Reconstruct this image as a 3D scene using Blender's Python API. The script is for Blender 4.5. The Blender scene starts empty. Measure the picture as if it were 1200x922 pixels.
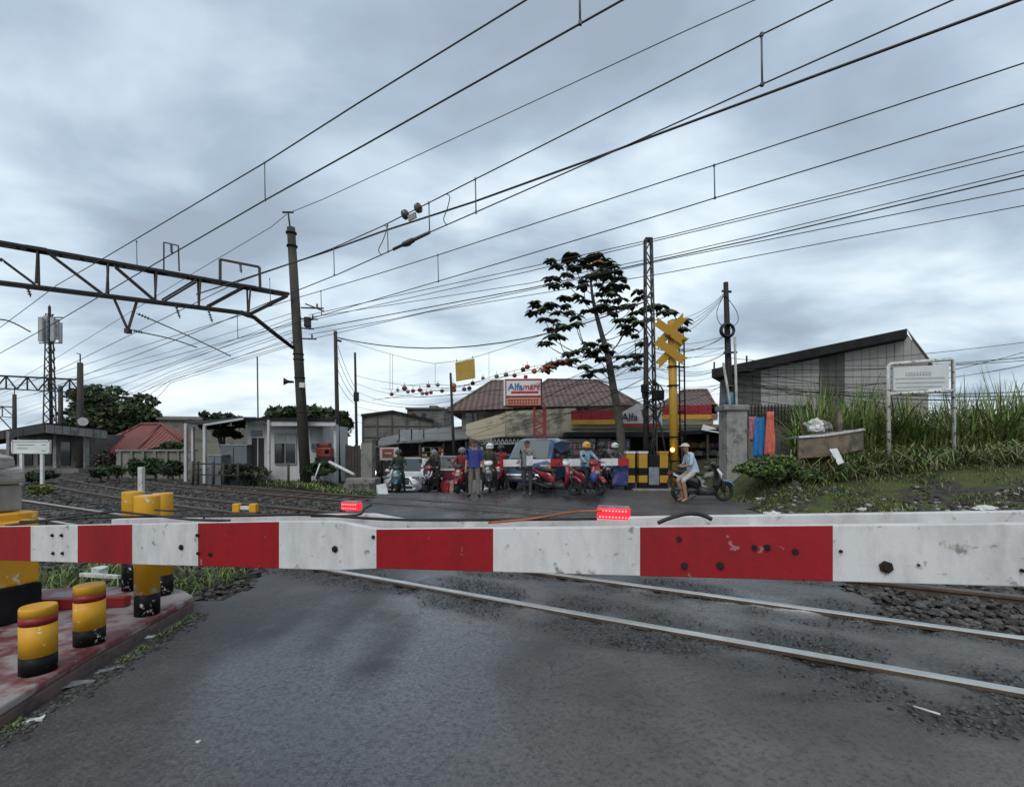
import bpy, bmesh, math, random
import numpy as np
from mathutils import Vector, Matrix, noise
random.seed(7); np.random.seed(7)
R = math.radians
SC = bpy.context.scene
COL = SC.collection
# ---------------------------------------------------------------- camera
CAM_H, FPX, CX, HY = 1.48, 560.0, 600.0, 525.0
cam = bpy.data.cameras.new('camera'); camo = bpy.data.objects.new('camera', cam); COL.objects.link(camo)
camo.location = (0, 0, CAM_H); camo.rotation_euler = (R(90), 0, 0)
cam.sensor_width = 36; cam.sensor_fit = 'HORIZONTAL'; cam.lens = 36 * FPX / 1200
cam.shift_y = (HY - 461) / 1200; cam.clip_end = 3000; cam.clip_start = .05
SC.camera = camo
# ---------------------------------------------------------------- world: overcast sky
W = bpy.data.worlds.new('World'); SC.world = W; W.use_nodes = True
def build_world():
    nt = W.node_tree; nt.nodes.clear(); N = nt.nodes.new; L = nt.links.new
    out = N('ShaderNodeOutputWorld'); bg = N('ShaderNodeBackground'); bg.inputs['Strength'].default_value = .1
    sky = N('ShaderNodeTexSky'); sky.sky_type = 'NISHITA'; sky.sun_disc = False
    sky.sun_elevation = R(48); sky.sun_rotation = R(198); sky.air_density = 1.5; sky.dust_density = 3
    tc = N('ShaderNodeTexCoord'); sep = N('ShaderNodeSeparateXYZ'); L(tc.outputs['Generated'], sep.inputs[0])
    zc = N('ShaderNodeMath'); zc.operation = 'MAXIMUM'; zc.inputs[1].default_value = 0; L(sep.outputs['Z'], zc.inputs[0])
    za = N('ShaderNodeMath'); za.operation = 'ADD'; za.inputs[1].default_value = .22; L(zc.outputs[0], za.inputs[0])
    cmb = N('ShaderNodeCombineXYZ')
    for ax in ('X', 'Y'):
        d = N('ShaderNodeMath'); d.operation = 'DIVIDE'; L(sep.outputs[ax], d.inputs[0]); L(za.outputs[0], d.inputs[1]); L(d.outputs[0], cmb.inputs[ax])
    mp = N('ShaderNodeMapping'); mp.inputs['Rotation'].default_value = (0, 0, R(-28)); mp.inputs['Scale'].default_value = (1, 1.35, 1); mp.inputs['Location'].default_value = (5.1, .6, 0)
    L(cmb.outputs[0], mp.inputs[0])
    n1 = N('ShaderNodeTexNoise'); n1.inputs['Scale'].default_value = .55; n1.inputs['Detail'].default_value = 6; n1.inputs['Roughness'].default_value = .5; n1.inputs['Distortion'].default_value = .2
    L(mp.outputs[0], n1.inputs['Vector'])
    n2 = N('ShaderNodeTexNoise'); n2.inputs['Scale'].default_value = 1.7; n2.inputs['Detail'].default_value = 6; n2.inputs['Roughness'].default_value = .5; n2.inputs['Distortion'].default_value = .3
    L(mp.outputs[0], n2.inputs['Vector'])
    mx = N('ShaderNodeMix'); mx.inputs[0].default_value = .42; L(n1.outputs[0], mx.inputs[2]); L(n2.outputs[0], mx.inputs[3])
    # thinner, brighter cloud low down; heavier grey blue overhead
    el = N('ShaderNodeMapRange'); el.inputs['From Min'].default_value = .02; el.inputs['From Max'].default_value = .62; el.inputs['To Min'].default_value = .06; el.inputs['To Max'].default_value = -.085
    L(zc.outputs[0], el.inputs['Value'])
    ad = N('ShaderNodeMath'); ad.operation = 'ADD'; L(mx.outputs[0], ad.inputs[0]); L(el.outputs[0], ad.inputs[1])
    cr = N('ShaderNodeValToRGB'); e = cr.color_ramp.elements
    e[0].position = .375; e[0].color = (.24, .29, .355, 1); e[1].position = .63; e[1].color = (.66, .705, .725, 1)
    for p_, c_ in ((.435, (.29, .36, .44, 1)), (.50, (.42, .505, .58, 1)), (.565, (.575, .65, .695, 1))):
        q = cr.color_ramp.elements.new(p_); q.color = c_
    L(ad.outputs[0], cr.inputs[0])
    sc = N('ShaderNodeVectorMath'); sc.operation = 'SCALE'; sc.inputs['Scale'].default_value = 10.0; L(cr.outputs[0], sc.inputs[0])
    mix = N('ShaderNodeMix'); mix.data_type = 'RGBA'; mix.inputs[0].default_value = .93
    L(sky.outputs[0], mix.inputs[6]); L(sc.outputs[0], mix.inputs[7])
    L(mix.outputs[2], bg.inputs['Color']); L(bg.outputs[0], out.inputs[0])
build_world()
sun = bpy.data.lights.new('sun', 'SUN'); sun.energy = 1.15; sun.angle = R(35); sun.color = (1, .97, .93)
suno = bpy.data.objects.new('sun', sun); COL.objects.link(suno); suno.rotation_euler = (R(42), 0, R(-18))
SC.view_settings.view_transform = 'Standard'; SC.view_settings.look = 'None'; SC.view_settings.exposure = .62; SC.view_settings.gamma = 1
SC.cycles.max_bounces = 5; SC.cycles.diffuse_bounces = 3; SC.cycles.glossy_bounces = 3; SC.cycles.transmission_bounces = 4; SC.cycles.transparent_max_bounces = 6
SC.cycles.use_denoising = True
# ---------------------------------------------------------------- placing helpers
def at(px, py, Y): return Vector(((px - CX) / FPX * Y, Y, CAM_H + (HY - py) / FPX * Y))
def gr(px, py, z=0.0):
    Y = FPX * (CAM_H - z) / (py - HY); return Vector(((px - CX) / FPX * Y, Y, z))
TN = Vector((.479, .878, 0)).normalized(); TD = Vector((-.878, .479, 0)).normalized()
def atn(px, py, n):
    a = (px - CX) / FPX; Y = n / (TN.x * a + TN.y); return at(px, py, Y)
def TP(n, s, z=0.0): p = TN * n + TD * s; return Vector((p.x, p.y, z))
def sstep(v, a=0., b=1.):
    t = min(1, max(0, (v - a) / (b - a))); return t * t * (3 - 2 * t)
def ground_z(x, y):
    n = TN.x * x + TN.y * y
    z = 1.15 * sstep(n, 12.4, 18.5) * sstep(x, 6.2, 8.0)
    z += -.085 * max(0, y - 15.5) * sstep(-x, -.6, 2.0) * sstep(x, -8.5, -6.0) * (1 if y < 40 else 40 / y)
    return z
# ---------------------------------------------------------------- materials
MATS = {}
def pm(name, c1, c2=None, scale=4., rough=.7, bump=0., bscale=None, metal=0., detail=5., emit=None, stretch=(1, 1, 1), spec=.4, r2=None, ramp=(.35, .65), coat=0):
    if name in MATS: return MATS[name]
    m = bpy.data.materials.new(name); m.use_nodes = True; nt = m.node_tree; b = nt.nodes['Principled BSDF']; N = nt.nodes.new; L = nt.links.new
    c1 = tuple(c1) + (1,); c2 = tuple(c2) + (1,) if c2 else tuple(v * .75 for v in c1[:3]) + (1,)
    tc = N('ShaderNodeTexCoord'); mp = N('ShaderNodeMapping'); mp.inputs['Scale'].default_value = stretch; L(tc.outputs['Object'], mp.inputs[0])
    nz = N('ShaderNodeTexNoise'); nz.inputs['Scale'].default_value = scale; nz.inputs['Detail'].default_value = detail; nz.inputs['Roughness'].default_value = .6; L(mp.outputs[0], nz.inputs['Vector'])
    rp = N('ShaderNodeValToRGB'); rp.color_ramp.elements[0].position = ramp[0]; rp.color_ramp.elements[0].color = c1; rp.color_ramp.elements[1].position = ramp[1]; rp.color_ramp.elements[1].color = c2
    L(nz.outputs[0], rp.inputs[0]); L(rp.outputs[0], b.inputs['Base Color'])
    b.inputs['Roughness'].default_value = rough; b.inputs['Metallic'].default_value = metal; b.inputs['Specular IOR Level'].default_value = spec
    if coat: b.inputs['Coat Weight'].default_value = coat; b.inputs['Coat Roughness'].default_value = .08
    if r2 is not None:
        mr = N('ShaderNodeMapRange'); mr.inputs['From Min'].default_value = .35; mr.inputs['From Max'].default_value = .65; mr.inputs['To Min'].default_value = rough; mr.inputs['To Max'].default_value = r2
        L(nz.outputs[0], mr.inputs[0]); L(mr.outputs[0], b.inputs['Roughness'])
    if bump:
        n2 = N('ShaderNodeTexNoise'); n2.inputs['Scale'].default_value = bscale or scale * 6; n2.inputs['Detail'].default_value = 4; L(mp.outputs[0], n2.inputs['Vector'])
        bp = N('ShaderNodeBump'); bp.inputs['Strength'].default_value = bump; bp.inputs['Distance'].default_value = .02; L(n2.outputs[0], bp.inputs['Height']); L(bp.outputs[0], b.inputs['Normal'])
    if emit:
        b.inputs['Emission Color'].default_value = tuple(emit[0]) + (1,); b.inputs['Emission Strength'].default_value = emit[1]
    MATS[name] = m; return m
def worn(name, paint, under, scale=9., lo=.60, hi=.66, rough=.5, dirt=(.10, .09, .08), dirt_amt=.5, spec=.4):
    """paint that has flaked to what lies under it, with grime"""
    if name in MATS: return MATS[name]
    m = bpy.data.materials.new(name); m.use_nodes = True; nt = m.node_tree; b = nt.nodes['Principled BSDF']; N = nt.nodes.new; L = nt.links.new
    tc = N('ShaderNodeTexCoord')
    n1 = N('ShaderNodeTexNoise'); n1.inputs['Scale'].default_value = scale; n1.inputs['Detail'].default_value = 8; n1.inputs['Roughness'].default_value = .65; L(tc.outputs['Object'], n1.inputs['Vector'])
    r1 = N('ShaderNodeMapRange'); r1.inputs['From Min'].default_value = lo; r1.inputs['From Max'].default_value = hi; L(n1.outputs[0], r1.inputs[0])
    mp = N('ShaderNodeMapping'); mp.inputs['Scale'].default_value = (1, 1, .35); mp.inputs['Location'].default_value = (5, 3, 1); L(tc.outputs['Object'], mp.inputs[0])
    n2 = N('ShaderNodeTexNoise'); n2.inputs['Scale'].default_value = scale * .45; n2.inputs['Detail'].default_value = 7; n2.inputs['Roughness'].default_value = .7; L(mp.outputs[0], n2.inputs['Vector'])
    r2 = N('ShaderNodeMapRange'); r2.inputs['From Min'].default_value = .42; r2.inputs['From Max'].default_value = .78; r2.inputs['To Max'].default_value = dirt_amt; L(n2.outputs[0], r2.inputs[0])
    m1 = N('ShaderNodeMix'); m1.data_type = 'RGBA'; m1.inputs[6].default_value = tuple(paint) + (1,); m1.inputs[7].default_value = tuple(dirt) + (1,); L(r2.outputs[0], m1.inputs[0])
    m2 = N('ShaderNodeMix'); m2.data_type = 'RGBA'; L(m1.outputs[2], m2.inputs[6]); m2.inputs[7].default_value = tuple(under) + (1,); L(r1.outputs[0], m2.inputs[0])
    L(m2.outputs[2], b.inputs['Base Color']); b.inputs['Roughness'].default_value = rough; b.inputs['Specular IOR Level'].default_value = spec
    bp = N('ShaderNodeBump'); bp.inputs['Strength'].default_value = .25; bp.inputs['Distance'].default_value = .01; L(n1.outputs[0], bp.inputs['Height']); L(bp.outputs[0], b.inputs['Normal'])
    MATS[name] = m; return m
def glass(name, tint=(.02, .025, .03), rough=.06):
    if name in MATS: return MATS[name]
    m = bpy.data.materials.new(name); m.use_nodes = True; b = m.node_tree.nodes['Principled BSDF']
    b.inputs['Base Color'].default_value = tint + (1,); b.inputs['Roughness'].default_value = rough; b.inputs['Specular IOR Level'].default_value = .8
    MATS[name] = m; return m
# ---------------------------------------------------------------- mesh builder
class MB:
    def __init__(s): s.v = []; s.f = []; s.m = []; s.sm = []
    def add(s, vs, fs, mi=0, smooth=False):
        o = len(s.v); s.v += [tuple(v) for v in vs]
        for f in fs: s.f.append(tuple(i + o for i in f)); s.m.append(mi); s.sm.append(smooth)
        return s
    def box(s, c, size, rot=None, mi=0):
        c = Vector(c); x, y, z = (d / 2 for d in size)
        vs = [Vector((sx * x, sy * y, sz * z)) for sz in (-1, 1) for sy in (-1, 1) for sx in (-1, 1)]
        if rot is not None: vs = [rot @ v for v in vs]
        return s.add([v + c for v in vs], [(0, 2, 3, 1), (4, 5, 7, 6), (0, 1, 5, 4), (2, 6, 7, 3), (0, 4, 6, 2), (1, 3, 7, 5)], mi)
    def bar(s, a, b, w, h=None, mi=0, up=(0, 0, 1)):
        a, b = Vector(a), Vector(b); d = b - a; l = d.length
        if l < 1e-6: return s
        d.normalize(); u = Vector(up)
        if abs(d.dot(u)) > .98: u = Vector((0, 1, 0))
        sx = d.cross(u).normalized(); u2 = sx.cross(d)
        return s.box((a + b) / 2, (w, l, h or w), Matrix((sx, d, u2)).transposed(), mi)
    def tube(s, pts, r, seg=8, mi=0, caps=True, closed=False):
        pts = [Vector(p) for p in pts]; n = len(pts); rs = r if isinstance(r, (list, tuple)) else [r] * n
        vs = []; u = None
        for i, p in enumerate(pts):
            t = (pts[(i + 1) % n] - pts[i - 1]) if closed else (pts[min(n - 1, i + 1)] - pts[max(0, i - 1)])
            t.normalize()
            if u is None: u = t.orthogonal().normalized()
            u = (u - t * u.dot(t)); u = u.normalized() if u.length > 1e-6 else t.orthogonal().normalized()
            w = t.cross(u)
            for k in range(seg):
                a = 2 * math.pi * k / seg; vs.append(p + (u * math.cos(a) + w * math.sin(a)) * rs[i])
        fs = []
        for i in range(n if closed else n - 1):
            j = (i + 1) % n
            for k in range(seg):
                k2 = (k + 1) % seg; fs.append((i * seg + k, i * seg + k2, j * seg + k2, j * seg + k))
        s.add(vs, fs, mi, True)
        if caps and not closed:
            o = len(s.v) - len(vs)
            s.f.append(tuple(o + k for k in range(seg))[::-1]); s.m.append(mi); s.sm.append(False)
            s.f.append(tuple(o + (n - 1) * seg + k for k in range(seg))); s.m.append(mi); s.sm.append(False)
        return s
    def prism(s, outline, axis, lo, hi, mi=0):
        """outline: 2D points; axis 'y' -> (x,z), 'x' -> (y,z), 'z' -> (x,y)"""
        def P(p, t): return {'y': (p[0], t, p[1]), 'x': (t, p[0], p[1]), 'z': (p[0], p[1], t)}[axis]
        n = len(outline); vs = [P(p, lo) for p in outline] + [P(p, hi) for p in outline]
        fs = [tuple(range(n))[::-1], tuple(range(n, 2 * n))] + [(i, (i + 1) % n, n + (i + 1) % n, n + i) for i in range(n)]
        return s.add(vs, fs, mi)
    def lathe(s, prof, c=(0, 0, 0), seg=16, mi=0, axis='z', mis=None):
        c = Vector(c); vs = []
        for r, h in prof:
            for k in range(seg):
                a = 2 * math.pi * k / seg; x, y = r * math.cos(a), r * math.sin(a)
                vs.append(c + Vector({'z': (x, y, h), 'y': (x, h, y), 'x': (h, x, y)}[axis]))
        n = len(prof)
        for i in range(n - 1):
            s.add([], [], 0); fs = []
            for k in range(seg):
                k2 = (k + 1) % seg; fs.append((i * seg + k, i * seg + k2, (i + 1) * seg + k2, (i + 1) * seg + k))
            if i == 0: o = len(s.v); s.v += [tuple(v) for v in vs]
            for f in fs: s.f.append(tuple(q + o for q in f)); s.m.append(mis[i] if mis else mi); s.sm.append(True)
        for q, rev in ((0, True), (n - 1, False)):
            if prof[q][0] > 1e-5:
                f = tuple(o + q * seg + k for k in range(seg)); s.f.append(f[::-1] if rev else f); s.m.append(mis[min(q, n - 2)] if mis else mi); s.sm.append(False)
        return s
    def ball(s, c, r, mi=0, seg=10, rings=6, sc=(1, 1, 1)):
        vs = []; c = Vector(c)
        for i in range(rings + 1):
            t = math.pi * i / rings
            for k in range(seg):
                a = 2 * math.pi * k / seg
                vs.append(c + Vector((r * sc[0] * math.sin(t) * math.cos(a), r * sc[1] * math.sin(t) * math.sin(a), r * sc[2] * math.cos(t))))
        fs = [(i * seg + k, (i + 1) * seg + k, (i + 1) * seg + (k + 1) % seg, i * seg + (k + 1) % seg) for i in range(rings) for k in range(seg)]
        return s.add(vs, fs, mi, True)
    def mesh(s, name, mats):
        me = bpy.data.meshes.new(name); me.from_pydata(s.v, [], s.f)
        for m in (mats if isinstance(mats, (list, tuple)) else [mats]): me.materials.append(m)
        me.polygons.foreach_set('material_index', s.m); me.polygons.foreach_set('use_smooth', s.sm); me.update(); return me
    def build(s, name, mats, parent=None, bevel=0, **kw):
        o = bpy.data.objects.new(name, s.mesh(name, mats)); COL.objects.link(o)
        if parent is not None: o.parent = parent
        if bevel:
            b = o.modifiers.new('bevel', 'BEVEL'); b.width = bevel; b.segments = 2; b.limit_method = 'ANGLE'; b.angle_limit = R(40)
        if kw: tag(o, **kw)
        return o
def tag(o, label=None, cat=None, group=None, kind=None):
    if label: o['label'] = label
    if cat: o['category'] = cat
    if group: o['group'] = group
    if kind: o['kind'] = kind
    return o
def thing(name, label, cat, loc=(0, 0, 0), rz=0, group=None, kind=None):
    o = bpy.data.objects.new(name, None); COL.objects.link(o); o.empty_display_size = .2
    o.location = loc; o.rotation_euler = (0, 0, rz); return tag(o, label, cat, group, kind)
def share(name, me, parent, loc=(0, 0, 0), rot=None, scale=None):
    o = bpy.data.objects.new(name, me); COL.objects.link(o); o.parent = parent; o.location = loc
    if rot is not None: o.rotation_euler = rot
    if scale is not None: o.scale = scale
    return o
def copy_tree(o, parent=None):
    c = o.copy(); COL.objects.link(c)
    if parent is not None: c.parent = parent
    for ch in list(o.children): copy_tree(ch, c)
    return c
def np_mesh(name, V, Fc, mats, smooth=False, mi=None):
    """V (n,3) float, Fc (m,k) int faces of equal size"""
    me = bpy.data.meshes.new(name); k = Fc.shape[1]
    me.vertices.add(len(V)); me.vertices.foreach_set('co', np.asarray(V, np.float32).ravel())
    me.loops.add(Fc.size); me.loops.foreach_set('vertex_index', Fc.astype(np.int32).ravel())
    me.polygons.add(len(Fc)); me.polygons.foreach_set('loop_start', np.arange(0, Fc.size, k, dtype=np.int32))
    for m in (mats if isinstance(mats, (list, tuple)) else [mats]): me.materials.append(m)
    if mi is not None: me.polygons.foreach_set('material_index', np.asarray(mi, np.int32))
    me.polygons.foreach_set('use_smooth', np.full(len(Fc), smooth)); me.update(calc_edges=True); return me
def np_obj(name, V, Fc, mats, parent=None, smooth=False, mi=None):
    o = bpy.data.objects.new(name, np_mesh(name, V, Fc, mats, smooth, mi)); COL.objects.link(o)
    if parent is not None: o.parent = parent
    return o
def fbm(x, y, s=1., o=4, seed=0.):
    return noise.fractal(Vector((x * s + seed, y * s - seed, seed * .37)), 1.0, 2.0, o)
# ================================================================ GROUND, ROAD, TRACKS
def asphalt_mat():
    m = bpy.data.materials.new('wet_asphalt'); m.use_nodes = True; nt = m.node_tree; b = nt.nodes['Principled BSDF']; N = nt.nodes.new; L = nt.links.new
    tc = N('ShaderNodeTexCoord'); P = tc.outputs['Object']
    def nz(scale, detail=5, rough=.6, vec=None, dist=0):
        n = N('ShaderNodeTexNoise'); n.inputs['Scale'].default_value = scale; n.inputs['Detail'].default_value = detail; n.inputs['Roughness'].default_value = rough; n.inputs['Distortion'].default_value = dist; L(vec or P, n.inputs['Vector']); return n.outputs[0]
    def mr(src, a, b_, c, d):
        n = N('ShaderNodeMapRange'); n.inputs['From Min'].default_value = a; n.inputs['From Max'].default_value = b_; n.inputs['To Min'].default_value = c; n.inputs['To Max'].default_value = d; L(src, n.inputs[0]); return n.outputs[0]
    def mixc(f, a, b_):
        n = N('ShaderNodeMix'); n.data_type = 'RGBA'
        for i, v in ((0, f), (6, a), (7, b_)):
            if isinstance(v, tuple): n.inputs[i].default_value = v + (1,)
            elif isinstance(v, float): n.inputs[i].default_value = v
            else: L(v, n.inputs[i])
        return n.outputs[2]
    def math_(op, a, b_):
        n = N('ShaderNodeMath'); n.operation = op
        for i, v in enumerate((a, b_)):
            if isinstance(v, (int, float)): n.inputs[i].default_value = v
            else: L(v, n.inputs[i])
        return n.outputs[0]
    rub = N('ShaderNodeAttribute'); rub.attribute_name = 'rubble'; rub = rub.outputs['Fac']
    wet = N('ShaderNodeAttribute'); wet.attribute_name = 'wet'; wet = wet.outputs['Fac']
    mud = N('ShaderNodeAttribute'); mud.attribute_name = 'mud'; mud = mud.outputs['Fac']
    big = nz(.55, 4, .55, dist=.6); mid = nz(4.2, 6, .65); fine = nz(75, 3, .6); grit = nz(24, 5, .7)
    col = mixc(mr(big, .35, .65, 0, 1), (.028, .028, .029), (.046, .045, .045))
    col = mixc(mr(mid, .40, .72, 0, .6), col, (.070, .070, .071))
    col = mixc(mr(fine, .53, .74, 0, .75), col, (.115, .115, .113))
    col = mixc(mr(fine, .30, .46, .75, 0), col, (.012, .012, .013))
    col = mixc(math_('MULTIPLY', mud, mr(mid, .3, .6, .35, .9)), col, (.098, .084, .068))
    # cracks
    dv = N('ShaderNodeMapping'); dv.inputs['Rotation'].default_value = (0, 0, .5); L(P, dv.inputs[0])
    wob = N('ShaderNodeTexNoise'); wob.inputs['Scale'].default_value = 1.7; wob.inputs['Detail'].default_value = 6; L(dv.outputs[0], wob.inputs['Vector'])
    va = N('ShaderNodeVectorMath'); va.operation = 'MULTIPLY_ADD'; va.inputs[1].default_value = (.9, .9, 0); L(wob.outputs['Color'], va.inputs[0]); L(dv.outputs[0], va.inputs[2])
    vo = N('ShaderNodeTexVoronoi'); vo.feature = 'DISTANCE_TO_EDGE'; vo.inputs['Scale'].default_value = .42; L(va.outputs[0], vo.inputs['Vector'])
    crack = math_('MULTIPLY', mr(vo.outputs[0], .0, .004, 1, 0), mr(nz(.9, 3), .53, .60, 0, .9))
    col = mixc(crack, col, (.012, .012, .013))
    vg = N('ShaderNodeTexVoronoi'); vg.inputs['Scale'].default_value = 26; L(P, vg.inputs['Vector'])
    stones = mixc(mr(vg.outputs['Distance'], .0, .5, 0, 1), (.115, .112, .108), (.012, .012, .012))
    col = mixc(math_('MULTIPLY', rub, mr(grit, .3, .5, .3, 1)), col, stones)
    L(col, b.inputs['Base Color'])
    r = mr(wet, 0, 1, .62, .27); r2 = mr(mid, .35, .65, -.07, .09)
    rr = math_('ADD', r, r2); rr = math_('ADD', rr, mr(mud, 0, 1, 0, .08)); L(rr, b.inputs['Roughness'])
    b.inputs['Specular IOR Level'].default_value = .7
    h = math_('ADD', math_('MULTIPLY', fine, .30), math_('MULTIPLY', grit, .55))
    h = math_('ADD', h, math_('MULTIPLY', nz(7, 5, .6), 1.1))
    h = math_('ADD', h, math_('MULTIPLY', math_('MULTIPLY', rub, mr(vg.outputs['Distance'], 0, .6, 1, 0)), 2.6))
    h = math_('SUBTRACT', h, math_('MULTIPLY', crack, 1.0))
    b.inputs['Coat IOR'].default_value = 1.42
    gr1 = nz(38, 4, .65); wed = math_('ADD', wet, math_('MULTIPLY', math_('SUBTRACT', nz(2.6, 8, .68, dist=.5), .5), 1.1)); cw = math_('MULTIPLY', mr(wed, .12, .72, 0, 1), mr(gr1, .42, .66, 1, .2)); cw = math_('MULTIPLY', cw, mr(rub, .05, .5, 1, 0)); L(cw, b.inputs['Coat Weight'])
    L(mr(mid, .3, .7, .07, .24), b.inputs['Coat Roughness'])
    cb = N('ShaderNodeBump'); cb.inputs['Strength'].default_value = 1; cb.inputs['Distance'].default_value = .008; L(math_('ADD', math_('MULTIPLY', nz(11, 4, .6), .9), math_('MULTIPLY', gr1, .55)), cb.inputs['Height']); L(cb.outputs[0], b.inputs['Coat Normal'])
    col = mixc(mr(gr1, .50, .68, 0, .6), col, (.010, .010, .011)); L(col, b.inputs['Base Color'])
    bp = N('ShaderNodeBump'); bp.inputs['Strength'].default_value = .9; bp.inputs['Distance'].default_value = .009; L(h, bp.inputs['Height']); L(bp.outputs[0], b.inputs['Normal'])
    return m
def ground_mat():
    m = bpy.data.materials.new('dirt_and_weeds'); m.use_nodes = True; nt = m.node_tree; b = nt.nodes['Principled BSDF']; N = nt.nodes.new; L = nt.links.new
    tc = N('ShaderNodeTexCoord')
    def nz(s, d=6):
        n = N('ShaderNodeTexNoise'); n.inputs['Scale'].default_value = s; n.inputs['Detail'].default_value = d; n.inputs['Roughness'].default_value = .65; L(tc.outputs['Object'], n.inputs['Vector']); return n.outputs[0]
    def ramp(src, a, ca, b_, cb):
        r = N('ShaderNodeValToRGB'); r.color_ramp.elements[0].position = a; r.color_ramp.elements[0].color = ca + (1,); r.color_ramp.elements[1].position = b_; r.color_ramp.elements[1].color = cb + (1,); L(src, r.inputs[0]); return r.outputs[0]
    dirt = ramp(nz(9), .35, (.022, .019, .016), .68, (.085, .075, .063))
    moss = ramp(nz(22), .35, (.04, .052, .014), .65, (.11, .13, .035))
    at_ = N('ShaderNodeAttribute'); at_.attribute_name = 'weed'
    mm = N('ShaderNodeMath'); mm.operation = 'MULTIPLY'; mr = N('ShaderNodeMapRange'); mr.inputs['From Min'].default_value = .42; mr.inputs['From Max'].default_value = .56; L(nz(1.1), mr.inputs[0]); L(mr.outputs[0], mm.inputs[0]); L(at_.outputs['Fac'], mm.inputs[1])
    mx = N('ShaderNodeMix'); mx.data_type = 'RGBA'; L(mm.outputs[0], mx.inputs[0]); L(dirt, mx.inputs[6]); L(moss, mx.inputs[7]); L(mx.outputs[2], b.inputs['Base Color'])
    b.inputs['Roughness'].default_value = .85; b.inputs['Specular IOR Level'].default_value = .25
    bp = N('ShaderNodeBump'); bp.inputs['Strength'].default_value = 1; bp.inputs['Distance'].default_value = .05; L(nz(16), bp.inputs['Height']); L(bp.outputs[0], b.inputs['Normal'])
    return m
M_ASPH = asphalt_mat(); M_GRND = ground_mat()
def left_edge(y):
    if y < 4.6: return -3.25
    if y < 15: return -2.75 - (y - 4.6) / 10.4 * 1.5
    return -4.25 - (y - 15) * .2
def in_road(x, y):
    w = .22 * fbm(x, y, 1.1, 3, 5.)
    n = TN.x * x + TN.y * y
    if x < left_edge(y) + (w if y > 4.4 else 0): return False
    if n + w < 5.35: return True
    if y < 12.6:
        return x < (3.55 + (y - 5) * .37 + w * 1.5)
    return x < 6.3 + w - max(0, y - 14) * .12
RAILS_N = {'near': (4.02, 5.15), 'middle': (6.59, 7.72), 'far': (9.62, 10.75)}
ALLN = [v for t in RAILS_N.values() for v in t]
CURV = {'near': .0010, 'middle': .005, 'far': .004}
def tn(track, base, s): return base + CURV[track] * max(0, s - 9) ** 2
def rub_at(x, y):
    n = TN.x * x + TN.y * y; d = min(abs(n - q) for q in ALLN)
    v = max(0, 1 - d / .62) * (.9 + 1.7 * fbm(x, y, 1.4, 4, 2.))
    v += max(0, 1.1 - math.hypot((x - 2.75) / .75, (y - 2.62) / .22)) * 1.3
    v += max(0, 1.0 - math.hypot((x - 1.2) / 1.2, (y - 3.62) / .2)) * .9
    v += max(0, 1.0 - math.hypot((x - 1.75) / .5, (y - 2.85) / .12)) * .6
    if x > 3.5: v += .5 * max(0, fbm(x, y, .8, 3, 9.))
    return min(1, max(0, v * 1.25))
def mud_at(x, y):
    v = .95 * sstep(x + .5 * fbm(x, y, .7, 3, 31.), -.6, 1.0) * sstep(-y, -6, -1.5) + .55 * max(0, fbm(x, y, .5, 3, 4.))
    n = TN.x * x + TN.y * y
    if n > 3.6: v += .35 * sstep(x, 2, 4.5)
    return min(1, max(0, v))
def wet_at(x, y):
    n = TN.x * x + TN.y * y; f = fbm(x, y * .5, .8, 4, 12.)
    w = sstep(x + .5 * f - .12 * (y - 2), -2.75, -1.6) * (1 - .72 * sstep(x + .8 * f, -.3, 1.3))
    w2 = sstep(n + .3 * f, 3.75, 4.3) * (1 - .6 * sstep(x, 2.5, 4.5)) * sstep(x, -3.2, -1.8)
    w = max(w, w2 * .95)
    t = math.exp(-((x + .35 + .1 * y) / .22) ** 2) + math.exp(-((x - 1.25 + .1 * y) / .25) ** 2)   # tyre worn lanes
    w = w * (.62 + .95 * fbm(x * 1.6, y * .55, .7, 5, 18.)) + .18 * t * (1 if n < 3.8 else 0)
    return min(1, max(0, w * 1.25))
def grid_sheet(name, xs, ys, zf, keep, mat, attrs):
    xs, ys = list(xs), list(ys); nx = len(xs)
    V = [(x, y, zf(x, y)) for y in ys for x in xs]; Fc = []
    for j in range(len(ys) - 1):
        for i in range(nx - 1):
            cxm, cym = (xs[i] + xs[i + 1]) / 2, (ys[j] + ys[j + 1]) / 2
            if keep is None or keep(cxm, cym): Fc.append((j * nx + i, j * nx + i + 1, (j + 1) * nx + i + 1, (j + 1) * nx + i))
    o = np_obj(name, np.array(V), np.array(Fc), mat, smooth=True); tag(o, kind='structure')
    for an, fn in attrs.items():
        at_ = o.data.attributes.new(an, 'FLOAT', 'POINT'); at_.data.foreach_set('value', np.array([fn(x, y) for x, y, z in V], np.float32))
    return o
def road_z(x, y):
    n = TN.x * x + TN.y * y; d = min(abs(n - q) for q in ALLN)
    z = .016 * fbm(x, y, .9, 4, 1.) + .004 + ground_z(x, y)
    z -= .022 * max(0, 1 - max(0, d - .05) / .22) * (.7 + .6 * fbm(x, y, 3.0, 3, 7.))
    z += .006 * math.exp(-((n - 4.6) / .5) ** 2)
    z -= .035 * rub_at(x, y) * max(0, .3 + fbm(x, y, 7, 3, 3.)) if y < 9 else 0
    return z
xs1 = np.arange(-3.6, 9.01, .055); ys1 = np.concatenate([np.arange(.9, 6.0, .055), np.arange(6.0, 14.5, .12), np.arange(14.5, 60, .8)])
grid_sheet('road', xs1[::1], ys1[:95], road_z, in_road, M_ASPH, {'rubble': rub_at, 'mud': mud_at, 'wet': wet_at})
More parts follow.
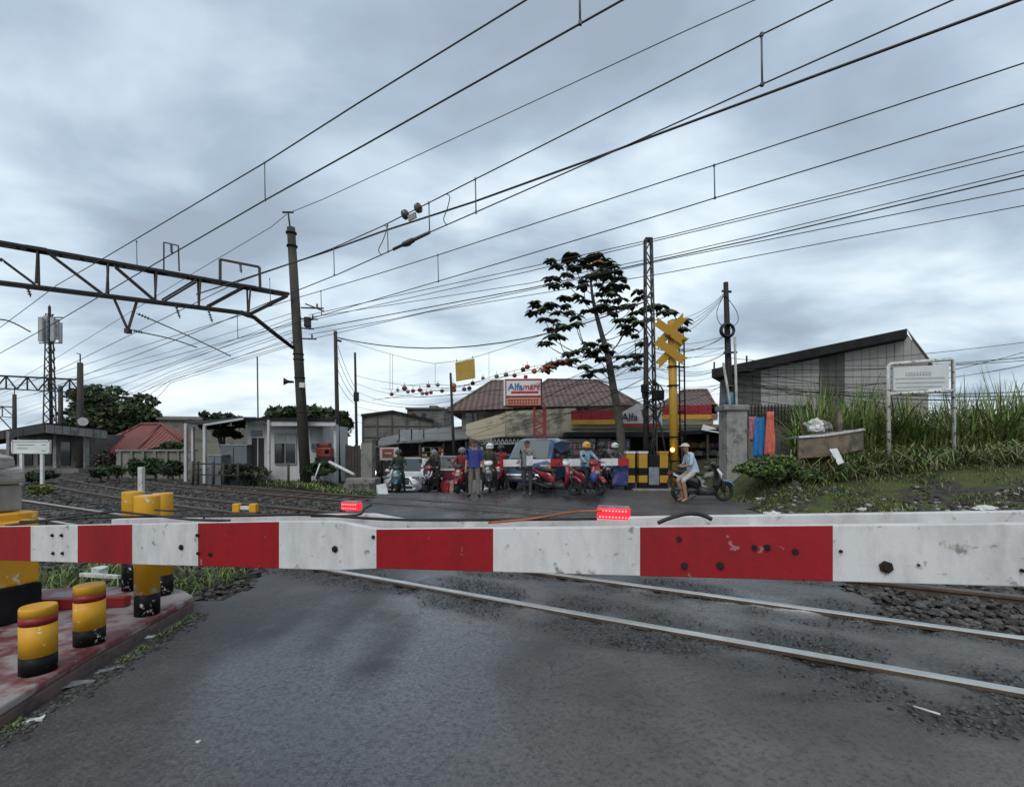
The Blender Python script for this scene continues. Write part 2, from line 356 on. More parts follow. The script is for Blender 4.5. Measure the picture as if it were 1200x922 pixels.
road2 = grid_sheet('road_beyond', np.arange(-14, 7.5, .16), ys1[94:], road_z, lambda x, y: in_road(x, y) if y < 34 else (-9.5 < x < 6), M_ASPH, {'rubble': rub_at, 'mud': mud_at, 'wet': wet_at})
back = grid_sheet('road_behind', np.arange(-3.25, 9.1, .6), np.arange(-8, 1.0, .3), lambda x, y: .004, None, M_ASPH, {'rubble': rub_at, 'mud': mud_at, 'wet': wet_at})
def weed_at(x, y):
    n = TN.x * x + TN.y * y
    v = 0
    if n > 11.9 and x > 5: v = 1
    if x < -3.3 and y < 8 and n < 3.2: v = .9
    if n > 12.4 and x < -5: v = .55
    if n > 60: v = .3
    return v
def terr_z(x, y):
    n = TN.x * x + TN.y * y
    z = ground_z(x, y) - .10
    if 2.6 < n < 12 and in_road(x, y): z -= .05
    if n > 11.8: z += .06 * fbm(x, y, .7, 4, 8.)
    return z - (.05 if y > 14 and -9 < x < 6 else 0)
gx = np.concatenate([np.array([-900, -400, -200, -120, -80, -60]), np.arange(-50, 30, .42), np.array([30, 36, 45, 60, 90, 150, 300, 900])])
gy = np.concatenate([np.array([-300, -80, -30, -10]), np.arange(-4, 30, .36), np.array([30, 33, 37, 42, 50, 60, 80, 120, 200, 400, 1500])])
grid_sheet('ground', gx, gy, terr_z, None, M_GRND, {'weed': weed_at})
# ---------------------------------------------------------------- rails and sleepers
M_RTOP = pm('polished_rail_steel', (.66, .66, .64), (.52, .51, .48), 3, .28, metal=.9, r2=.4)
M_RDULL = pm('dull_rail_steel', (.16, .145, .13), (.10, .085, .075), 3, .45, metal=.7)
M_RUST = pm('rusty_rail_side', (.055, .038, .027), (.10, .066, .045), 8, .8, .3)
M_SLEEP = pm('weathered_concrete_sleeper', (.10, .094, .085), (.05, .046, .04), 5, .85, .4)
sl = MB().box((0, 0, 0), (2.0, .22, .16)).mesh('sleeper', M_SLEEP)
PROF = [(-.0325, .0), (.0325, .0), (.0345, -.010), (.0345, -.036), (.009, -.05), (.009, -.12), (.055, -.135), (.055, -.15), (-.055, -.15), (-.055, -.135), (-.009, -.12), (-.009, -.05), (-.0345, -.036), (-.0345, -.010)]
for tname, lab in (('near', 'railway track nearest the striped barrier, rails set into the asphalt'), ('middle', 'railway track running between the two others'), ('far', 'railway track beside the far side of the crossing')):
    t = thing('railway_track', lab, 'track', kind='structure')
    for rn in RAILS_N[tname]:
        mb = MB(); ss = list(np.arange(-40, 9, 7.0)) + list(np.arange(9, 75, 3.0)); vs = []
        for s in ss:
            nn = tn(tname, rn, s); e = .5; dv = (TP(tn(tname, rn, s + e), s + e) - TP(tn(tname, rn, s - e), s - e)).normalized(); side = Vector((-dv.y, dv.x, 0))
            c = TP(nn, s, .016); c.z += ground_z(c.x, c.y) * 0
            for (u, h) in PROF: vs.append(c - side * u + Vector((0, 0, h)))
        k = len(PROF)
        for i in range(len(ss) - 1):
            for j in range(k):
                j2 = (j + 1) % k; mb_f = (i * k + j, i * k + j2, (i + 1) * k + j2, (i + 1) * k + j)
                mb.f.append(mb_f); mb.m.append(0 if j in (0, 1, 13) else 1); mb.sm.append(False)
        mb.v = [tuple(v) for v in vs]; mb.build('rail', [M_RTOP if tname == 'near' else M_RDULL, M_RUST], t)
    c0 = sum(RAILS_N[tname]) / 2; s = -9.0
    while s < 42:
        c = TP(tn(tname, c0, s), s)
        if not in_road(c.x, c.y) and (c.x > 0 or s > 3.2):
            e = .5; dv = TP(tn(tname, c0, s + e), s + e) - TP(tn(tname, c0, s - e), s - e)
            share('sleeper', sl, t, (c.x, c.y, -.118 - .08 + .055), (0, 0, math.atan2(dv.y, dv.x) + math.pi / 2))
        s += .62
# ---------------------------------------------------------------- ballast stones (uncountable)
ICO_V = []; 
def _ico():
    g = (1 + 5 ** .5) / 2
    v = np.array([(-1, g, 0), (1, g, 0), (-1, -g, 0), (1, -g, 0), (0, -1, g), (0, 1, g), (0, -1, -g), (0, 1, -g), (g, 0, -1), (g, 0, 1), (-g, 0, -1), (-g, 0, 1)], float) / math.hypot(1, g)
    f = np.array([(0, 11, 5), (0, 5, 1), (0, 1, 7), (0, 7, 10), (0, 10, 11), (1, 5, 9), (5, 11, 4), (11, 10, 2), (10, 7, 6), (7, 1, 8), (3, 9, 4), (3, 4, 2), (3, 2, 6), (3, 6, 8), (3, 8, 9), (4, 9, 5), (2, 4, 11), (6, 2, 10), (8, 6, 7), (9, 8, 1)])
    return v, f
ICV, ICF = _ico()
def stones(name, pts, sizes, mats, flat=.6, rng=np.random.RandomState(3)):
    n = len(pts); V = ICV[None] * (1 + rng.uniform(-.32, .32, (n, 12, 1)))
    V = V * rng.uniform(.65, 1.25, (n, 1, 3)) * np.array([1, 1, flat]) * np.asarray(sizes)[:, None, None]
    a = rng.uniform(0, 6.28, n); c, s_ = np.cos(a), np.sin(a); x = V[..., 0] * c[:, None] - V[..., 1] * s_[:, None]; y = V[..., 0] * s_[:, None] + V[..., 1] * c[:, None]
    V = np.stack([x, y, V[..., 2]], -1) + np.asarray(pts)[:, None, :]
    Fc = ICF[None] + (np.arange(n) * 12)[:, None, None]
    mi = np.repeat(rng.randint(0, len(mats), n), 20)
    return np_obj(name, V.reshape(-1, 3), Fc.reshape(-1, 3), mats, mi=mi)
M_ST = [pm('ballast_grey', (.062, .06, .056), (.03, .029, .028), 12, .75), pm('ballast_pale', (.115, .108, .098), (.06, .057, .053), 12, .75), pm('ballast_brown', (.05, .041, .033), (.026, .022, .019), 12, .8)]
pts, szs = [], []
rng = random.Random(11)
def try_stone(n, s, size, zoff):
    p = TP(n, s)
    if p.y < 1.2 or in_road(p.x, p.y): return
    pts.append((p.x, p.y, terr_z(p.x, p.y) + zoff)); szs.append(size)
for _ in range(9000):       # right hand side, close
    try_stone(rng.uniform(5.3, 8.6), rng.uniform(-9, -.2), rng.uniform(.022, .05), rng.uniform(.0, .05))
for _ in range(9000):      # left side, close
    try_stone(rng.uniform(2.5, 8.2), rng.uniform(3, 14), rng.uniform(.02, .048), rng.uniform(.0, .045))
for _ in range(11000):
    try_stone(rng.uniform(3, 12), rng.uniform(8, 40), rng.uniform(.03, .08), rng.uniform(0, .04))
for _ in range(2500):
    try_stone(rng.uniform(8.4, 12.2), rng.uniform(-14, -2), rng.uniform(.03, .07), rng.uniform(0, .05))
tag(stones('ballast_stones', pts, szs, M_ST), 'grey crushed stone ballast between and beside the rails', 'ballast', kind='stuff')
pts, szs = [], []
for _ in range(60000):      # loose grit on the broken asphalt
    x, y = rng.uniform(-3, 6), rng.uniform(1.6, 8)
    if not in_road(x, y): continue
    if rng.random() < max(0, rub_at(x, y) - .25) * 1.1:
        z = rng.uniform(.003, .011) * (1.4 if x > 2 and y < 3 else 1); pts.append((x, y, road_z(x, y) + z * .35)); szs.append(z)
tag(stones('loose_grit', pts, szs, M_ST), 'loose grit on broken asphalt along the near rails', 'grit', kind='stuff')
# ================================================================ TRAFFIC ISLAND, BOLLARDS, BARRIER
M_WHITE = worn('grimy_white_paint', (.57, .573, .575), (.22, .21, .19), 15, .605, .68, .45, (.33, .315, .30), .9)
M_RED = worn('glossy_red_paint', (.27, .005, .010), (.26, .14, .13), 13, .66, .675, .4, (.12, .004, .008), .75)
M_YEL = worn('chipped_yellow_paint', (.60, .30, .012), (.60, .56, .45), 11, .64, .655, .5, (.34, .19, .025), .55)
M_BLK = worn('chipped_black_paint', (.005, .005, .006), (.50, .49, .45), 16, .60, .62, .5, (.012, .011, .01), .3, spec=.15)
M_YEL2 = worn('yellow_paint_far', (.38, .21, .015), (.30, .22, .08), 4, .70, .74, .55, (.25, .16, .03), .6)
M_BLKP = pm('plain_black_paint', (.005, .005, .006), (.014, .014, .014), 6, .6, spec=.15)
M_RBAND = pm('red_band_paint', (.26, .012, .015), (.17, .01, .012), 7, .5)
M_DRED = worn('worn_maroon_floor_paint', (.14, .032, .035), (.27, .24, .23), 3.2, .44, .56, .55, (.20, .13, .13), .6)
M_CONC = pm('old_concrete', (.24, .235, .225), (.13, .125, .118), 3, .85, .3, 30)
M_CONCD = worn('stained_concrete', (.30, .295, .28), (.10, .095, .085), 3, .52, .66, .85, (.06, .055, .05), .8)
M_KERB = worn('dirty_kerb_concrete', (.13, .085, .078), (.05, .045, .04), 5, .50, .62, .9, (.05, .045, .04), .8)
M_BOLT = pm('rusty_bolt', (.035, .02, .016), (.015, .012, .012), 30, .6, metal=.4)
M_CABLE = pm('black_cable', (.012, .012, .013), (.02, .02, .02), 8, .5)
IZ = .13
def ipt(px, py, z=IZ): p = gr(px, py, z); return (p.x, p.y)
isl_out = [(-6.5, 2.15), ipt(-60, 852), ipt(0, 829), ipt(108, 763), ipt(228, 698), ipt(214, 690), ipt(120, 686), ipt(30, 690), (-6.5, 4.75)]
isl = thing('traffic_island', 'raised maroon painted concrete island under the yellow bollards', 'island', kind='structure')
MB().prism(isl_out, 'z', -.15, IZ - .05).build('kerb', M_KERB, isl, bevel=.015)
# top slab: inset
cxm = sum(p[0] for p in isl_out) / len(isl_out); cym = sum(p[1] for p in isl_out) / len(isl_out)
MB().prism([(p[0] + (cxm - p[0]) * .004, p[1] + (cym - p[1]) * .004) for p in isl_out], 'z', IZ - .05, IZ).build('top_slab', M_DRED, isl, bevel=.012)
st = [ipt(200, 712), ipt(160, 716), ipt(128, 707), ipt(60, 700), (-6.4, 4.1), (-6.4, 4.6), ipt(30, 688, .2), ipt(115, 684, .2), ipt(204, 692)]
st = [(-6.4, 3.92), (-3.78, 3.98), (-3.28, 4.05), (-3.28, 4.12), (-3.8, 4.06), (-6.4, 4.0)]
MB().prism(st, 'z', IZ, IZ + .09).build('low_step', M_RBAND, isl, bevel=.01)
M_YELW = worn('half_peeled_yellow_paint', (.60, .30, .012), (.58, .54, .45), 5, .53, .55, .5, (.34, .19, .025), .5)
def bollard(px, base_y, top_y, r, lab, band, split, z=IZ, wornk=False, cap=True):
    p = gr(px, base_y, z); h = (base_y - top_y) / FPX * p.y - r * .25
    t = thing('bollard', lab, 'bollard', p, random.uniform(0, 6))
    hs = split * h
    MB().lathe([(r * 1.0, 0), (r * 1.0, hs)], seg=32).build('black_foot', M_BLK, t)
    if band:
        MB().lathe([(r * .995, hs), (r * .995, h * .74)], seg=32).build('shaft', M_YEL, t)
        MB().lathe([(r, h * .74), (r, h * .86)], seg=32).build('red_band', M_RBAND, t)
        MB().lathe([(r * .995, h * .86), (r * .995, h - .012), (r * .96, h)], seg=32).build('top_cap', M_YEL, t)
    else:
        MB().lathe([(r * .995, hs), (r * .995, h - .012), (r * .96, h)], seg=32).build('shaft', M_YELW if 'peeled paint' in lab else M_YEL, t)
    return t
bollard(45, 786, 705, .088, 'short yellow bollard with red band beside the yellow motor cabinet', True, .27)
bollard(105, 753, 681, .088, 'short yellow bollard with red band between the cabinet and the tall bollards', True, .27)
bollard(172.5, 719, 577, .088, 'tall yellow bollard with half peeled paint, nearest the kerb corner', False, .18)
bollard(191, 696, 575, .080, 'tall yellow bollard with black and white peeling foot at the kerb corner', False, .20)
bollard(156, 690, 573, .088, 'tall yellow bollard standing behind the half peeled one on the island', False, .30)
p = gr(153, 686); MB().box((p.x, p.y + .15, .62), (.05, .05, 1.3)).build('marker_post', M_WHITE, None, .006, label='thin white marker post behind the tall bollards', cat='post')
# motor cabinet
CABC = Vector((-4.19, 3.66, IZ)); AR = math.atan2(-.33, .944)
cb = thing('barrier_cabinet', 'yellow steel barrier motor cabinet with black base on the island', 'cabinet', CABC, AR)
MB().box((0, .06, .14), (.66, .5, .28)).build('black_base', M_BLKP, cb, .012)
MB().box((0, .06, .53), (.64, .48, .50)).build('housing', M_YEL, cb, .02)
for x, z in ((.16, .62), (.17, .42)):
    MB().lathe([(.085, -.006), (.085, .006), (.05, .012)], (x, -.185, z), 24, axis='y').build('round_cover', M_YEL, cb)
    for k in range(3):
        a = k * 2.1 + .5; MB().lathe([(.012, -.008), (.012, .01)], (x + .06 * math.cos(a), -.2, z + .06 * math.sin(a)), 8, axis='y').build('cover_bolt', M_BOLT, cb)
# ---- the near arm: two parallel planks
A0, A1 = Vector((-3.85, 3.40, 0)), Vector((2.2, 1.28, 0))
AD = (A1 - A0).normalized(); ANRM = Vector((-AD.y, AD.x, 0))
def arm_xy(px, off=0.):
    a = (px - CX) / FPX; o = A0 + ANRM * off; t = (a * o.y - o.x) / (AD.x - a * AD.y); return o + AD * t, t
def armp(px, py, off=0.):
    q, t = arm_xy(px, off); return Vector((q.x, q.y, CAM_H + (HY - py) / FPX * q.y)), t
arm = thing('crossing_barrier', 'near red and white striped crossing barrier arm of two parallel planks', 'barrier', A0)
TOPE = [(-60, 618), (0, 617), (330, 611), (394, 611), (441, 620), (1200, 613.5), (1330, 612.3)]
BOTE = [(-60, 655), (0, 656.5), (330, 666), (394, 668), (441, 666), (1200, 687.5), (1330, 691)]
def interp(tab, x):
    for (x0, y0), (x1, y1) in zip(tab, tab[1:]):
        if x <= x1: return y0 + (y1 - y0) * (x - x0) / (x1 - x0)
    return tab[-1][1]
def plank_height(t):    # real top/bottom heights along the arm, read once from the front plank
    return None
STR = [(-60, 36, 0), (36, 91, 1), (91, 155, 0), (155, 232, 1), (232, 327, 0), (327, 441, 1), (441, 578, 0), (578, 750, 1), (750, 976, 0), (976, 1330, 1)]
def plank(name, off, thick, segs, only_white=False, lower=0.0, shift=0.0):
    mb = MB()
    for (a, b_, c) in segs:
        cuts = sorted({a, b_} | {x for x, _ in TOPE if a < x < b_})
        for u, v in zip(cuts, cuts[1:]):
            q = []
            for px in (u, v):
                pt, _ = armp(px, interp(TOPE, px)); pb, _ = armp(px, interp(BOTE, px))
                q.append((pt, pb))
            o1 = ANRM * off + AD * shift; o2 = ANRM * (off + thick) + AD * shift; dz = Vector((0, 0, -lower))
            vs = [q[0][1] + o1, q[1][1] + o1, q[1][0] + o1, q[0][0] + o1, q[0][1] + o2, q[1][1] + o2, q[1][0] + o2, q[0][0] + o2]
            vs = [w + dz - A0 for w in vs]
            mi = 1 if (c or only_white) else 0
            fs = [(0, 1, 2, 3), (5, 4, 7, 6), (3, 2, 6, 7), (1, 0, 4, 5)]
            mb.add(vs, fs[:2], mi); mb.add(vs, [fs[2]], 1); mb.add(vs, [fs[3]], mi)
            if u == segs[0][0]: mb.add(vs, [(0, 3, 7, 4)], 1)
            if v == segs[-1][1]: mb.add(vs, [(1, 5, 6, 2)], 1)
    bm = bmesh.new(); me = mb.mesh(name, [M_RED, M_WHITE]); bm.from_mesh(me); bmesh.ops.remove_doubles(bm, verts=bm.verts, dist=1e-4); bm.to_mesh(me); bm.free()
    o = bpy.data.objects.new(name, me); COL.objects.link(o); o.parent = arm
    b = o.modifiers.new('bevel', 'BEVEL'); b.width = .003; b.segments = 2; b.limit_method = 'ANGLE'
    return o
plank('front_plank', 0, .042, STR)
plank('rear_plank', .285, .042, [(72, 1330, 1)], True, 0.0)
def on_arm(px, py, off=0.):
    q, t = armp(px, py, 0.); return q + ANRM * off - A0
for px in (300, 520, 900, 1150):
    c = on_arm(px, (interp(TOPE, px) + interp(BOTE, px)) / 2, .164)
    MB().bar(c - ANRM * .125, c + ANRM * .125, .05, .12).build('spacer', M_WHITE, arm)
def bolt(px, py, r, m=M_BOLT):
    c = on_arm(px, py, 0); mb = MB(); vs = []
    mb.tube([c + ANRM * .01, c - ANRM * .008], r, 6); mb.tube([c - ANRM * .006, c - ANRM * .014], r * .5, 8); mb.build('bolt', m, arm)
for px, py, r in ((62, 627, .011), (73, 627, .011), (63, 648, .011), (74, 648, .011), (213, 641, .016), (232, 627, .01), (233, 648, .01), (247, 649, .012), (393, 643, .017), (438, 629, .009), (796, 631, .011), (802, 662.5, .014), (844, 662.5, .015), (884, 641, .010), (899, 641, .012), (932, 646, .011), (985, 645.5, .006), (1038, 664, .021), (1076, 661.5, .004), (1197, 668, .006)):
    bolt(px, py, r)
# warning lamps
M_LED = pm('lit_red_lamp', (.8, .02, .03), (.7, .01, .02), 20, .3, emit=((1, .015, .03), 1.1))
M_LEDB = pm('lit_red_led', (1, .3, .3), (1, .2, .2), 20, .3, emit=((1, .16, .16), 2.2))
M_TRIM = pm('grey_lamp_housing', (.25, .22, .22), (.15, .13, .13), 20, .5)
for px, py, w in ((412, 597.5, 24), (719, 609, 38)):
    a = (px - CX) / FPX; o = A0 + ANRM * .306; t = (a * o.y - o.x) / (AD.x - a * AD.y); q = o + AD * t
    z0 = CAM_H + (HY - py) / FPX * q.y; wd = w / FPX * q.y * .98; hg = wd * .40
    rot = Matrix((AD, ANRM, Vector((0, 0, 1)))).transposed(); c = Vector((q.x, q.y, z0 + hg / 2)) - A0
    lamp = MB().box(c, (wd, .045, hg), rot).build('warning_lamp', M_LED, arm, .008)
    MB().box(c + Vector((0, 0, hg * .53)), (wd * .96, .05, hg * .14), rot).build('lamp_cap', M_TRIM, lamp, .003)
    MB().box(c - Vector((0, 0, hg * .58)), (wd * .5, .03, hg * .3), rot).build('lamp_bracket', M_TRIM, lamp)
    for i in range(9):
        for j in range(2):
            MB().ball(c + rot @ Vector(((i - 4) * wd * .1, -.024, (j - .5) * hg * .48)), wd * .026, seg=6, rings=4).build('led', M_LEDB, lamp)
# cables on the arm
def arm_cable(pts, r=.008, m=M_CABLE):
    P = [on_arm(px, py, off) for px, py, off in pts]
    MB().tube(smooth_path(P), r, 6).build('cable', m, arm)
def smooth_path(P, k=5):
    P = [Vector(p) for p in P]; out = []
    for i in range(len(P) - 1):
        p0, p1, p2, p3 = P[max(0, i - 1)], P[i], P[i + 1], P[min(len(P) - 1, i + 2)]
        for j in range(k):
            t = j / k; out.append(.5 * ((2 * p1) + (p2 - p0) * t + (2 * p0 - 5 * p1 + 4 * p2 - p3) * t * t + (-p0 + 3 * p1 - 3 * p2 + p3) * t ** 3))
    return out + [P[-1]]
arm_cable([(-20, 619, .12), (40, 611, .12), (98, 603, .14), (125, 606, .17), (160, 610, .17), (200, 612.5, .13), (250, 613, .1)])
arm_cable([(-20, 616, .2), (50, 612, .2), (120, 610.5, .2), (240, 610, .2), (330, 609, .2), (450, 616, .2), (690, 615.5, .2)])
arm_cable([(127, 603.5, .27), (150, 605, .27), (180, 603.5, .28), (192, 610, .25), (200, 614, .2)], .006)
arm_cable([(330, 611, .21), (381, 611, .24), (388, 603, .27), (394, 599, .29)], .007)
arm_cable([(560, 617, .12), (610, 614.5, .18), (655, 609, .25), (690, 608.5, .28), (705, 608, .3)], .006, pm('orange_wire', (.35, .10, .03), (.2, .06, .03), 5, .5))
arm_cable([(770, 617, .1), (784, 612, .12), (806, 608, .15), (824, 610, .17), (838, 616, .17)], .009)
# counterweight at the pivot end: concrete blocks on a yellow bracket (out past the cabinet)
MB().box(Vector((-4.36, 3.88, .905)) - A0, (.66, .5, .10), Matrix.Rotation(AR, 3, 'Z')).build('counterweight_bracket', M_YEL, arm, .012)
MB().box(Vector((-3.98, 3.72, .93)) - A0, (.10, .18, .07), Matrix.Rotation(AR, 3, 'Z')).build('bracket_arm', M_YEL, arm, .01)
MB().box(Vector((-4.42, 3.89, 1.07)) - A0, (.55, .42, .22), Matrix.Rotation(AR, 3, 'Z')).build('counterweight', M_CONCD, arm, .02)
def rough_block(c, size, seed, mat, parent, name):
    bm = bmesh.new(); bmesh.ops.create_cube(bm, size=1)
    bmesh.ops.subdivide_edges(bm, edges=bm.edges, cuts=5, use_grid_fill=True)
    for v in bm.verts:
        p = Vector((v.co.x * size[0], v.co.y * size[1], v.co.z * size[2])); l = v.co.length
        v.co = p * (1 - .16 * max(0, l - .62)) + Vector([.03 * noise.fractal(p * 6 + Vector((seed + i * 7, 0, 0)), 1, 2, 3) for i in range(3)])
    me = bpy.data.meshes.new(name); bm.to_mesh(me); bm.free(); me.materials.append(mat)
    o = bpy.data.objects.new(name, me); COL.objects.link(o); o.parent = parent; o.location = c; o.rotation_euler = (0, 0, AR)
    return o
rough_block(Vector((-4.40, 3.89, 1.245)) - A0, (.58, .42, .13), 1, M_CONCD, arm, 'counterweight')
rough_block(Vector((-4.46, 3.89, 1.365)) - A0, (.52, .40, .12), 2, M_CONCD, arm, 'counterweight')
# litter at the kerb
M_LIT = pm('white_litter', (.62, .62, .60), (.42, .41, .40), 14, .6)
M_LITG = pm('grey_litter', (.22, .23, .22), (.12, .12, .12), 14, .6)
def litter(px, py, sx, sy, rz, m, lab, lift=.006, flat=False):
    p = gr(px, py); bm = bmesh.new(); bmesh.ops.create_grid(bm, x_segments=5, y_segments=4, size=.5)
    for v in bm.verts:
        r = math.hypot(v.co.x, v.co.y) * 1.6
        f = 1 if flat else max(.55, 1 - .35 * max(0, r - .6) + .25 * math.sin(math.atan2(v.co.y, v.co.x) * 3 + px))
        v.co = Vector((v.co.x * sx * f, v.co.y * sy * f, lift + .012 * noise.noise(Vector((v.co.x * 3 + px, v.co.y * 3, 0)))))
    me = bpy.data.meshes.new('litter'); bm.to_mesh(me); bm.free(); me.materials.append(m)
    o = bpy.data.objects.new('litter', me); COL.objects.link(o); o.location = p; o.rotation_euler = (0, 0, rz); s = o.modifiers.new('thick', 'SOLIDIFY'); s.thickness = .004
    tag(o, lab, 'litter'); return o
litter(35, 847, .11, .06, .55, M_LIT, 'white paper scrap lying on asphalt by the kerb', .014, True)
litter(91, 803, .15, .07, .7, M_LITG, 'flattened grey bottle in the gutter beside the maroon kerb', .016)
litter(128, 786, .14, .045, .7, M_LITG, 'thin grey plastic strip in the gutter beside the maroon kerb', .014)
litter(174, 748, .09, .07, .4, M_LIT, 'round white lid lying in the gutter below the kerb', .014)
litter(180, 740, .07, .05, .9, pm('reddish_litter', (.4, .15, .13), (.5, .4, .38), 20, .6), 'small crumpled reddish wrapper in the gutter', .014)
litter(232, 871, .022, .016, .3, M_LIT, 'tiny white scrap alone on the dark asphalt', .012)
p0, p1 = gr(1070, 831), gr(1102, 841); MB().tube([p0 + Vector((0, 0, .02)), p1 + Vector((0, 0, .02))], .006, 6).build('stick', M_LIT, None, label='pale thin stick lying on the broken asphalt', cat='stick')
p0, p1 = gr(95, 676), gr(140, 679); MB().bar(p0 + Vector((0, 0, .03)), p1 + Vector((0, 0, .03)), .04, .04).build('batten', M_LIT, None, label='pale batten lying beside the grass behind the island', cat='batten')
rough_o = thing('rubble_lump', 'white lump of rubble on the ground behind the island', 'rubble', gr(116, 671)); rough_block((0, 0, .03), (.14, .1, .1), 4, M_LIT, rough_o, 'lump')
# gutter weeds and grit along the kerb
pts, szs = [], []
for _ in range(1100):
    t = rng.random(); a = Vector(ipt(-40, 848) + (0,)); b_ = Vector(ipt(230, 700) + (0,)); q = a.lerp(b_, t); d = abs(rng.gauss(0, .07)) + .02
    q += Vector((.94, -.2, 0)) * d + Vector((.02, -.05, 0)); pts.append((q.x, q.y, road_z(q.x, q.y) + .003)); szs.append(rng.uniform(.004, .02))
tag(stones('gutter_grit', pts, szs, M_ST), 'grit and rubble collected along the maroon kerb', 'grit', kind='stuff')
# ================================================================ OVERHEAD LINE
M_STEEL = pm('dark_galvanised_steel', (.014, .013, .013), (.03, .026, .025), 3, .65, spec=.25)
M_RSTEEL = pm('rust_streaked_steel', (.06, .044, .036), (.025, .021, .019), 4, .7)
M_POLE = pm('weathered_concrete_pole', (.062, .054, .046), (.028, .025, .023), 2.2, .85, .3, 20, stretch=(1, 1, .35))
M_INS = pm('brown_porcelain', (.05, .045, .045), (.09, .08, .075), 9, .35)
M_WIRE = pm('dark_copper_wire', (.028, .027, .028), (.045, .04, .038), 2, .6)
M_WIREG = pm('grey_wire', (.11, .115, .12), (.08, .08, .085), 2, .5)
M_CLAMP = pm('clamp_metal', (.06, .06, .06), (.1, .1, .1), 9, .5, metal=.5)
def insulator(parent, a, b, r=.06, k=4):
    a, b = Vector(a), Vector(b); mb = MB(); mb.tube([a, b], .018, 6); d = b - a
    for i in range(k):
        c = a + d * ((i + 1) / (k + 1)); mb.tube([c - d.normalized() * .015, c + d.normalized() * .03], [r, r * .35], 10)
    return mb.build('insulator', M_INS, parent)
PB = Vector((-8.77, 19.8, 0)); GD = Vector((-.835, -.549, 0)).normalized(); GN = Vector((-GD.y, GD.x, 0))
def tr(px, py, off=0.):
    a = (px - CX) / FPX; t = (a * PB.y - PB.x) / (GD.x - a * GD.y); q = PB + GD * t
    return Vector((q.x, q.y, CAM_H + (HY - py) / FPX * q.y)) + GN * off - PB
g = thing('overhead_line_gantry', 'lattice steel gantry on a tall concrete pole carrying the overhead wires', 'gantry', PB)
top = at(341, 267, PB.y) - PB; base = Vector((.25, 0, -.3))
MB().tube([base, base.lerp(top, .5), top], [.22, .19, .16], 16).build('pole', M_POLE, g)
mast = top + Vector((0, 0, .02)); MB().tube([mast - Vector((0, 0, .3)), mast + Vector((-.12, 0, .62))], .035, 6).build('pole_top_bracket', M_STEEL, g)
MB().bar(mast + Vector((-.35, 0, .62)), mast + Vector((.1, 0, .62)), .06).build('bracket_arm', M_STEEL, g)
for f in (.50, .52, .43, .30, .93, .98): MB().lathe([(.215, -.03), (.215, .03)], base.lerp(top, f), 14).build('pole_band', M_STEEL, g)
OFFS = (-.17, .17)
for off in OFFS:
    MB().bar(tr(-45, 277.5, off), tr(338, 345.5, off), .09, .09).build('top_chord', M_STEEL, g)
    MB().bar(tr(-45, 326.0, off), tr(282, 366.5, off), .075, .075).build('bottom_chord', M_STEEL, g)
    MB().bar(tr(291, 369, off), tr(338, 346, off), .07, .07).build('end_strut', M_STEEL, g)
    MB().bar(tr(282, 366, off), tr(292, 370, off), .08, .08).build('chord_joint', M_STEEL, g)
    q = [tr(290, 369, off * .8), tr(298, 372, off * .8), tr(318, 388, off * .8), tr(344, 408, off * .5)]
    MB().tube(q, .05, 6).build('knee_brace', M_STEEL, g)
    for (x0, y0, x1, y1) in ((3, 305, 42, 334), (57, 297, 122, 346), (134, 312, 182, 353), (190, 353, 230, 329), (242, 360, 285, 337), (-40, 281, 0, 304)):
        MB().bar(tr(x0, y0, off), tr(x1, y1, off), .055, .055).build('diagonal_brace', M_STEEL, g)
for x, y0, y1 in ((44, 294, 334), (126, 309, 345), (182, 319, 353), (233, 328, 360), (291, 338, 367)):
    for off in OFFS: MB().bar(tr(x + (off > 0) * 3 - 1, y0, off), tr(x, y1, off), .05, .05).build('vertical_post', M_RSTEEL, g)
    MB().box((tr(x, y0 - 1, 0)), (.5, .42, .10), Matrix.Rotation(math.atan2(GD.y, GD.x), 3, 'Z')).build('gusset', M_STEEL, g)
for x in np.linspace(-30, 320, 15):
    MB().bar(tr(x, 277.5 + (x + 45) * .1775, -.17), tr(x, 277.5 + (x + 45) * .1775, .17), .045).build('cross_tie', M_STEEL, g)
# hung V bracket with pull-off arms
for x0, y0 in ((132, 346), (161, 351)): MB().bar(tr(x0, y0), tr(150, 387), .08).build('hanger_leg', M_RSTEEL, g)
MB().box(tr(150, 388), (.16, .16, .16)).build('hanger_foot', M_RSTEEL, g)
def arm_to(a, b, c):
    insulator(g, a, a.lerp(b, .28)); MB().tube(smooth_path([a.lerp(b, .25), b, c]), .022, 6).build('pull_off_arm', M_STEEL, g)
arm_to(tr(155, 387), tr(188, 393) + Vector((0, .6, 0)), tr(210, 400.5) + Vector((0, 1, 0)))
arm_to(tr(160, 367), tr(200, 386) + Vector((0, .8, 0)), tr(245, 409) + Vector((0, 1.4, 0)))
MB().tube(smooth_path([tr(-12, 374), tr(10, 376), tr(36, 389)]), .02, 6).build('pull_off_arm', M_STEEL, g)
# upright hoops on the top chord
for pts_ in (((258, 333), (258, 304), (304, 313), (305, 341)), ((192, 317), (192, 284), (209, 288), (210, 318))):
    P = [tr(*q) for q in pts_]
    for u, v in zip(P, P[1:]): MB().bar(u, v, .075 if pts_[0][0] > 200 else .035).build('hoop_bar', M_RSTEEL, g)
    m = P[1].lerp(P[2], .5); insulator(g, m, m - Vector((-.1, .1, .42)), .055, 4)
for x, y in ((31, 333), (206, 358), (244, 363)): insulator(g, tr(x, y), tr(x + 5, y + 15), .06, 4)
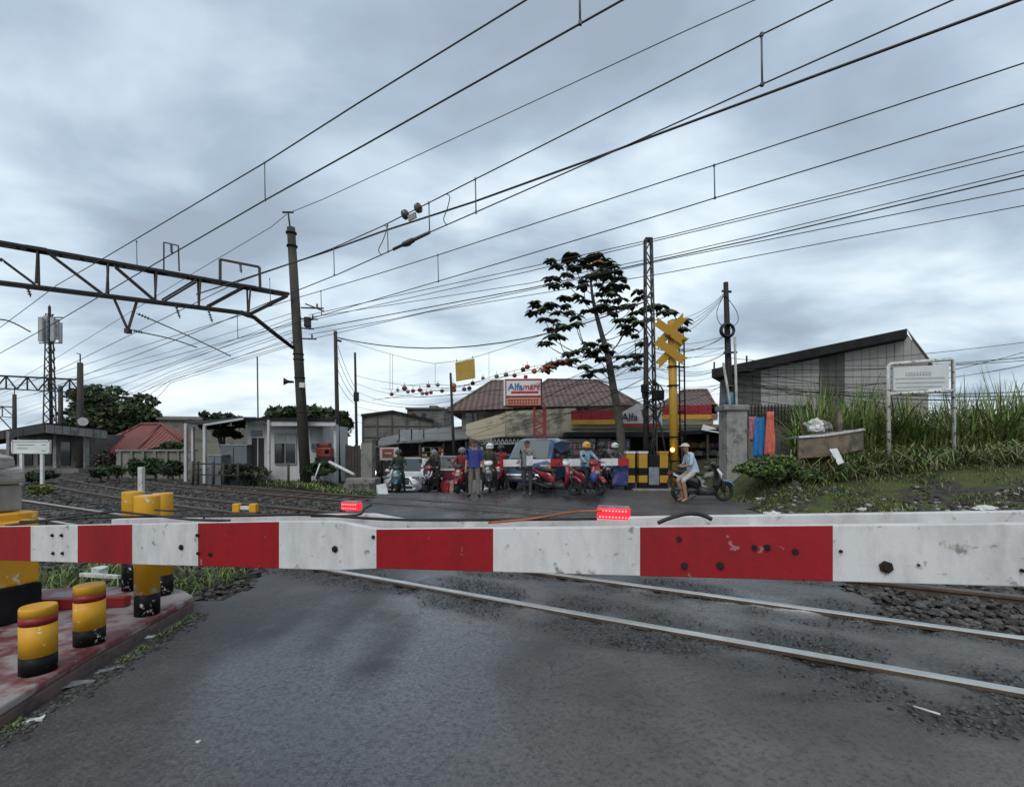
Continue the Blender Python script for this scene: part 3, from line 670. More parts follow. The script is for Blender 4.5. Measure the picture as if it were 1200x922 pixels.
# feeder arms on the pole
zp = lambda py: CAM_H + (HY - py) / FPX * PB.y
for py, dx in ((361, .9), (374, .65), (385, .5), (397, .6), (401, -.45), (388, -.4), (373, -.4)):
    c = Vector((.05, -.05, zp(py))); MB().bar(c, c + Vector((dx, .1, 0)), .05).build('insulator_arm', M_STEEL, g); insulator(g, c + Vector((dx * .7, .08, .02)), c + Vector((dx * .7, .08, .2)), .045, 3)
MB().bar(Vector((.2, 0, zp(356))), Vector((.95, .1, zp(364))), .045).build('feeder_stay', M_STEEL, g)
MB().box((.32, -.05, zp(378)), (.22, .22, .4)).build('switch_box', M_STEEL, g, .01)
MB().box((.17, -.235, zp(452)), (.22, .03, .2)).build('number_plate', M_WHITE, g)
h = Vector((-.22, -.1, zp(448))); MB().tube([h, h + Vector((-.2, -.1, .0)), h + Vector((-.34, -.18, .0))], [.04, .06, .16], 12).build('loudspeaker', M_STEEL, g)
# second gantry farther down the line
def simple_gantry(px, Y, ytop, ybase, py0, depth, xl, lab, slope=.05, horn=False):
    b = at(px, ybase, Y); b.z = min(b.z, .05); t = at(px, ytop, Y)
    gg = thing('overhead_line_gantry', lab, 'gantry', b); MB().tube([(0, 0, -.2), t - b], [.2, .15], 12).build('pole', M_POLE, gg)
    for d in (0, depth):
        MB().bar(at(px, py0 + d, Y) - b, at(xl, py0 + d - (px - xl) * slope, Y - 1) - b, .10 if d == 0 else .07).build('chord', M_STEEL, gg)
    n = max(2, int((px - xl) / 24))
    for i in range(n):
        xa = xl + (px - xl) * i / n; xb = xl + (px - xl) * (i + .5) / n; xc = xl + (px - xl) * (i + 1) / n
        f = lambda x, d: at(x, py0 + d - (px - x) * slope, Y - (px - x) / (px - xl)) - b
        MB().bar(f(xa, depth), f(xb, 0), .06).build('brace', M_STEEL, gg); MB().bar(f(xb, 0), f(xc, depth), .06).build('brace', M_STEEL, gg); MB().bar(f(xb, 0), f(xb, depth), .06).build('brace', M_STEEL, gg)
    MB().bar(at(px, py0 + depth + 18, Y) - b, at(px - 17, py0 + depth, Y) - b, .07).build('knee_brace', M_STEEL, gg)
    MB().bar(at(px, ytop, Y) - b, at(px, ytop - 10, Y) - b, .05).build('pole_top_bracket', M_STEEL, gg); MB().bar(at(px, ytop - 10, Y) - b, at(px - 4, ytop - 11, Y) - b, .05).build('bracket_arm', M_STEEL, gg)
    if horn:
        hh = at(px + 3, 494, Y - .3) - b; MB().tube([hh + Vector((-.25, .2, 0)), hh, hh + Vector((.12, -.12, 0))], [.05, .1, .26], 14).build('loudspeaker', pm('white_horn', (.5, .5, .5), (.35, .35, .35), 5, .5), gg)
    return gg
simple_gantry(94, 30, 425, 556, 445, 15, -30, 'lattice gantry with loudspeaker on its pole beside the station shelter', .05, True)
simple_gantry(17, 46, 462, 541, 477, 12, -40, 'small far gantry on a short pole behind the station shelter')
b = at(71, 541, 42); b.z = 0
MB().tube([b, at(71, 452, 42)], [.2, .16], 10).build('concrete_pole', M_POLE, None, label='bare concrete pole standing between the cell tower and the loudspeaker gantry', cat='pole')
# ---- wires -------------------------------------------------------------
def wire(pts, r, lab, group=None, name='overhead_wire', droppers=(), mat=None, bumps=()):
    P = [atn(x, y, n) for x, y, n in pts]; o = MB().tube(P, r, 5).build(name, mat or M_WIRE, None, label=lab, cat='wire', group=group)
    for (x, y0, y1, n, w) in droppers:
        a, b_ = atn(x, y0, n), atn(x + .8, y1, n)
        mb = MB(); mb.tube([a, b_], w, 5); mb.build('dropper', M_WIREG, o)
        for q in (a, b_): MB().box(q, (w * 2.8, w * 2.8, w * 3.4)).build('clamp', M_CLAMP, o)
    return o
wire([(660, -26, 4.6), (617, 0, 4.6), (420, 121, 4.6), (310, 191, 4.7), (121, 303, 5.2), (67, 334, 5.6), (0, 384, 6.2), (-60, 420, 6.8)], .010, 'upper carrying wire above the near track, with droppers', droppers=((310, 191, 235, 4.7, .008), (160, 283, 317, 5.1, .008), (679, -32, 27, 4.6, .012)))
wire([(760, -18, 4.6), (730, 0, 4.6), (420, 174, 4.6), (310, 235, 4.7), (175, 313, 5.1), (70, 375, 5.6), (0, 414, 6.2), (-60, 448, 6.8)], .011, 'contact wire above the near track, second from the top left')
wire([(930, -20, 12.6), (885, 0, 12.8), (800, 38, 13), (380, 233, 13.1), (338, 250, 13.2)], .014, 'thin earth wire rising from the top of the gantry pole', mat=M_WIREG)
wire([(336, 251, 13.2), (318, 266, 13.3), (230, 318, 13.6), (70, 417, 14.5), (-40, 480, 16)], .014, 'thin earth wire falling from the gantry pole towards the station', mat=M_WIREG)
W4 = [(1010, -18, 7.1), (976, 0, 7.1), (892, 41, 7.15), (780, 98, 7.15), (557, 210, 7.15), (502, 238, 7.2), (446, 266, 7.3), (390, 291, 7.4), (347, 307, 7.5), (280, 330, 7.8), (170, 384, 8.4), (70, 433, 9.3), (-20, 470, 10.5)]
w4 = wire(W4, .011, 'upper carrying wire above the middle track, with section insulator', droppers=((892.5, 41, 99, 7.15, .014), (557, 210, 249, 7.15, .012), (502.5, 238, 272, 7.2, .012), (454, 264, 295, 7.3, .010), (391, 291, 322, 7.4, .010), (316, 327, 352, 7.8, .008)))
W5 = [(1160, -18, 7.15), (1117, 0, 7.15), (893, 99, 7.15), (780, 150, 7.15), (705, 184, 7.15), (557, 249, 7.15), (502, 273, 7.2), (453, 296, 7.3), (397, 321, 7.4), (347, 341, 7.5), (250, 381, 7.9), (150, 420, 8.6), (40, 462, 9.6)]
w5 = wire(W5, .011, 'contact wire above the middle track, carrying a long splice clamp')
wire([(1240, -16, 7.5), (1195, 0, 7.5), (780, 154, 7.5), (698, 185, 7.5), (557, 236, 7.5), (446, 272, 7.6), (380, 296, 7.7), (340, 309, 7.8), (230, 345, 8.6)], .019, 'thick black feeder cable sweeping across the sky over the middle track')
# section insulator on W4 and splice on W5
def wl(px, n, W_):
    for (x0, y0, n0), (x1, y1, n1) in zip(W_, W_[1:]):
        if x1 <= px <= x0: f = (px - x0) / (x1 - x0); return atn(px, y0 + (y1 - y0) * f, n0 + (n1 - n0) * f)
def disc(c, d, r):
    d = d.normalized(); MB().tube([c - d * r * .9, c - d * r * .35, c - d * r * .3, c + d * r * .3, c + d * r * .7], [r * .25, r * .45, r, r * .95, r * .3], 14).build('insulator_disc', M_INS, w4)
d45 = wl(502, 0, W4) - wl(460, 0, W4)
disc(wl(490, 0, W4) + Vector((0, 0, -.0)), -d45, .095); disc(wl(475, 0, W4), d45, .095)
c = wl(483, 0, W4) - Vector((0, 0, .11)); MB().box(c, (.03, .2, .11), Vector((0, 1, 0)).rotation_difference(d45).to_matrix()).build('label_plate', pm('grey_plate', (.35, .35, .33), (.22, .22, .22), 30, .6), w4)
a_, b_ = wl(461, 0, W5), wl(503, 0, W5); MB().tube([a_, a_.lerp(b_, .25), a_.lerp(b_, .3), a_.lerp(b_, .55), a_.lerp(b_, .6), b_], [.03, .03, .05, .05, .035, .03], 8).build('splice_clamp', M_CLAMP, w5)
MB().tube(smooth_path([a_.lerp(b_, .2), a_.lerp(b_, .45) - Vector((0, 0, .07)), a_.lerp(b_, .6)]), .014, 6).build('splice_strap', M_CLAMP, w5)
for xa, xb, s in ((523, 525, 1), (450, 448, 1)):
    p0, p1 = wl(xa, 0, W4), wl(xb, 0, W5); dd = TD * .1
    MB().tube(smooth_path([p0, p0 - dd * .8 - Vector((0, 0, .08)), p0.lerp(p1, .5), p1 + dd - Vector((0, 0, -.12)), p1 + dd * .3, p1]), .009, 5).build('jumper_loop', M_WIRE, w5)
wire([(1260, 54, 10.2), (1200, 74, 10.2), (836, 194, 10.2), (780, 212, 10.2), (513, 299, 10.2), (443, 321, 10.3), (352, 348, 10.5), (200, 395, 11.2), (60, 440, 12.2), (-30, 466, 13.5)], .012, 'upper carrying wire above the far track', droppers=((837, 194, 232, 10.2, .013), (513, 299, 330, 10.2, .012), (376, 341, 369, 10.4, .012), (278, 371, 396, 10.8, .012)))
wire([(1260, 104, 10.2), (1200, 122, 10.2), (838, 232, 10.2), (780, 250, 10.2), (546, 320, 10.2), (355, 376, 10.5), (200, 418, 11.2), (100, 446, 12), (0, 472, 13)], .012, 'contact wire above the far track')
gw = 'feeder wires beyond the far track'
for i, pts_ in enumerate(([(1240, 161), (1200, 171), (990, 225), (780, 277), (620, 313), (440, 352), (362, 369)], [(1240, 169), (1200, 178), (990, 229), (780, 279.5), (620, 318), (440, 358), (362, 376)], [(1240, 191), (1200, 200), (890, 275), (780, 300), (620, 332), (460, 357), (362, 372)],
        [(1240, 196), (1200, 205.5), (890, 279), (780, 303), (620, 338), (460, 368), (362, 386)], [(1240, 212), (1200, 221), (890, 283), (780, 304.5), (620, 340), (460, 374), (362, 392)], [(1240, 233), (1200, 241), (990, 280), (780, 320), (620, 346), (500, 366), (362, 398)])):
    wire([(x, y, 13.3 + .12 * i) for x, y in pts_], (.012, .012, .011, .017, .012, .011)[i], 'feeder wire fanning in to the arms of the gantry pole', gw)
for i, (yr, xl, yl) in enumerate(((372, 0, 494), (376, 30, 497), (386, 60, 498), (398, 90, 499), (402, 120, 500), (389, 60, 505), (380, 0, 487), (404, 150, 505), (366, -20, 470), (395, 20, 512))):
    wire([(345, yr, 13.3), (200, yr + (yl - yr) * .44, 14.2), (xl, yl, 16)], .011, 'feeder wire running down the line from the gantry pole', 'feeder wires towards the station')
# ================================================================ POLES, TOWERS
def pole(px0, py0, px1, py1, Y, r0, r1, name, lab, m, zb=0.):
    b = at(px1, py1, Y); b.z = zb; t = at(px0, py0, Y); o = thing(name, lab, 'pole', b)
    MB().tube([(0, 0, -.3), t - b], [r0, r1], 10).build('shaft', m, o); return o, b
o, b = pole(393, 388, 397, 550, 23, .11, .085, 'steel_pole', 'grey steel pole rising beside the white signal hut', M_POLE)
MB().tube([at(393, 398, 23) - b, at(400, 400, 23) - b], .05, 6).build('cable_hook', M_STEEL, o)
o, b = pole(416, 413, 419, 545, 27, .09, .06, 'cable_pole', 'thin black pole carrying drop cables above the concrete block houses', M_STEEL, -.6)
MB().box(at(417.5, 465, 27) - b, (.25, .2, .5)).build('junction_box', M_STEEL, o)
o, b = pole(528, 437, 534, 556, 21.5, .08, .05, 'cable_pole', 'thin leaning black pole behind the man in the blue shirt', M_STEEL, -.3)
# lattice telecom mast
LY = 18.6; lb = at(763, 560, LY); lb.z = 0; lt = at(759.5, 281, LY)
lm = thing('lattice_mast', 'slim galvanised lattice mast hung with cables behind the yellow warning post', 'mast', lb)
M_LAT = pm('grey_lattice_steel', (.055, .055, .055), (.03, .028, .027), 4, .6)
def lc(f, sx, sy): w = .20 - .08 * f; q = Vector((0, 0, 0)).lerp(lt - lb, f); return q + Vector((sx * w, sy * w, 0))
for sx in (-1, 1):
    for sy in (-1, 1): MB().bar(lc(0, sx, sy), lc(1, sx, sy), .055).build('leg', M_LAT, lm)
nb = 20
for i in range(nb):
    f0, f1 = i / nb, (i + 1) / nb; s = 1 if i % 2 else -1
    for sy in (-1, 1): MB().bar(lc(f0, -s, sy), lc(f1, s, sy), .035).build('lacing_bar', M_LAT, lm)
    for sx in (-1, 1): MB().bar(lc(f0, sx, -s), lc(f1, sx, s), .035).build('lacing_bar', M_LAT, lm)
MB().box(lt - lb, (.28, .28, .08)).build('cap_plate', M_STEEL, lm)
b = at(757, 560, 18.2); b.z = 0
cp = thing('cable_pole', 'black pole wrapped in telephone cable coils beside the lattice mast', 'pole', b)
MB().tube([(0, 0, -.2), at(757, 395, 18.2) - b], [.12, .09], 10).build('shaft', M_STEEL, cp)
for k in range(7):
    c = at(764 + random.uniform(-4, 8), random.uniform(452, 486), 18.0) - b; rr = random.uniform(.18, .30); tl = random.uniform(.0, 1)
    MB().tube([c + Vector((math.cos(a) * rr, math.sin(a) * rr * tl, math.sin(a) * rr)) for a in np.linspace(0, 6.1, 16)], .03, 6, closed=True).build('cable_coil', M_CABLE, cp)
MB().box(at(771, 463, 17.9) - b, (.42, .25, .36)).build('splice_box', M_BLKP, cp, .03)
MB().box(at(755, 455, 17.9) - b, (.22, .2, .3)).build('splice_box', M_BLKP, cp, .03)
for x0, x1 in ((766, 783), (775, 760), (752, 763)): MB().tube([at(x0, 480, 18.3) - b, at((x0 + x1) / 2, 500, 18.3) - b, at(x1, 548, 18.3) - b], .04, 6).build('cable_riser', M_LAT, cp)
# pole with the big cable coil
b = at(858, 548, 18.5); b.z = .3
kp = thing('utility_pole', 'dark utility pole with a big black cable coil and pale conduits', 'pole', b)
MB().tube([(0, 0, -.3), at(850.5, 331, 18.5) - b], [.17, .09], 12).build('shaft', M_STEEL, kp)
c = at(852.5, 387, 18.3) - b
for k in range(5): MB().tube([c + Vector((math.cos(a) * (.235 + .018 * (k % 3)), -.05 + .03 * k, math.sin(a) * (.235 + .018 * (k % 3)))) for a in np.linspace(0, 2 * math.pi, 25)[:-1]], .036, 6, closed=True).build('cable_coil', M_CABLE, kp)
for x0, x1, y0 in ((861, 863, 395), (847.5, 855, 425)): MB().tube([at(x0, y0, 18.2) - b, at(x1, 470, 18.2) - b, at(x1 + 1, 500, 18.2) - b], .05, 8).build('conduit', pm('pale_conduit', (.38, .38, .36), (.25, .25, .24), 4, .5), kp)
MB().tube([at(855, 460, 18.28) - b, at(856, 480, 18.28) - b], .13, 10).build('blue_band', pm('blue_band_paint', (.05, .19, .26), (.03, .1, .15), 5, .5), kp)
for y in (413, 452): MB().box(at(856, y, 18.3) - b, (.5, .1, .06)).build('conduit_clamp', M_LAT, kp)
MB().bar(at(846, 341, 18.5) - b, at(857, 342, 18.5) - b, .07).build('cross_arm', M_STEEL, kp)
for dx in (-.14, .22): MB().tube(smooth_path([at(849, 345, 18.4) - b, at(849, 345, 18.4) - b + Vector((dx * 2, 0, -.6)), at(851, 380, 18.3) - b + Vector((dx * 2, 0, .1)), at(852, 388, 18.3) - b]), .014, 5).build('cable_loop', M_CABLE, kp)
# ---- yellow level crossing warning post with double crossbuck (seen from behind)
yb = at(791, 566, 17.2); yb.z = 0; yt = at(787, 376, 17.2)
yp = thing('warning_post', 'yellow crossing warning post with double crossbuck boards and ladder', 'signal post', yb)
MB().tube([(0, 0, -.2), yt - yb], [.15, .14], 16).build('post', M_YEL2, yp)
for cy, (bx, by) in ((388, (785, 388)), (410, (786, 411))):
    c = at(bx, by, 17.02) - yb
    for s in (1, -1):
        rot = Matrix.Rotation(R(-42), 3, 'Z') @ Matrix.Rotation(R(s * 40), 3, 'Y')
        o = MB().prism([(-.72, -.14), (-.6, 0), (-.72, .14), (.72, .14), (.6, 0), (.72, -.14)], 'y', -.015, .015).build('crossbuck_board', M_YEL2, yp, .004)
        o.location = c + Vector((-.03 * s, -.03 * s, 0)); o.rotation_euler = rot.to_euler()
MB().box(at(787, 393.5, 17.0) - yb, (.42, .1, .07)).build('board_clamp', pm('rusty_clamp', (.10, .03, .02), (.05, .02, .015), 7, .7), yp)
for y in (430, 452, 512, 540): MB().box(at(788.5, y, 17.2) - yb, (.33, .33, .05)).build('post_band', M_BLKP, yp)
L0, L1 = 795.5, 801.5
for x in (L0, L1): MB().tube([at(x, 398, 17.3) - yb, at(x + 2, 545, 17.3) - yb], .028, 6).build('ladder_rail', M_BLKP, yp)
for y in list(range(398, 545, 12)): MB().bar(at(L0 + (y - 398) * .0136, y, 17.3) - yb, at(L1 + (y - 398) * .0136, y, 17.3) - yb, .03).build('ladder_rung', M_BLKP, yp)
for y in (430, 483): MB().bar(at(789, y, 17.25) - yb, at(802, y, 17.3) - yb, .05).build('ladder_stay', M_BLKP, yp)
MB().ball(at(788, 527, 16.95) - yb, .085, seg=10, rings=6).build('signal_lamp', pm('lit_amber_lamp', (.9, .6, .25), (.9, .6, .3), 9, .3, emit=((1, .55, .2), 1.6)), yp)
# ---- far barrier: striped blocks and arm
FY = 17.0
def stripe_post(px, w, lab, ytop=531, ybase=571):
    b = at(px, ybase, FY); b.z = 0; h = at(px, ytop, FY).z; s = w / FPX * FY
    t = thing('striped_post', lab, 'post', b); n = 5
    for i in range(n): MB().box((0, 0, h * (i + .5) / n), (s, s, h / n)).build('painted_band', M_YEL2 if i % 2 == 1 or i == 4 else M_BLKP, t, .012)
    MB().box((0, 0, h + .03), (s * 1.12, s * 1.12, .08)).build('post_cap', M_WHITE if px < 760 else M_YEL2, t, .01); return t
stripe_post(738, 10, 'stout yellow and black striped concrete post at the far barrier hinge')
stripe_post(752.5, 10, 'stout yellow and black striped concrete post between hinge post and grey cabinet')
stripe_post(776.5, 10, 'stout yellow and black striped concrete post beside the yellow warning post')
b = at(764.5, 571, FY + .1); b.z = 0
fc = thing('barrier_cabinet', 'black barrier cabinet with grey door between the striped posts', 'cabinet', b)
MB().box((0, 0, .62), (.42, .5, 1.24)).build('housing', M_BLKP, fc, .02); MB().box((-.02, -.258, .50), (.36, .02, .62)).build('door', pm('grey_door_paint', (.20, .22, .26), (.14, .15, .18), 4, .5), fc)
MB().box((0, -.05, -.02), (1.6, .9, .16)).build('plinth', M_CONC, fc, .02)
fa = thing('crossing_barrier', 'far red and white striped barrier arm in front of the waiting riders', 'barrier', at(735, 545, FY - .4))
segs = [(737, 724, 0), (724, 704, 1), (704, 689, 0), (689, 660, 1), (660, 645, 0), (645, 608, 1), (608, 590, 1), (590, 576, 0), (576, 563, 1)]
M_W2 = pm('clean_white_paint', (.62, .63, .64), (.5, .5, .5), 5, .5); M_R2 = pm('far_red_paint', (.36, .012, .02), (.28, .01, .015), 5, .5)
yl = lambda x: 541.0 + (737 - x) * .010
for x0, x1, w in segs:
    MB().bar(at(x0, yl(x0), FY - .4 + (737 - x0) * .002) - fa.location, at(x1, yl(x1), FY - .4 + (737 - x1) * .002) - fa.location, .05, .25).build('painted_section', M_W2 if w else M_R2, fa)
# ---- cell tower far left
cb_ = at(60, 530, 62); cb_.z = 0; ct = thing('cell_tower', 'grey cell tower with white panel antennas behind the station shelter', 'tower', cb_)
CT = at(58, 368, 62) - cb_
for k in range(3):
    a = k * 2.094; MB().bar(Vector((math.cos(a) * .85, math.sin(a) * .85, 0)), Vector((CT.x + math.cos(a) * .35, math.sin(a) * .35, CT.z)), .11).build('leg', M_LAT, ct)
for i in range(16):
    z0, z1 = CT.z * i / 16, CT.z * (i + 1) / 16; w0, w1 = .85 - .5 * i / 16, .85 - .5 * (i + 1) / 16
    for k in range(3):
        a, a2 = k * 2.094, (k + 1) * 2.094
        MB().bar(Vector((math.cos(a) * w0, math.sin(a) * w0, z0)), Vector((math.cos(a2) * w1, math.sin(a2) * w1, z1)), .09).build('lacing_bar', M_LAT, ct)
MB().tube([(0, 0, 0), CT + Vector((0, 0, 1.0))], .15, 8).build('cable_duct', M_STEEL, ct)
M_ANT = pm('white_antenna', (.38, .39, .40), (.25, .26, .27), 1, .5)
for px, w, y0, y1, dy in ((48, .9, 372, 400, -.8), (54, .8, 370, 403, -.3), (62, .8, 372, 400, -.6), (67, .8, 374, 398, .4), (71, .5, 378, 402, .0)):
    a_ = at(px, (y0 + y1) / 2, 62 + dy) - cb_; MB().box(a_, (w * .62, .3, (y1 - y0) / FPX * 62)).build('panel_antenna', M_ANT, ct, .05)
for y in (372, 402): MB().tube([at(46, y, 62) - cb_, at(73, y, 62) - cb_], .07, 6).build('antenna_bracket', M_STEEL, ct)
MB().tube([CT, CT + Vector((0, 0, 1.2))], .05, 6).build('lightning_rod', M_STEEL, ct)
# thin radio mast behind the hut
b = at(303, 490, 48); b.z = 0; MB().tube([b, at(301.5, 418, 48)], .07, 5).build('radio_mast', M_LAT, None, label='thin radio mast rising behind the white hut', cat='mast')
# ================================================================ TOWN CABLES
def cable(p0, p1, sag, r, lab, group, name='telephone_cable'):
    p0, p1 = Vector(p0), Vector(p1); P = [p0.lerp(p1, t) - Vector((0, 0, sag * 4 * t * (1 - t))) for t in np.linspace(0, 1, 13)]
    return MB().tube(P, r, 4).build(name, M_CABLE, None, label=lab, cat='cable', group=group)
cable(at(393, 395, 23), at(760, 352, 18.6), 1.1, .028, 'thick black cable sagging from the steel pole to the lattice mast', None)
rr = random.Random(5)
for i in range(14):
    y0 = rr.uniform(395, 470); cable(at(758, y0, 18.3), at(rr.uniform(430, 560), rr.uniform(455, 530), rr.uniform(23, 30)), rr.uniform(.2, .8), rr.uniform(.008, .016), 'telephone cable strung from the lattice mast towards the brown roofed building', 'cables left of the lattice mast')
for i in range(20):
    y0 = rr.uniform(400, 480); y1 = y0 + rr.uniform(-25, 5); cable(at(765, y0, 18.3), at(853, max(350, y1), 18.5), rr.uniform(.1, .5), rr.uniform(.007, .013), 'telephone cable strung between the lattice mast and the coil pole', 'cables between lattice mast and coil pole')
for k, (y0, y1) in enumerate(((350, 345), (358, 347), (372, 346), (362, 344))):
    cable(at(803, 372 + 6 * k, 17.8), at(850, 342 + k, 18.5), .15, .010, 'drop cable rising from the warning post to the coil pole top', 'drop cables of the coil pole')
for i in range(17):
    y0 = rr.uniform(408, 472); y1 = rr.uniform(385, 492); cable(at(856, y0, 18.4), at(1290, y1, rr.uniform(17, 21)), rr.uniform(.1, .9), rr.uniform(.010, .018), 'telephone cable strung from the coil pole past the grey warehouse', 'cables in front of the warehouse')
for i in range(7):
    cable(at(417, 440 + i * 9, 27), at(532, 455 + i * 7, 21.6), rr.uniform(.1, .5), .011, 'drop cable between the two thin black poles', 'cables between the thin black poles')
for i in range(4):
    cable(at(396, 405 + i * 14, 23), at(417, 455 + i * 6, 27), .2, .011, 'drop cable between the steel pole and the thin black pole', 'cables from the steel pole')
# lantern garland
ga = thing('lantern_garland', 'string of small round paper lanterns over the side street', 'garland', at(455, 462, 22))
gl = [(455, 461), (475, 458), (500, 456), (520, 458), (545, 452), (580, 440), (620, 430), (662, 424)]
gp = [at(x, y, 22) - ga.location for x, y in gl]; MB().tube(gp, .012, 4).build('string', M_CABLE, ga)
gl2 = [(470, 452), (500, 450), (533, 452), (560, 451), (590, 442), (640, 434)]
MB().tube([at(x, y, 22.5) - ga.location for x, y in gl2], .012, 4).build('string', M_CABLE, ga)
M_LAN = [pm('dark_lantern', (.20, .05, .035), (.12, .03, .03), 5, .7), pm('red_lantern', (.42, .06, .04), (.2, .03, .03), 5, .7), pm('orange_lantern', (.55, .22, .06), (.3, .12, .05), 5, .7), pm('grey_lantern', (.22, .23, .24), (.15, .15, .16), 5, .7)]
for i, (x, y, r, k) in enumerate(((459, 462, 2.4, 0), (466, 457, 2, 3), (474, 455, 3.2, 0), (478, 459, 2.4, 3), (484, 458, 2.6, 0), (492, 457, 2.8, 0), (495, 461, 2.5, 3), (500, 461, 2.6, 0), (505, 460, 2.4, 0), (502, 452, 2.6, 0), (513, 451, 2.5, 3), (518, 458, 2.5, 0), (531, 452, 4, 2), (532, 457, 3, 1), (544, 456, 2.8, 3), (550, 455, 2.8, 0), (554, 449, 2.8, 0), (566, 443, 2.3, 3), (582, 441, 2.8, 3), (593, 439, 3, 3), (603, 440, 2.8, 0), (613, 433, 3, 0), (618, 430, 3.2, 1), (626, 435, 3.4, 2), (640, 430, 4, 1), (646, 428, 4, 2), (652, 427, 4, 1), (658, 425, 4, 1), (665, 423, 4, 2))):
    c = at(x, y, 22.2) - ga.location; s = r / FPX * 22; L_ = MB().ball(c, s, seg=10, rings=6, sc=(1, 1, .92)).build('lantern', M_LAN[k], ga)
    MB().tube([c + Vector((0, 0, s)), c + Vector((0, 0, s * 2.1))], .012, 4).build('hook', M_CABLE, L_)
ov = thing('cable_with_droppers', 'sagging cable with three long vertical droppers above the lanterns', 'cable', at(396, 396, 23))
P = [at(x, y, 23 - (x - 396) / 364 * 4.4) - ov.location for x, y in ((396, 396), (440, 410), (480, 421), (508, 426), (545, 422), (590, 408), (640, 391), (700, 371), (758, 350))]
MB().tube(P, .012, 4).build('messenger', M_WIREG, ov)
for x, y0, y1 in ((457, 414, 458), (510, 426, 452), (573, 413, 444), (460, 415, 456)): MB().tube([at(x, y0, 22) - ov.location, at(x, y1, 22) - ov.location], .010, 4).build('dropper', M_WIREG, ov)
bn = thing('yellow_banner', 'plain yellow square banner hanging from the lantern string', 'banner', at(545, 446, 21.8))
q = [at(533.5, 425, 21.8), at(556, 420, 21.6), at(557, 443, 21.6), at(534.5, 447, 21.8)]
mb = MB(); vs = [v - bn.location for v in q] + [v - bn.location + Vector((0, .03, 0)) for v in q]
mb.add(vs, [(0, 3, 2, 1), (4, 5, 6, 7), (0, 1, 5, 4), (1, 2, 6, 5), (2, 3, 7, 6), (3, 0, 4, 7)]).build('panel', pm('ochre_banner', (.42, .27, .05), (.36, .23, .045), 2, .7), bn)
for x, y in ((535, 424), (554, 420)): MB().tube([at(x, y, 21.7) - bn.location, at(x, y - 3, 21.7) - bn.location], .02, 4).build('tie', M_CABLE, bn)
# ================================================================ BUILDINGS
def wave_mat(name, c1, c2, scale, direction='X', rough=.8, bump=.6, nscale=3., namt=.5, dark=(.03, .028, .026)):
    if name in MATS: return MATS[name]
    m = bpy.data.materials.new(name); m.use_nodes = True; nt = m.node_tree; b = nt.nodes['Principled BSDF']; N = nt.nodes.new; L = nt.links.new
    tc = N('ShaderNodeTexCoord'); w = N('ShaderNodeTexWave'); w.bands_direction = direction; w.inputs['Scale'].default_value = scale; w.inputs['Distortion'].default_value = .3; L(tc.outputs['Object'], w.inputs['Vector'])
    n = N('ShaderNodeTexNoise'); n.inputs['Scale'].default_value = nscale; n.inputs['Detail'].default_value = 6; L(tc.outputs['Object'], n.inputs['Vector'])
    mx = N('ShaderNodeMix'); mx.data_type = 'RGBA'; mx.inputs[6].default_value = tuple(c1) + (1,); mx.inputs[7].default_value = tuple(c2) + (1,); L(w.outputs[0], mx.inputs[0])
    mr = N('ShaderNodeMapRange'); mr.inputs['From Min'].default_value = .4; mr.inputs['From Max'].default_value = .75; mr.inputs['To Max'].default_value = namt; L(n.outputs[0], mr.inputs[0])
    m2 = N('ShaderNodeMix'); m2.data_type = 'RGBA'; L(mr.outputs[0], m2.inputs[0]); L(mx.outputs[2], m2.inputs[6]); m2.inputs[7].default_value = tuple(dark) + (1,); L(m2.outputs[2], b.inputs['Base Color'])
    b.inputs['Roughness'].default_value = rough
    bp = N('ShaderNodeBump'); bp.inputs['Strength'].default_value = bump; bp.inputs['Distance'].default_value = .04; L(w.outputs[0], bp.inputs['Height']); L(bp.outputs[0], b.inputs['Normal'])
    MATS[name] = m; return m
M_HUTW = worn('hut_white_plaster', (.48, .49, .49), (.26, .26, .25), 2.5, .60, .72, .8, (.20, .20, .19), .6)
M_BEIGE = worn('beige_plaster', (.46, .41, .30), (.20, .185, .15), 1.2, .58, .72, .85, (.17, .155, .125), .6)
M_STAINW = worn('stained_cream_wall', (.37, .34, .265), (.13, .125, .105), 1.4, .48, .62, .85, (.10, .095, .08), .8)
M_BLOCK = worn('grey_block_wall', (.16, .152, .14), (.07, .068, .064), 1.6, .5, .66, .9, (.05, .05, .047), .7)
M_WALLG = worn('mossy_boundary_wall', (.22, .21, .19), (.09, .085, .075), 1.8, .5, .64, .9, (.07, .065, .055), .8)
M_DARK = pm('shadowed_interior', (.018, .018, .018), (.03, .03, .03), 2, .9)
M_ROOFB = wave_mat('brown_roof_tiles', (.16, .098, .082), (.07, .044, .038), 1.0, 'X')
M_ROOFR = wave_mat('red_roof_tiles', (.25, .072, .055), (.09, .028, .024), .9, 'X', namt=.3)
M_TIN = wave_mat('dull_tin_roof', (.20, .20, .19), (.13, .13, .125), 5, 'X', .6, namt=.6, dark=(.09, .075, .06))
M_ROOFD = pm('black_roof_sheet', (.010, .010, .011), (.02, .02, .02), 2, .75, spec=.2)
M_SHEET = worn('grey_wall_sheet', (.29, .285, .272), (.18, .175, .165), 1.5, .58, .72, .7, (.15, .145, .135), .5)
M_SHEETD = worn('dark_wall_sheet', (.085, .082, .078), (.05, .048, .045), 1.5, .5, .66, .8, (.045, .043, .04), .5)
M_SHEETB = pm('blue_grey_sheet', (.14, .165, .185), (.10, .115, .13), 1.5, .6)
M_REDS = pm('shop_red', (.30, .012, .022), (.22, .01, .018), 1.5, .45); M_YELS = pm('shop_yellow', (.55, .30, .03), (.42, .22, .03), 1.5, .5)
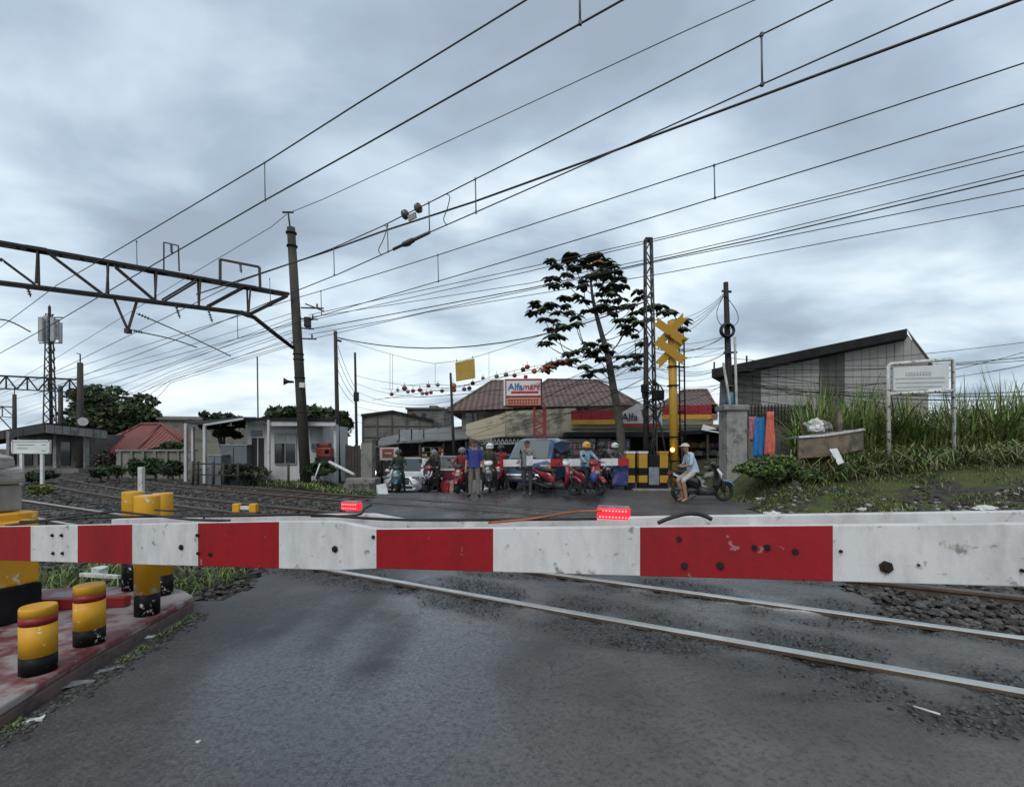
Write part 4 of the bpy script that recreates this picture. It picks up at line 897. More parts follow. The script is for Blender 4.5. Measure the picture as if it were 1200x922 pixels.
M_GL = glass('dark_window_glass'); M_FRAME = pm('grey_window_frame', (.30, .31, .31), (.22, .22, .22), 3, .5)
M_PALE = pm('pale_blind', (.30, .32, .33), (.22, .24, .25), 2, .7)
def face(parent, name, m, x0, x1, y0, y1, Y, depth=.1, bevel=0):
    """a slab whose front shows at pixel box x0..x1, y0..y1 at distance Y"""
    a, b_ = at(x0, y1, Y), at(x1, y0, Y); o = parent.location if parent is not None else Vector((0, 0, 0))
    return MB().box(Vector(((a.x + b_.x) / 2, Y + depth / 2, (a.z + b_.z) / 2)) - o, (b_.x - a.x, depth, b_.z - a.z)).build(name, m, parent, bevel)
def building(name, lab, px, Y, cat='building'):
    p = at(px, HY, Y); p.z = ground_z(p.x, p.y) - .1; return thing(name, lab, cat, p)
def bottom(parent): return None
def poly3(parent, name, m, pts, thick=.12, dirv=(0, 0, -1)):
    """slab from a 3D outline, thickened along dirv"""
    d = Vector(dirv).normalized() * thick; n = len(pts); vs = [Vector(p) - parent.location for p in pts]; vs = vs + [v + d for v in vs]
    fs = [tuple(range(n)), tuple(range(n, 2 * n))[::-1]] + [(i, n + i, n + (i + 1) % n, (i + 1) % n) for i in range(n)]
    o = MB().add(vs, fs).build(name, m, parent)
    bm = bmesh.new(); bm.from_mesh(o.data); bmesh.ops.recalc_face_normals(bm, faces=bm.faces); bm.to_mesh(o.data); bm.free(); return o
YB = lambda py, Y: CAM_H + (HY - py) / FPX * Y
def low(Y, z=-.15): return HY - (z - CAM_H) / Y * FPX     # the pixel row of height z at Y
# ---- white signal hut
hut = building('signal_hut', 'small white plastered railway hut with flat dark roof behind the tracks', 345, 21, 'hut')
face(hut, 'wall', M_HUTW, 290, 378.5, 497, low(21), 21, 3.2); face(hut, 'porch_wall', M_SHEETD, 370, 392, 497, low(23), 23, .2); face(hut, 'porch_pier', M_HUTW, 391, 394, 497, low(20.6), 20.6, .25)
poly3(hut, 'roof', M_ROOFD, [at(282, 489, 20.3), at(393, 490, 20.3), at(394, 490, 24.5), at(282, 489, 24.5)], .14)
face(hut, 'fascia_board', M_HUTW, 314, 393, 491, 499, 20.35, .08)
dr = face(hut, 'door', M_DARK, 295, 309, 513, 548, 20.97, .05); face(hut, 'door_vent', M_GL, 294, 307, 504, 511, 20.96, .05); dp_ = face(dr, 'door_post', M_HUTW, 301.5, 302.5, 513, 548, 20.94, .03); dp_.data.transform(Matrix.Translation(-hut.location))
def window(parent, x0, x1, y0, y1, Y, split=None, m_up=None, mull=True, frame=M_FRAME):
    w = face(parent, 'window', M_GL, x0, x1, y0, y1, Y, .04); o = parent.location; t = .9
    def sub(n, m, a, b_, c, d, dy): 
        q = face(w, n, m, a, b_, c, d, Y - dy, .03); q.data.transform(Matrix.Translation(-o)); return q
    for a, b_, c, d in ((x0 - t, x1 + t, y0 - t, y0), (x0 - t, x1 + t, y1, y1 + t), (x0 - t, x0, y0, y1), (x1, x1 + t, y0, y1)): sub('frame', frame, a, b_, c, d, .03)
    if mull: sub('mullion', frame, (x0 + x1) / 2 - .5, (x0 + x1) / 2 + .5, y0, y1, .025)
    if split:
        sub('transom', frame, x0, x1, split - .6, split + .6, .028); sub('upper_pane', m_up or M_PALE, x0, x1, y0, split, .008)
    return w
window(hut, 322, 346, 508, 543, 20.95, 519); window(hut, 365, 377, 504, 527, 20.95, 519, mull=False)
for x in (315, 359): MB().bar(at(x, 492, 20.3) - hut.location, at(x, 560, 20.3) - hut.location, .10).build('canopy_post', M_HUTW, hut)
# carport frame left of hut
cpf = building('carport_frame', 'open steel carport frame beside the white hut', 240, 20.6, 'carport')
for x, y0, Y in ((218, 496, 21.5), (240, 497, 20.2), (226, 500, 23)): MB().bar(at(x, y0, Y) - cpf.location, at(x, low(Y), Y) - cpf.location, .11).build('post', M_HUTW, cpf)
poly3(cpf, 'roof_sheet', M_ROOFD, [at(238, 496, 20.1), at(285, 488, 20.1), at(283, 488, 23.5), at(214, 494, 23.5)], .08)
MB().bar(at(239, 498, 20.05) - cpf.location, at(285, 490.5, 20.05) - cpf.location, .09).build('front_beam', M_HUTW, cpf)
# grey cabinets in front of hut
for x0, x1, y0, Y, lab in ((258, 289, 522, 20.6, 'wide pale grey relay cabinet beside the hut door'), (244, 259, 534, 20.0, 'narrow blue grey relay cabinet beside the carport post')):
    c = building('relay_cabinet', lab, (x0 + x1) / 2, Y, 'cabinet'); face(c, 'housing', M_SHEETB, x0, x1, y0, low(Y), Y, .6, .02); face(c, 'lid', M_FRAME, x0 - .6, x1 + .6, y0 - 1.4, y0, Y - .03, .66)
    face(c, 'door_gap', M_BLKP, (x0 + x1) / 2 - .3, (x0 + x1) / 2 + .3, y0 + 2, low(Y, .1), Y - .006, .01)
rm = building('red_machine', 'red engine unit standing at the right corner of the white hut', 378, 20.3, 'machine')
face(rm, 'body', pm('red_machine_paint', (.20, .03, .02), (.12, .02, .015), 4, .5), 370, 388, 524, 536, 20.3, .6, .05); face(rm, 'tank', pm('red_machine_paint', ()), 373, 385, 519, 524, 20.35, .4, .04)
face(rm, 'frame', M_STEEL, 369, 389, 536, 548, 20.32, .5, .02)
for x in (383,): MB().tube([at(x, 530, 20.25) - rm.location, at(x, 528, 20.32) - rm.location], .09, 12).build('dial', M_BLKP, rm)
# boundary wall
bw = building('boundary_wall', 'low stained concrete boundary wall behind the bushes', 180, 24.5, 'wall'); face(bw, 'wall_panel', M_WALLG, 136, 226, 528, low(24.5), 24.5, .2); face(bw, 'coping', M_CONC, 135, 227, 526.5, 528.5, 24.4, .35)
for x in np.linspace(140, 222, 7): face(bw, 'pier', M_WALLG, x - 1.5, x + 1.5, 527, low(24.4), 24.42, .1)
# pipe fence and gate along the hut
pf = building('pipe_fence', 'low grey pipe fence beside the track in front of the hut', 270, 19.4, 'fence')
for x in (226, 232, 250, 262, 279, 338): MB().tube([at(x, 541 + random.uniform(-1, 3), 19.4) - pf.location, at(x, 568, 19.4) - pf.location], .05, 6).build('post', M_POLE, pf)
for y in (543, 556): MB().tube([at(226, y, 19.4) - pf.location, at(282, y + 1, 19.4) - pf.location], .03, 6).build('rail', M_POLE, pf)
# ---- station shelter
ss = building('station_shelter', 'dark station shelter with wide grey fascia roof at the platform', 50, 29, 'shelter')
C0, C1, C2 = at(54, 495, 28), at(126, 503, 31), at(-80, 519, 46)
C3 = C1 + (C2 - C0)
poly3(ss, 'roof', M_ROOFD, [C0, C1, C3, C2], .1)
def fasc(a, b_, m):
    a, b_ = a - ss.location + Vector((0, 0, -.1)), b_ - ss.location + Vector((0, 0, -.1)); d = Vector((0, 0, -.5)); nn = (b_ - a).cross(d).normalized() * .06
    vs = [a, b_, b_ + d, a + d, a + nn, b_ + nn, b_ + d + nn, a + d + nn]; MB().add(vs, [(0, 1, 2, 3), (7, 6, 5, 4), (0, 4, 5, 1), (3, 2, 6, 7), (0, 3, 7, 4), (1, 5, 6, 2)]).build('fascia_panel', m, ss)
M_FAS = worn('grey_fascia', (.20, .205, .20), (.10, .10, .10), 2, .5, .62, .7, (.10, .10, .095), .7)
for i in range(8): fasc(C0.lerp(C1, i / 8 + .004), C0.lerp(C1, (i + 1) / 8 - .004), M_FAS)
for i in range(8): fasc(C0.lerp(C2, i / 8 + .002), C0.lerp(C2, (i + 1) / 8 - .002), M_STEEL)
M_SSW = worn('shelter_grey_wall', (.14, .135, .13), (.07, .068, .064), 1.5, .5, .65, .9, (.05, .05, .048), .7)
face(ss, 'platform', M_BLOCK, -30, 92, 549, low(29, -.2), 29.5, 9); face(ss, 'wall', M_SSW, 20, 88, 508, 550, 31, 5)
for x0, x1 in ((28, 38), (44, 60), (70, 82)): face(ss, 'window', M_GL, x0, x1, 518, 545, 30.95, .05)
for x in (9, 64, 98): face(ss, 'column', M_CONC, x - 1.8, x + 1.8, 505, 556, 30.0, .3)
# ---- red tiled house
rh = building('red_roofed_house', 'house with faded red tiled hip roof behind the boundary wall', 165, 34, 'house')
e0, e1, rdg, e2, bk = at(100, 532, 34), at(178, 528, 31), at(189, 497, 35), at(232, 513, 33), at(150, 510, 42)
vs = [v - rh.location for v in (e0, at(160, 529, 32), at(166, 497.5, 36), rdg, at(214, 517, 32.5), at(232, 512, 36), at(120, 515, 44), at(170, 511, 45))]
MB().add(vs, [(0, 1, 3, 2), (1, 4, 3), (4, 5, 3), (0, 2, 6), (2, 3, 5, 7, 6)]).build('roof', M_ROOFR, rh)
for a, b_ in ((3, 1), (2, 3), (3, 4), (2, 0)): MB().tube([vs[a] + Vector((0, 0, .03)), vs[b_] + Vector((0, 0, .03))], .12, 6).build('ridge_cap', M_ROOFR, rh)
face(rh, 'wall', M_BEIGE, 115, 212, 518, low(34), 34.5, 6)
lh = building('long_grey_roof', 'long low building with dark grey roof behind the red tiled house', 205, 44); poly3(lh, 'roof', M_BLOCK, [at(183, 489, 44), at(300, 490, 44), at(300, 488.5, 52), at(186, 487.5, 52)], .2); face(lh, 'wall', M_BLOCK, 186, 290, 490, low(44), 44.3, 6)
# ---- concrete block houses
bh = building('block_house', 'unplastered grey concrete block house with framed wall panels', 465, 34)
def wallpoly(parent, name, m, pix, Y, depth):
    pts = [at(x, y, Y) for x, y in pix]; return poly3(parent, name, m, pts, depth, (0, 1, 0))
wallpoly(bh, 'wall', M_BLOCK, [(424, 486), (460, 481.5), (507, 492), (507, 545), (424, 545)], 34, 5)
for x in (425, 442, 459, 476, 491, 506): face(bh, 'column', M_SHEETD, x - .7, x + .7, 484 + abs(x - 459) * .14, 545, 33.93, .1)
for y in (499, 512): face(bh, 'beam', M_SHEETD, 425, 507, y - .6, y + .6, 33.94, .08)
poly3(bh, 'roof', M_ROOFD, [at(423, 485.5, 33.8), at(460, 480.5, 33.8), at(460, 480.5, 39), at(423, 485, 39)], .15); poly3(bh, 'roof', M_ROOFD, [at(460, 480.5, 33.8), at(508, 491.5, 33.8), at(508, 491.5, 39), at(460, 480.5, 39)], .15)
b2 = building('block_house', 'narrow taller grey block house with flat top behind the framed one', 502, 40)
face(b2, 'wall', M_BLOCK, 477, 520, 479, 545, 40, 5); face(b2, 'stair_head', M_BLOCK, 503, 512, 475, 480, 40.5, 3); face(b2, 'parapet', M_SHEETD, 475, 521, 477.5, 479.5, 39.8, 5.4)
for x in (484, 496): face(b2, 'window', M_DARK, x - 2, x + 3, 484, 491, 39.96, .06)
# ---- tin roofed stalls
ts = building('market_stall', 'row of low stalls under a sagging tin roof', 490, 25, 'stall')
for i, (a, b_, c, d) in enumerate((((440, 523), (476, 517), (470, 508), (446, 513)), ((474, 518), (514, 515), (512, 501), (470, 508)), ((512, 516), (548, 513), (545, 499), (511, 502)))):
    poly3(ts, 'roof_sheet', M_TIN, [at(*a, 24), at(*b_, 24), at(*c, 29), at(*d, 29)], .06)
for x in (442, 466, 492, 520, 546): MB().bar(at(x, 516, 24.2) - ts.location, at(x, 565, 24.2) - ts.location, .09).build('post', M_RSTEEL, ts)
face(ts, 'back_wall', M_SHEETD, 436, 550, 515, 565, 27.5, .2)
M_TARP = pm('red_tarp', (.24, .05, .035), (.16, .035, .03), 2, .7)
poly3(ts, 'tarpaulin', M_TARP, [at(466, 541, 23.8), at(496, 536, 23.8), at(494, 530, 26), at(470, 533, 26)], .04)
face(ts, 'counter', M_BLOCK, 470, 496, 545, 556, 25.5, .6); face(ts, 'counter', pm('crate_brown', (.12, .085, .06), (.08, .055, .04), 3, .8), 497, 512, 543, 556, 25.6, .6)
bb = building('street_notice', 'four pane white street notice above the tin roof stalls', 483, 24.5, 'notice')
for x0, x1, y0, y1 in ((468.5, 481.5, 503.5, 509.5), (483, 496, 503.5, 509.5), (468.5, 481.5, 511.5, 519.5), (483, 496, 511.5, 519.5)): face(bb, 'pane', M_PALE, x0, x1, y0, y1, 24.5, .05)
for x in (468, 482.2, 496.5): MB().bar(at(x, 503, 24.55) - bb.location, at(x, 524, 24.55) - bb.location, .06).build('post', M_STEEL, bb)
bs = building('shop_banner', 'red and white shop banner hanging at the side street corner', 455, 23, 'banner')
face(bs, 'banner_sheet', pm('pinkish_banner', (.42, .38, .38), (.36, .30, .30), 2, .6), 445, 467, 524, 539, 23, .04); face(bs, 'red_print', M_TARP, 448, 461, 526, 536, 22.97, .02); face(bs, 'white_print', M_PALE, 451, 459, 530, 532, 22.95, .015)
for x in (446, 466): MB().bar(at(x, 522, 23.05) - bs.location, at(x, 570, 23.05) - bs.location, .05).build('post', M_STEEL, bs)
# wooden gate post fence at the corner
wf = building('plank_fence', 'weathered plank fence corner with concrete pier beside the side street', 420, 20.5, 'fence')
for i in range(5): face(wf, 'plank', M_RSTEEL if i % 2 else M_POLE, 404.5 + i * 3.6, 407.6 + i * 3.6, 521 + (i % 3) * .8, 568, 20.5, .06)
face(wf, 'pier', M_WALLG, 423, 436, 519, 572, 20.3, .5); face(wf, 'pier_base', M_WALLG, 404, 440, 560, 576, 20.0, .9, .08)
for i in range(3): rough_block(at(412 + 9 * i, 571, 19.6) - wf.location, (.5, .4, .4), i + 20, M_WALLG, wf, 'broken_lump')
# white painted ramp edge of the side road
re_ = thing('ramp_edge', 'white painted concrete ramp edge at the corner of the side road', 'kerb', gr(450, 583))
poly3(re_, 'slab', M_W2, [at(441, 568, 19), at(452, 566, 20), at(456, 583, 14.6), at(444.5, 584, 14.3)], .25)
# ---- brown roofed building with shop
bd = building('brown_roofed_building', 'beige building with two brown tiled hip roofs behind the shop sign', 620, 27)
face(bd, 'wall', M_STAINW, 541, 748, 474, low(27.5), 27.5, 9)
def hip(parent, m, eL, eR, rL, rR, Yf, Yb, yb):
    a, b_, c, d = at(*eL, Yf), at(*eR, Yf), at(*rR, (Yf + Yb) / 2), at(*rL, (Yf + Yb) / 2); e, f = Vector((b_.x, Yb, b_.z)), Vector((a.x, Yb, a.z))
    vs = [v - parent.location for v in (a, b_, c, d, e, f)]; ro = MB().add(vs, [(0, 1, 2, 3), (1, 4, 2), (4, 5, 3, 2), (5, 0, 3), (0, 5, 4, 1)]).build('roof', m, parent)
    for i, j in ((0, 3), (1, 2), (3, 2)): MB().tube([vs[i], vs[j]], .10, 6).build('ridge_cap', m, ro)
hip(bd, M_ROOFB, (522, 481.5), (640, 477), (576, 447), (604, 446), 26.5, 38, 0)
hip(bd, M_ROOFB, (600, 477.5), (750, 474), (642, 445), (700, 446), 26.3, 38, 0)
window(bd, 546, 558, 484, 500, 27.4, mull=True); window(bd, 676, 690, 478, 484, 27.4, mull=True)
wallpoly(bd, 'parapet_wall', M_BEIGE, [(546, 497), (592, 483.5), (592, 511), (560, 515.5), (546, 512)], 25.2, .3)
wallpoly(bd, 'parapet_wall', M_STAINW, [(592, 482), (675, 478), (675, 507), (592, 511)], 25.25, .3)
for i in range(9): 
    x = 566 + i * 4.6; MB().bar(at(x, 514.5, 25) - bd.location, at(x + 2.3, 520, 25) - bd.location, .05).build('truss_brace', M_FRAME, bd); MB().bar(at(x + 2.3, 520, 25) - bd.location, at(x + 4.6, 514, 25) - bd.location, .05).build('truss_brace', M_FRAME, bd)
MB().bar(at(564, 520.5, 25) - bd.location, at(609, 519.5, 25) - bd.location, .07).build('truss_chord', M_FRAME, bd)
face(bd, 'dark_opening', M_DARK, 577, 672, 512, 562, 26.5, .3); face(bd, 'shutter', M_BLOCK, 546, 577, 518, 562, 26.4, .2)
sh = building('convenience_shop', 'convenience shop front with red and yellow fascia behind the big leaf tree', 755, 24.5, 'shop')
for i in range(5): face(sh, 'fascia_panel', M_REDS, 670 + i * 11.8, 681.5 + i * 11.8, 481 - i * .2, 491.5 - i * .2, 24, .35)
face(sh, 'yellow_stripe', M_YELS, 670, 729, 491.5, 497, 24.02, .33)
for i in range(6): face(sh, 'fascia_panel', M_REDS, 775 + i * 10.9, 785.6 + i * 10.9, 476.5 - i * .5, 485.5 - i * .2, 24, .35)
face(sh, 'yellow_stripe', M_YELS, 775, 834, 485.5, 491, 24.02, .33); face(sh, 'fascia_end', pm('faded_pink_board', (.30, .12, .10), (.2, .08, .07), 2, .6), 834, 841, 473, 492, 24, .4)
wallpoly(sh, 'gable_sign', pm('white_sign_board', (.50, .48, .48), (.4, .38, .38), 2, .5), [(728, 484), (748, 473), (776, 474), (776, 499), (728, 499)], 23.95, .3)
face(sh, 'sign_red_base', M_REDS, 729, 775, 496, 500, 23.9, .05)
face(sh, 'upper_wall', M_BEIGE, 670, 842, 497, 507, 24.6, 6); face(sh, 'canopy', M_ROOFD, 664, 850, 506, 512, 23.2, 1.6); face(sh, 'gutter_beam', M_LAT, 670, 842, 502, 504, 23.6, .2)
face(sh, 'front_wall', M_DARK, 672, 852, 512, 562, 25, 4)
for x0, x1, m in ((662, 698, 'a'), (700, 716, 'b'), (722, 738, 'b')):
    face(sh, 'poster_window', pm('poster_' + m, (.36, .36, .38) if m == 'a' else (.13, .13, .14), (.16, .16, .18), 3, .5), x0, x1, 514, 536, 23.6, .06); face(sh, 'window_mullion', M_FRAME, (x0 + x1) / 2 - .4, (x0 + x1) / 2 + .4, 514, 536, 23.56, .03)
def text(s, parent, loc, size, m, rot=(R(90), 0, 0), shear=0, name='lettering', ext=.006):
    cu = bpy.data.curves.new('t', 'FONT'); cu.body = s; cu.size = size; cu.extrude = ext; cu.align_x = 'CENTER'; cu.align_y = 'CENTER'; cu.shear = shear; cu.offset = .012 * size
    to = bpy.data.objects.new('t', cu); COL.objects.link(to); bpy.context.view_layer.update()
    me = bpy.data.meshes.new_from_object(to.evaluated_get(bpy.context.evaluated_depsgraph_get())); bpy.data.objects.remove(to); bpy.data.curves.remove(cu)
    me.name = name; me.materials.clear(); me.materials.append(m); o = bpy.data.objects.new(name, me); COL.objects.link(o); o.parent = parent; o.location = loc; o.rotation_euler = rot; return o
M_LBLUE = pm('letter_blue', (.01, .10, .30), (.01, .09, .28), 3, .5); M_LRED = pm('letter_red', (.45, .012, .02), (.42, .01, .02), 3, .5); M_LBLK = pm('letter_dark', (.03, .03, .05), (.03, .03, .05), 3, .5)
text('Alfa', sh, at(738, 489, 23.9) - sh.location, .52, M_LBLK)
# blue garbage etc under canopy right
hb = building('brown_roofed_house', 'low brown tiled house roof behind the red shop fascia', 815, 32, 'house'); hip(hb, M_ROOFB, (782, 475), (838, 475), (800, 458), (828, 457), 31, 38, 0); face(hb, 'wall', M_BEIGE, 786, 836, 474, low(32), 32, 5)
# ---- pylon sign
py_ = thing('pylon_sign', 'red framed white shop pylon sign on a red lattice post', 'sign', Vector((at(632, HY, 20.4).x, 20.4, 0)))
o_ = py_.location
M_RSIGN = pm('sign_red_frame', (.22, .02, .02), (.15, .015, .015), 3, .5); M_WS = pm('white_sign_acrylic', (.62, .60, .60), (.56, .54, .54), 2, .4); M_PK = pm('orange_acrylic', (.52, .25, .17), (.44, .2, .14), 2, .4)  # sign panels are plain off-white acrylic without emission
def sgn(name, m, x0, x1, y0, y1, dy, dep, tilt=.06, bev=0):
    f = lambda x, y: y - (x - 613) * tilt
    pts = [at(x0, f(x0, y1), 20.3 + dy), at(x1, f(x1, y1), 20.3 + dy), at(x1, f(x1, y0), 20.3 + dy), at(x0, f(x0, y0), 20.3 + dy)]
    q = poly3(py_, name, m, pts, dep, (0, 1, 0))
    if bev: b = q.modifiers.new('b', 'BEVEL'); b.width = bev; b.segments = 3
    return q
sgn('sign_box', M_RSIGN, 591, 635.5, 443.5, 476.5, 0, .28, .01, .05); sgn('upper_panel', M_WS, 593.5, 633.5, 446, 463.5, -.02, .05, .01); sgn('lower_panel', M_PK, 593.5, 633.5, 466, 474.5, -.02, .05, .01)
sgn('side_edge', M_WS, 590.2, 592.2, 445, 475, -.015, .2, .01)
text('Alfa', py_, at(604, 453.4, 20.26) - o_, .40, M_LBLUE); text('mart', py_, at(622, 453.2, 20.26) - o_, .37, M_LRED, shear=.25); sgn('red_underline', M_LRED, 599, 631, 458.2, 461, -.03, .02, .01)
for r_ in range(2):
    for i in range(11): x = 595.5 + i * 3.3; sgn('small_lettering', M_RSIGN, x, x + 2.4, 467.6 + r_ * 3.4, 469.8 + r_ * 3.4, -.03, .015, .01)
for x in (626, 638): MB().bar(at(x, 476, 20.4) - o_, Vector((at(x + 1, HY, 20.4).x - o_.x, 0, -.1)), .14 if x > 630 else .09).build('post', M_RSIGN, py_)
for y in range(480, 545, 12): MB().bar(at(626, y, 20.4) - o_, at(638, y + 6, 20.4) - o_, .06).build('lacing_bar', M_RSIGN, py_); MB().bar(at(638, y + 6, 20.4) - o_, at(626, y + 12, 20.4) - o_, .06).build('lacing_bar', M_RSIGN, py_)
MB().box(at(616, 441.5, 20.4) - o_, (.16, .16, .12)).build('top_fixture', M_RSIGN, py_)
# ---- grey warehouse
wh = building('warehouse', 'grey sheet clad warehouse with sloping black roof behind the tall grass', 970, 24)
roofy = lambda x: 433 - (x - 838) * (433 - 389) / (1062 - 838) if x <= 1062 else 389 + (x - 1062) * (424 - 389) / 27
xs = np.linspace(862, 1088, 24)
for i in range(len(xs) - 1):
    a, b_ = xs[i], xs[i + 1]; mid = (a + b_) / 2; m = M_SHEETD if (mid < 893 or 957 < mid < 990) else M_SHEET
    for r_ in range(3):
        y0s = [max(roofy(a) + 1, 0), 442, 460][r_]; y0b = [roofy(b_) + 1, 442, 460][r_]; y1 = [441.4, 459.4, 490][r_]
        if y0s >= y1: continue
        jit = random.uniform(-.03, .03); pts = [at(a + .22, y1, 24 + jit), at(b_ - .22, y1, 24 + jit), at(b_ - .22, min(y0b, y1), 24 + jit), at(a + .22, y0s, 24 + jit)]
        poly3(wh, 'wall_sheet', m, pts, .05, (0, 1, 0))
wallpoly(wh, 'back_wall', M_SHEETD, [(862, 480), (1088, 480), (1088, 426), (1062, 390), (862, 430)], 24.25, .2)
wallpoly(wh, 'side_wall', M_SHEETB, [(844, 500), (862, 500), (862, 430), (846, 434)], 24.3, .2)
RZ = lambda x, y, Y: at(x, y, Y)
poly3(wh, 'roof', M_ROOFD, [RZ(834, 432.5, 23.3), RZ(1063, 385, 23.3), RZ(1063, 385, 23.3) + Vector((7.5, 11, 0)), RZ(834, 432.5, 23.3) + Vector((7.5, 11, 0))], .42)
poly3(wh, 'roof', M_SHEET, [RZ(1063, 385.3, 23.9), RZ(1091, 422, 23.9), RZ(1091, 422, 23.9) + Vector((9.5, 10, 0)), RZ(1063, 385.3, 23.9) + Vector((9.5, 10, 0))], .06)
for x in (837, 875): MB().bar(at(x, roofy(x), 23.5) - wh.location, at(x, roofy(x) - 9, 23.5) - wh.location, .06).build('roof_pipe', M_STEEL, wh)
# concrete mesh wall in front
cw = building('concrete_wall', 'dark stained concrete panel wall with iron mesh below the warehouse', 912, 20, 'wall')
for i in range(6): face(cw, 'wall_panel', M_WALLG, 877 + i * 13, 889.4 + i * 13, 475 + (i % 2) * .8, low(20, .2), 20, .15)
for i in range(20): MB().bar(at(877 + i * 3.9, 474, 19.9) - cw.location, at(877 + i * 3.9, 498, 19.9) - cw.location, .03).build('mesh_bar', M_STEEL, cw)
for y in (478, 486, 494): MB().bar(at(877, y, 19.88) - cw.location, at(955, y, 19.88) - cw.location, .03).build('mesh_bar', M_STEEL, cw)
# gate pillar
gp_ = thing('gate_pillar', 'tall weathered concrete gate pillar with capping beside the motorbike', 'pillar', Vector((at(864, HY, 15.6).x, 15.6, .1)))
face(gp_, 'shaft', M_CONCD, 852, 876, 480, low(15.6, 0), 15.4, .62, .02); face(gp_, 'capping', M_CONC, 849.5, 878.5, 474, 480.5, 15.32, .78, .03)
# dark lean-to between shop and pillar
lt_ = building('lean_to', 'dark lean-to stall with black roof edge behind the man in the white cap', 825, 19.5, 'stall')
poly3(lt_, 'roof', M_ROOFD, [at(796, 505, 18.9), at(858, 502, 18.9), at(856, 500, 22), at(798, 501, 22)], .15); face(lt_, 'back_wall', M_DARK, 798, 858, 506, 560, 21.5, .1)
poly3(lt_, 'roof_scrap', M_LIT, [at(822, 503, 18.8), at(845, 507, 18.8), at(838, 501, 19.4), at(824, 497, 19.4)], .03)
for x in (799, 829, 856): MB().bar(at(x, 504, 19) - lt_.location, at(x, 565, 19) - lt_.location, .08).build('post', M_RSTEEL, lt_)
rp = Vector((at(835, HY, 17.5).x, 17.5, 0)); rub = thing('rubble_heap', 'heap of grey rubble and slabs behind the parked motorbike', 'rubble', rp)
for i in range(46):
    a = random.gauss(0, .65); b_ = random.gauss(0, .4); h_ = max(.05, 1.15 - abs(a) * .7 - abs(b_) * .8) * random.uniform(.3, 1)
    q = rough_block((a, b_, h_), (random.uniform(.18, .5), random.uniform(.15, .4), random.uniform(.06, .2)), i, random.choice([M_CONC, M_CONCD, M_WALLG]), rub, 'rubble_slab'); q.rotation_euler = (random.uniform(-.5, .5), random.uniform(-.5, .5), random.uniform(0, 3))
# ================================================================ SIGNS
ls = thing('station_sign', 'white station notice board on two posts beside the track bed', 'sign', Vector((at(37, HY, 19.5).x, 19.5, 0)))
MB().box((0, 0, at(37, 523.5, 19.5).z), (45 / FPX * 19.5, .06, 16 / FPX * 19.5)).build('board', pm('board_white', (.62, .64, .63), (.52, .54, .53), 2, .5), ls)
for z, w, h in ((516.5, 44, 1.6), (530.8, 44, 1.2)): MB().box((0, -.04, at(37, z, 19.5).z), (w / FPX * 19.5, .03, h / FPX * 19.5)).build('frame', M_W2, ls)
for x in (-21.6, 21.6): MB().box((x / FPX * 19.5, -.04, at(37, 523.5, 19.5).z), (1.5 / FPX * 19.5, .03, 16 / FPX * 19.5)).build('frame', M_W2, ls)
for x in (-11.5, 12.5): MB().box((x / FPX * 19.5, .0, at(37, 549, 19.5).z), (.11, .08, 36 / FPX * 19.5)).build('post', M_W2, ls)
for y, x, w in ((521, -6, 20), (525, -10, 12), (521, 15, 5), (528, 15, 5)): MB().box((x / FPX * 19.5, -.035, at(37, y, 19.5).z), (w / FPX * 19.5, .01, .03)).build('print_line', M_FRAME, ls)
rs = thing('notice_board', 'blank faded notice board in a peeling white pipe frame in the grass', 'sign', Vector((at(1080, HY, 14).x, 14, .9)))
o_ = rs.location
mpts = [(1042, 546), (1041, 429), (1043, 426.5), (1114, 421), (1117, 422.5), (1118, 548)]
M_PIPE = worn('peeling_white_pipe', (.55, .55, .53), (.07, .06, .05), 9, .56, .60, .5, (.2, .19, .17), .5)
MB().tube([at(x, y, 14) - o_ for x, y in mpts], .052, 10).build('pipe_frame', M_PIPE, rs)
MB().tube([at(1042, 461.5, 14) - o_, at(1117, 458, 14) - o_], .055, 10).build('cross_pipe', M_PIPE, rs)
poly3(rs, 'panel', pm('faded_panel', (.58, .595, .60), (.50, .515, .52), 1.5, .4), [at(1047, 458, 14), at(1112, 455, 14), at(1112, 427, 14), at(1047, 430.5, 14)], .05, (0, 1, 0))
for y, x0, x1 in ((443, 1050, 1108), (448, 1050, 1108), (453, 1051, 1104)): MB().bar(at(x0, y, 13.97) - o_, at(x1, y - 1.4, 13.97) - o_, .012, .014).build('faded_line', pm('faded_print', (.47, .49, .50), (.42, .44, .45), 9, .5), rs)
for i in range(9): x = 1063 + i * 3.4; MB().box(at(x, 438 - i * .12, 13.985) - o_, (.055, .01, .10)).build('faded_letter', pm('faded_print', (.47, .49, .50), (.42, .44, .45), 9, .5), rs)

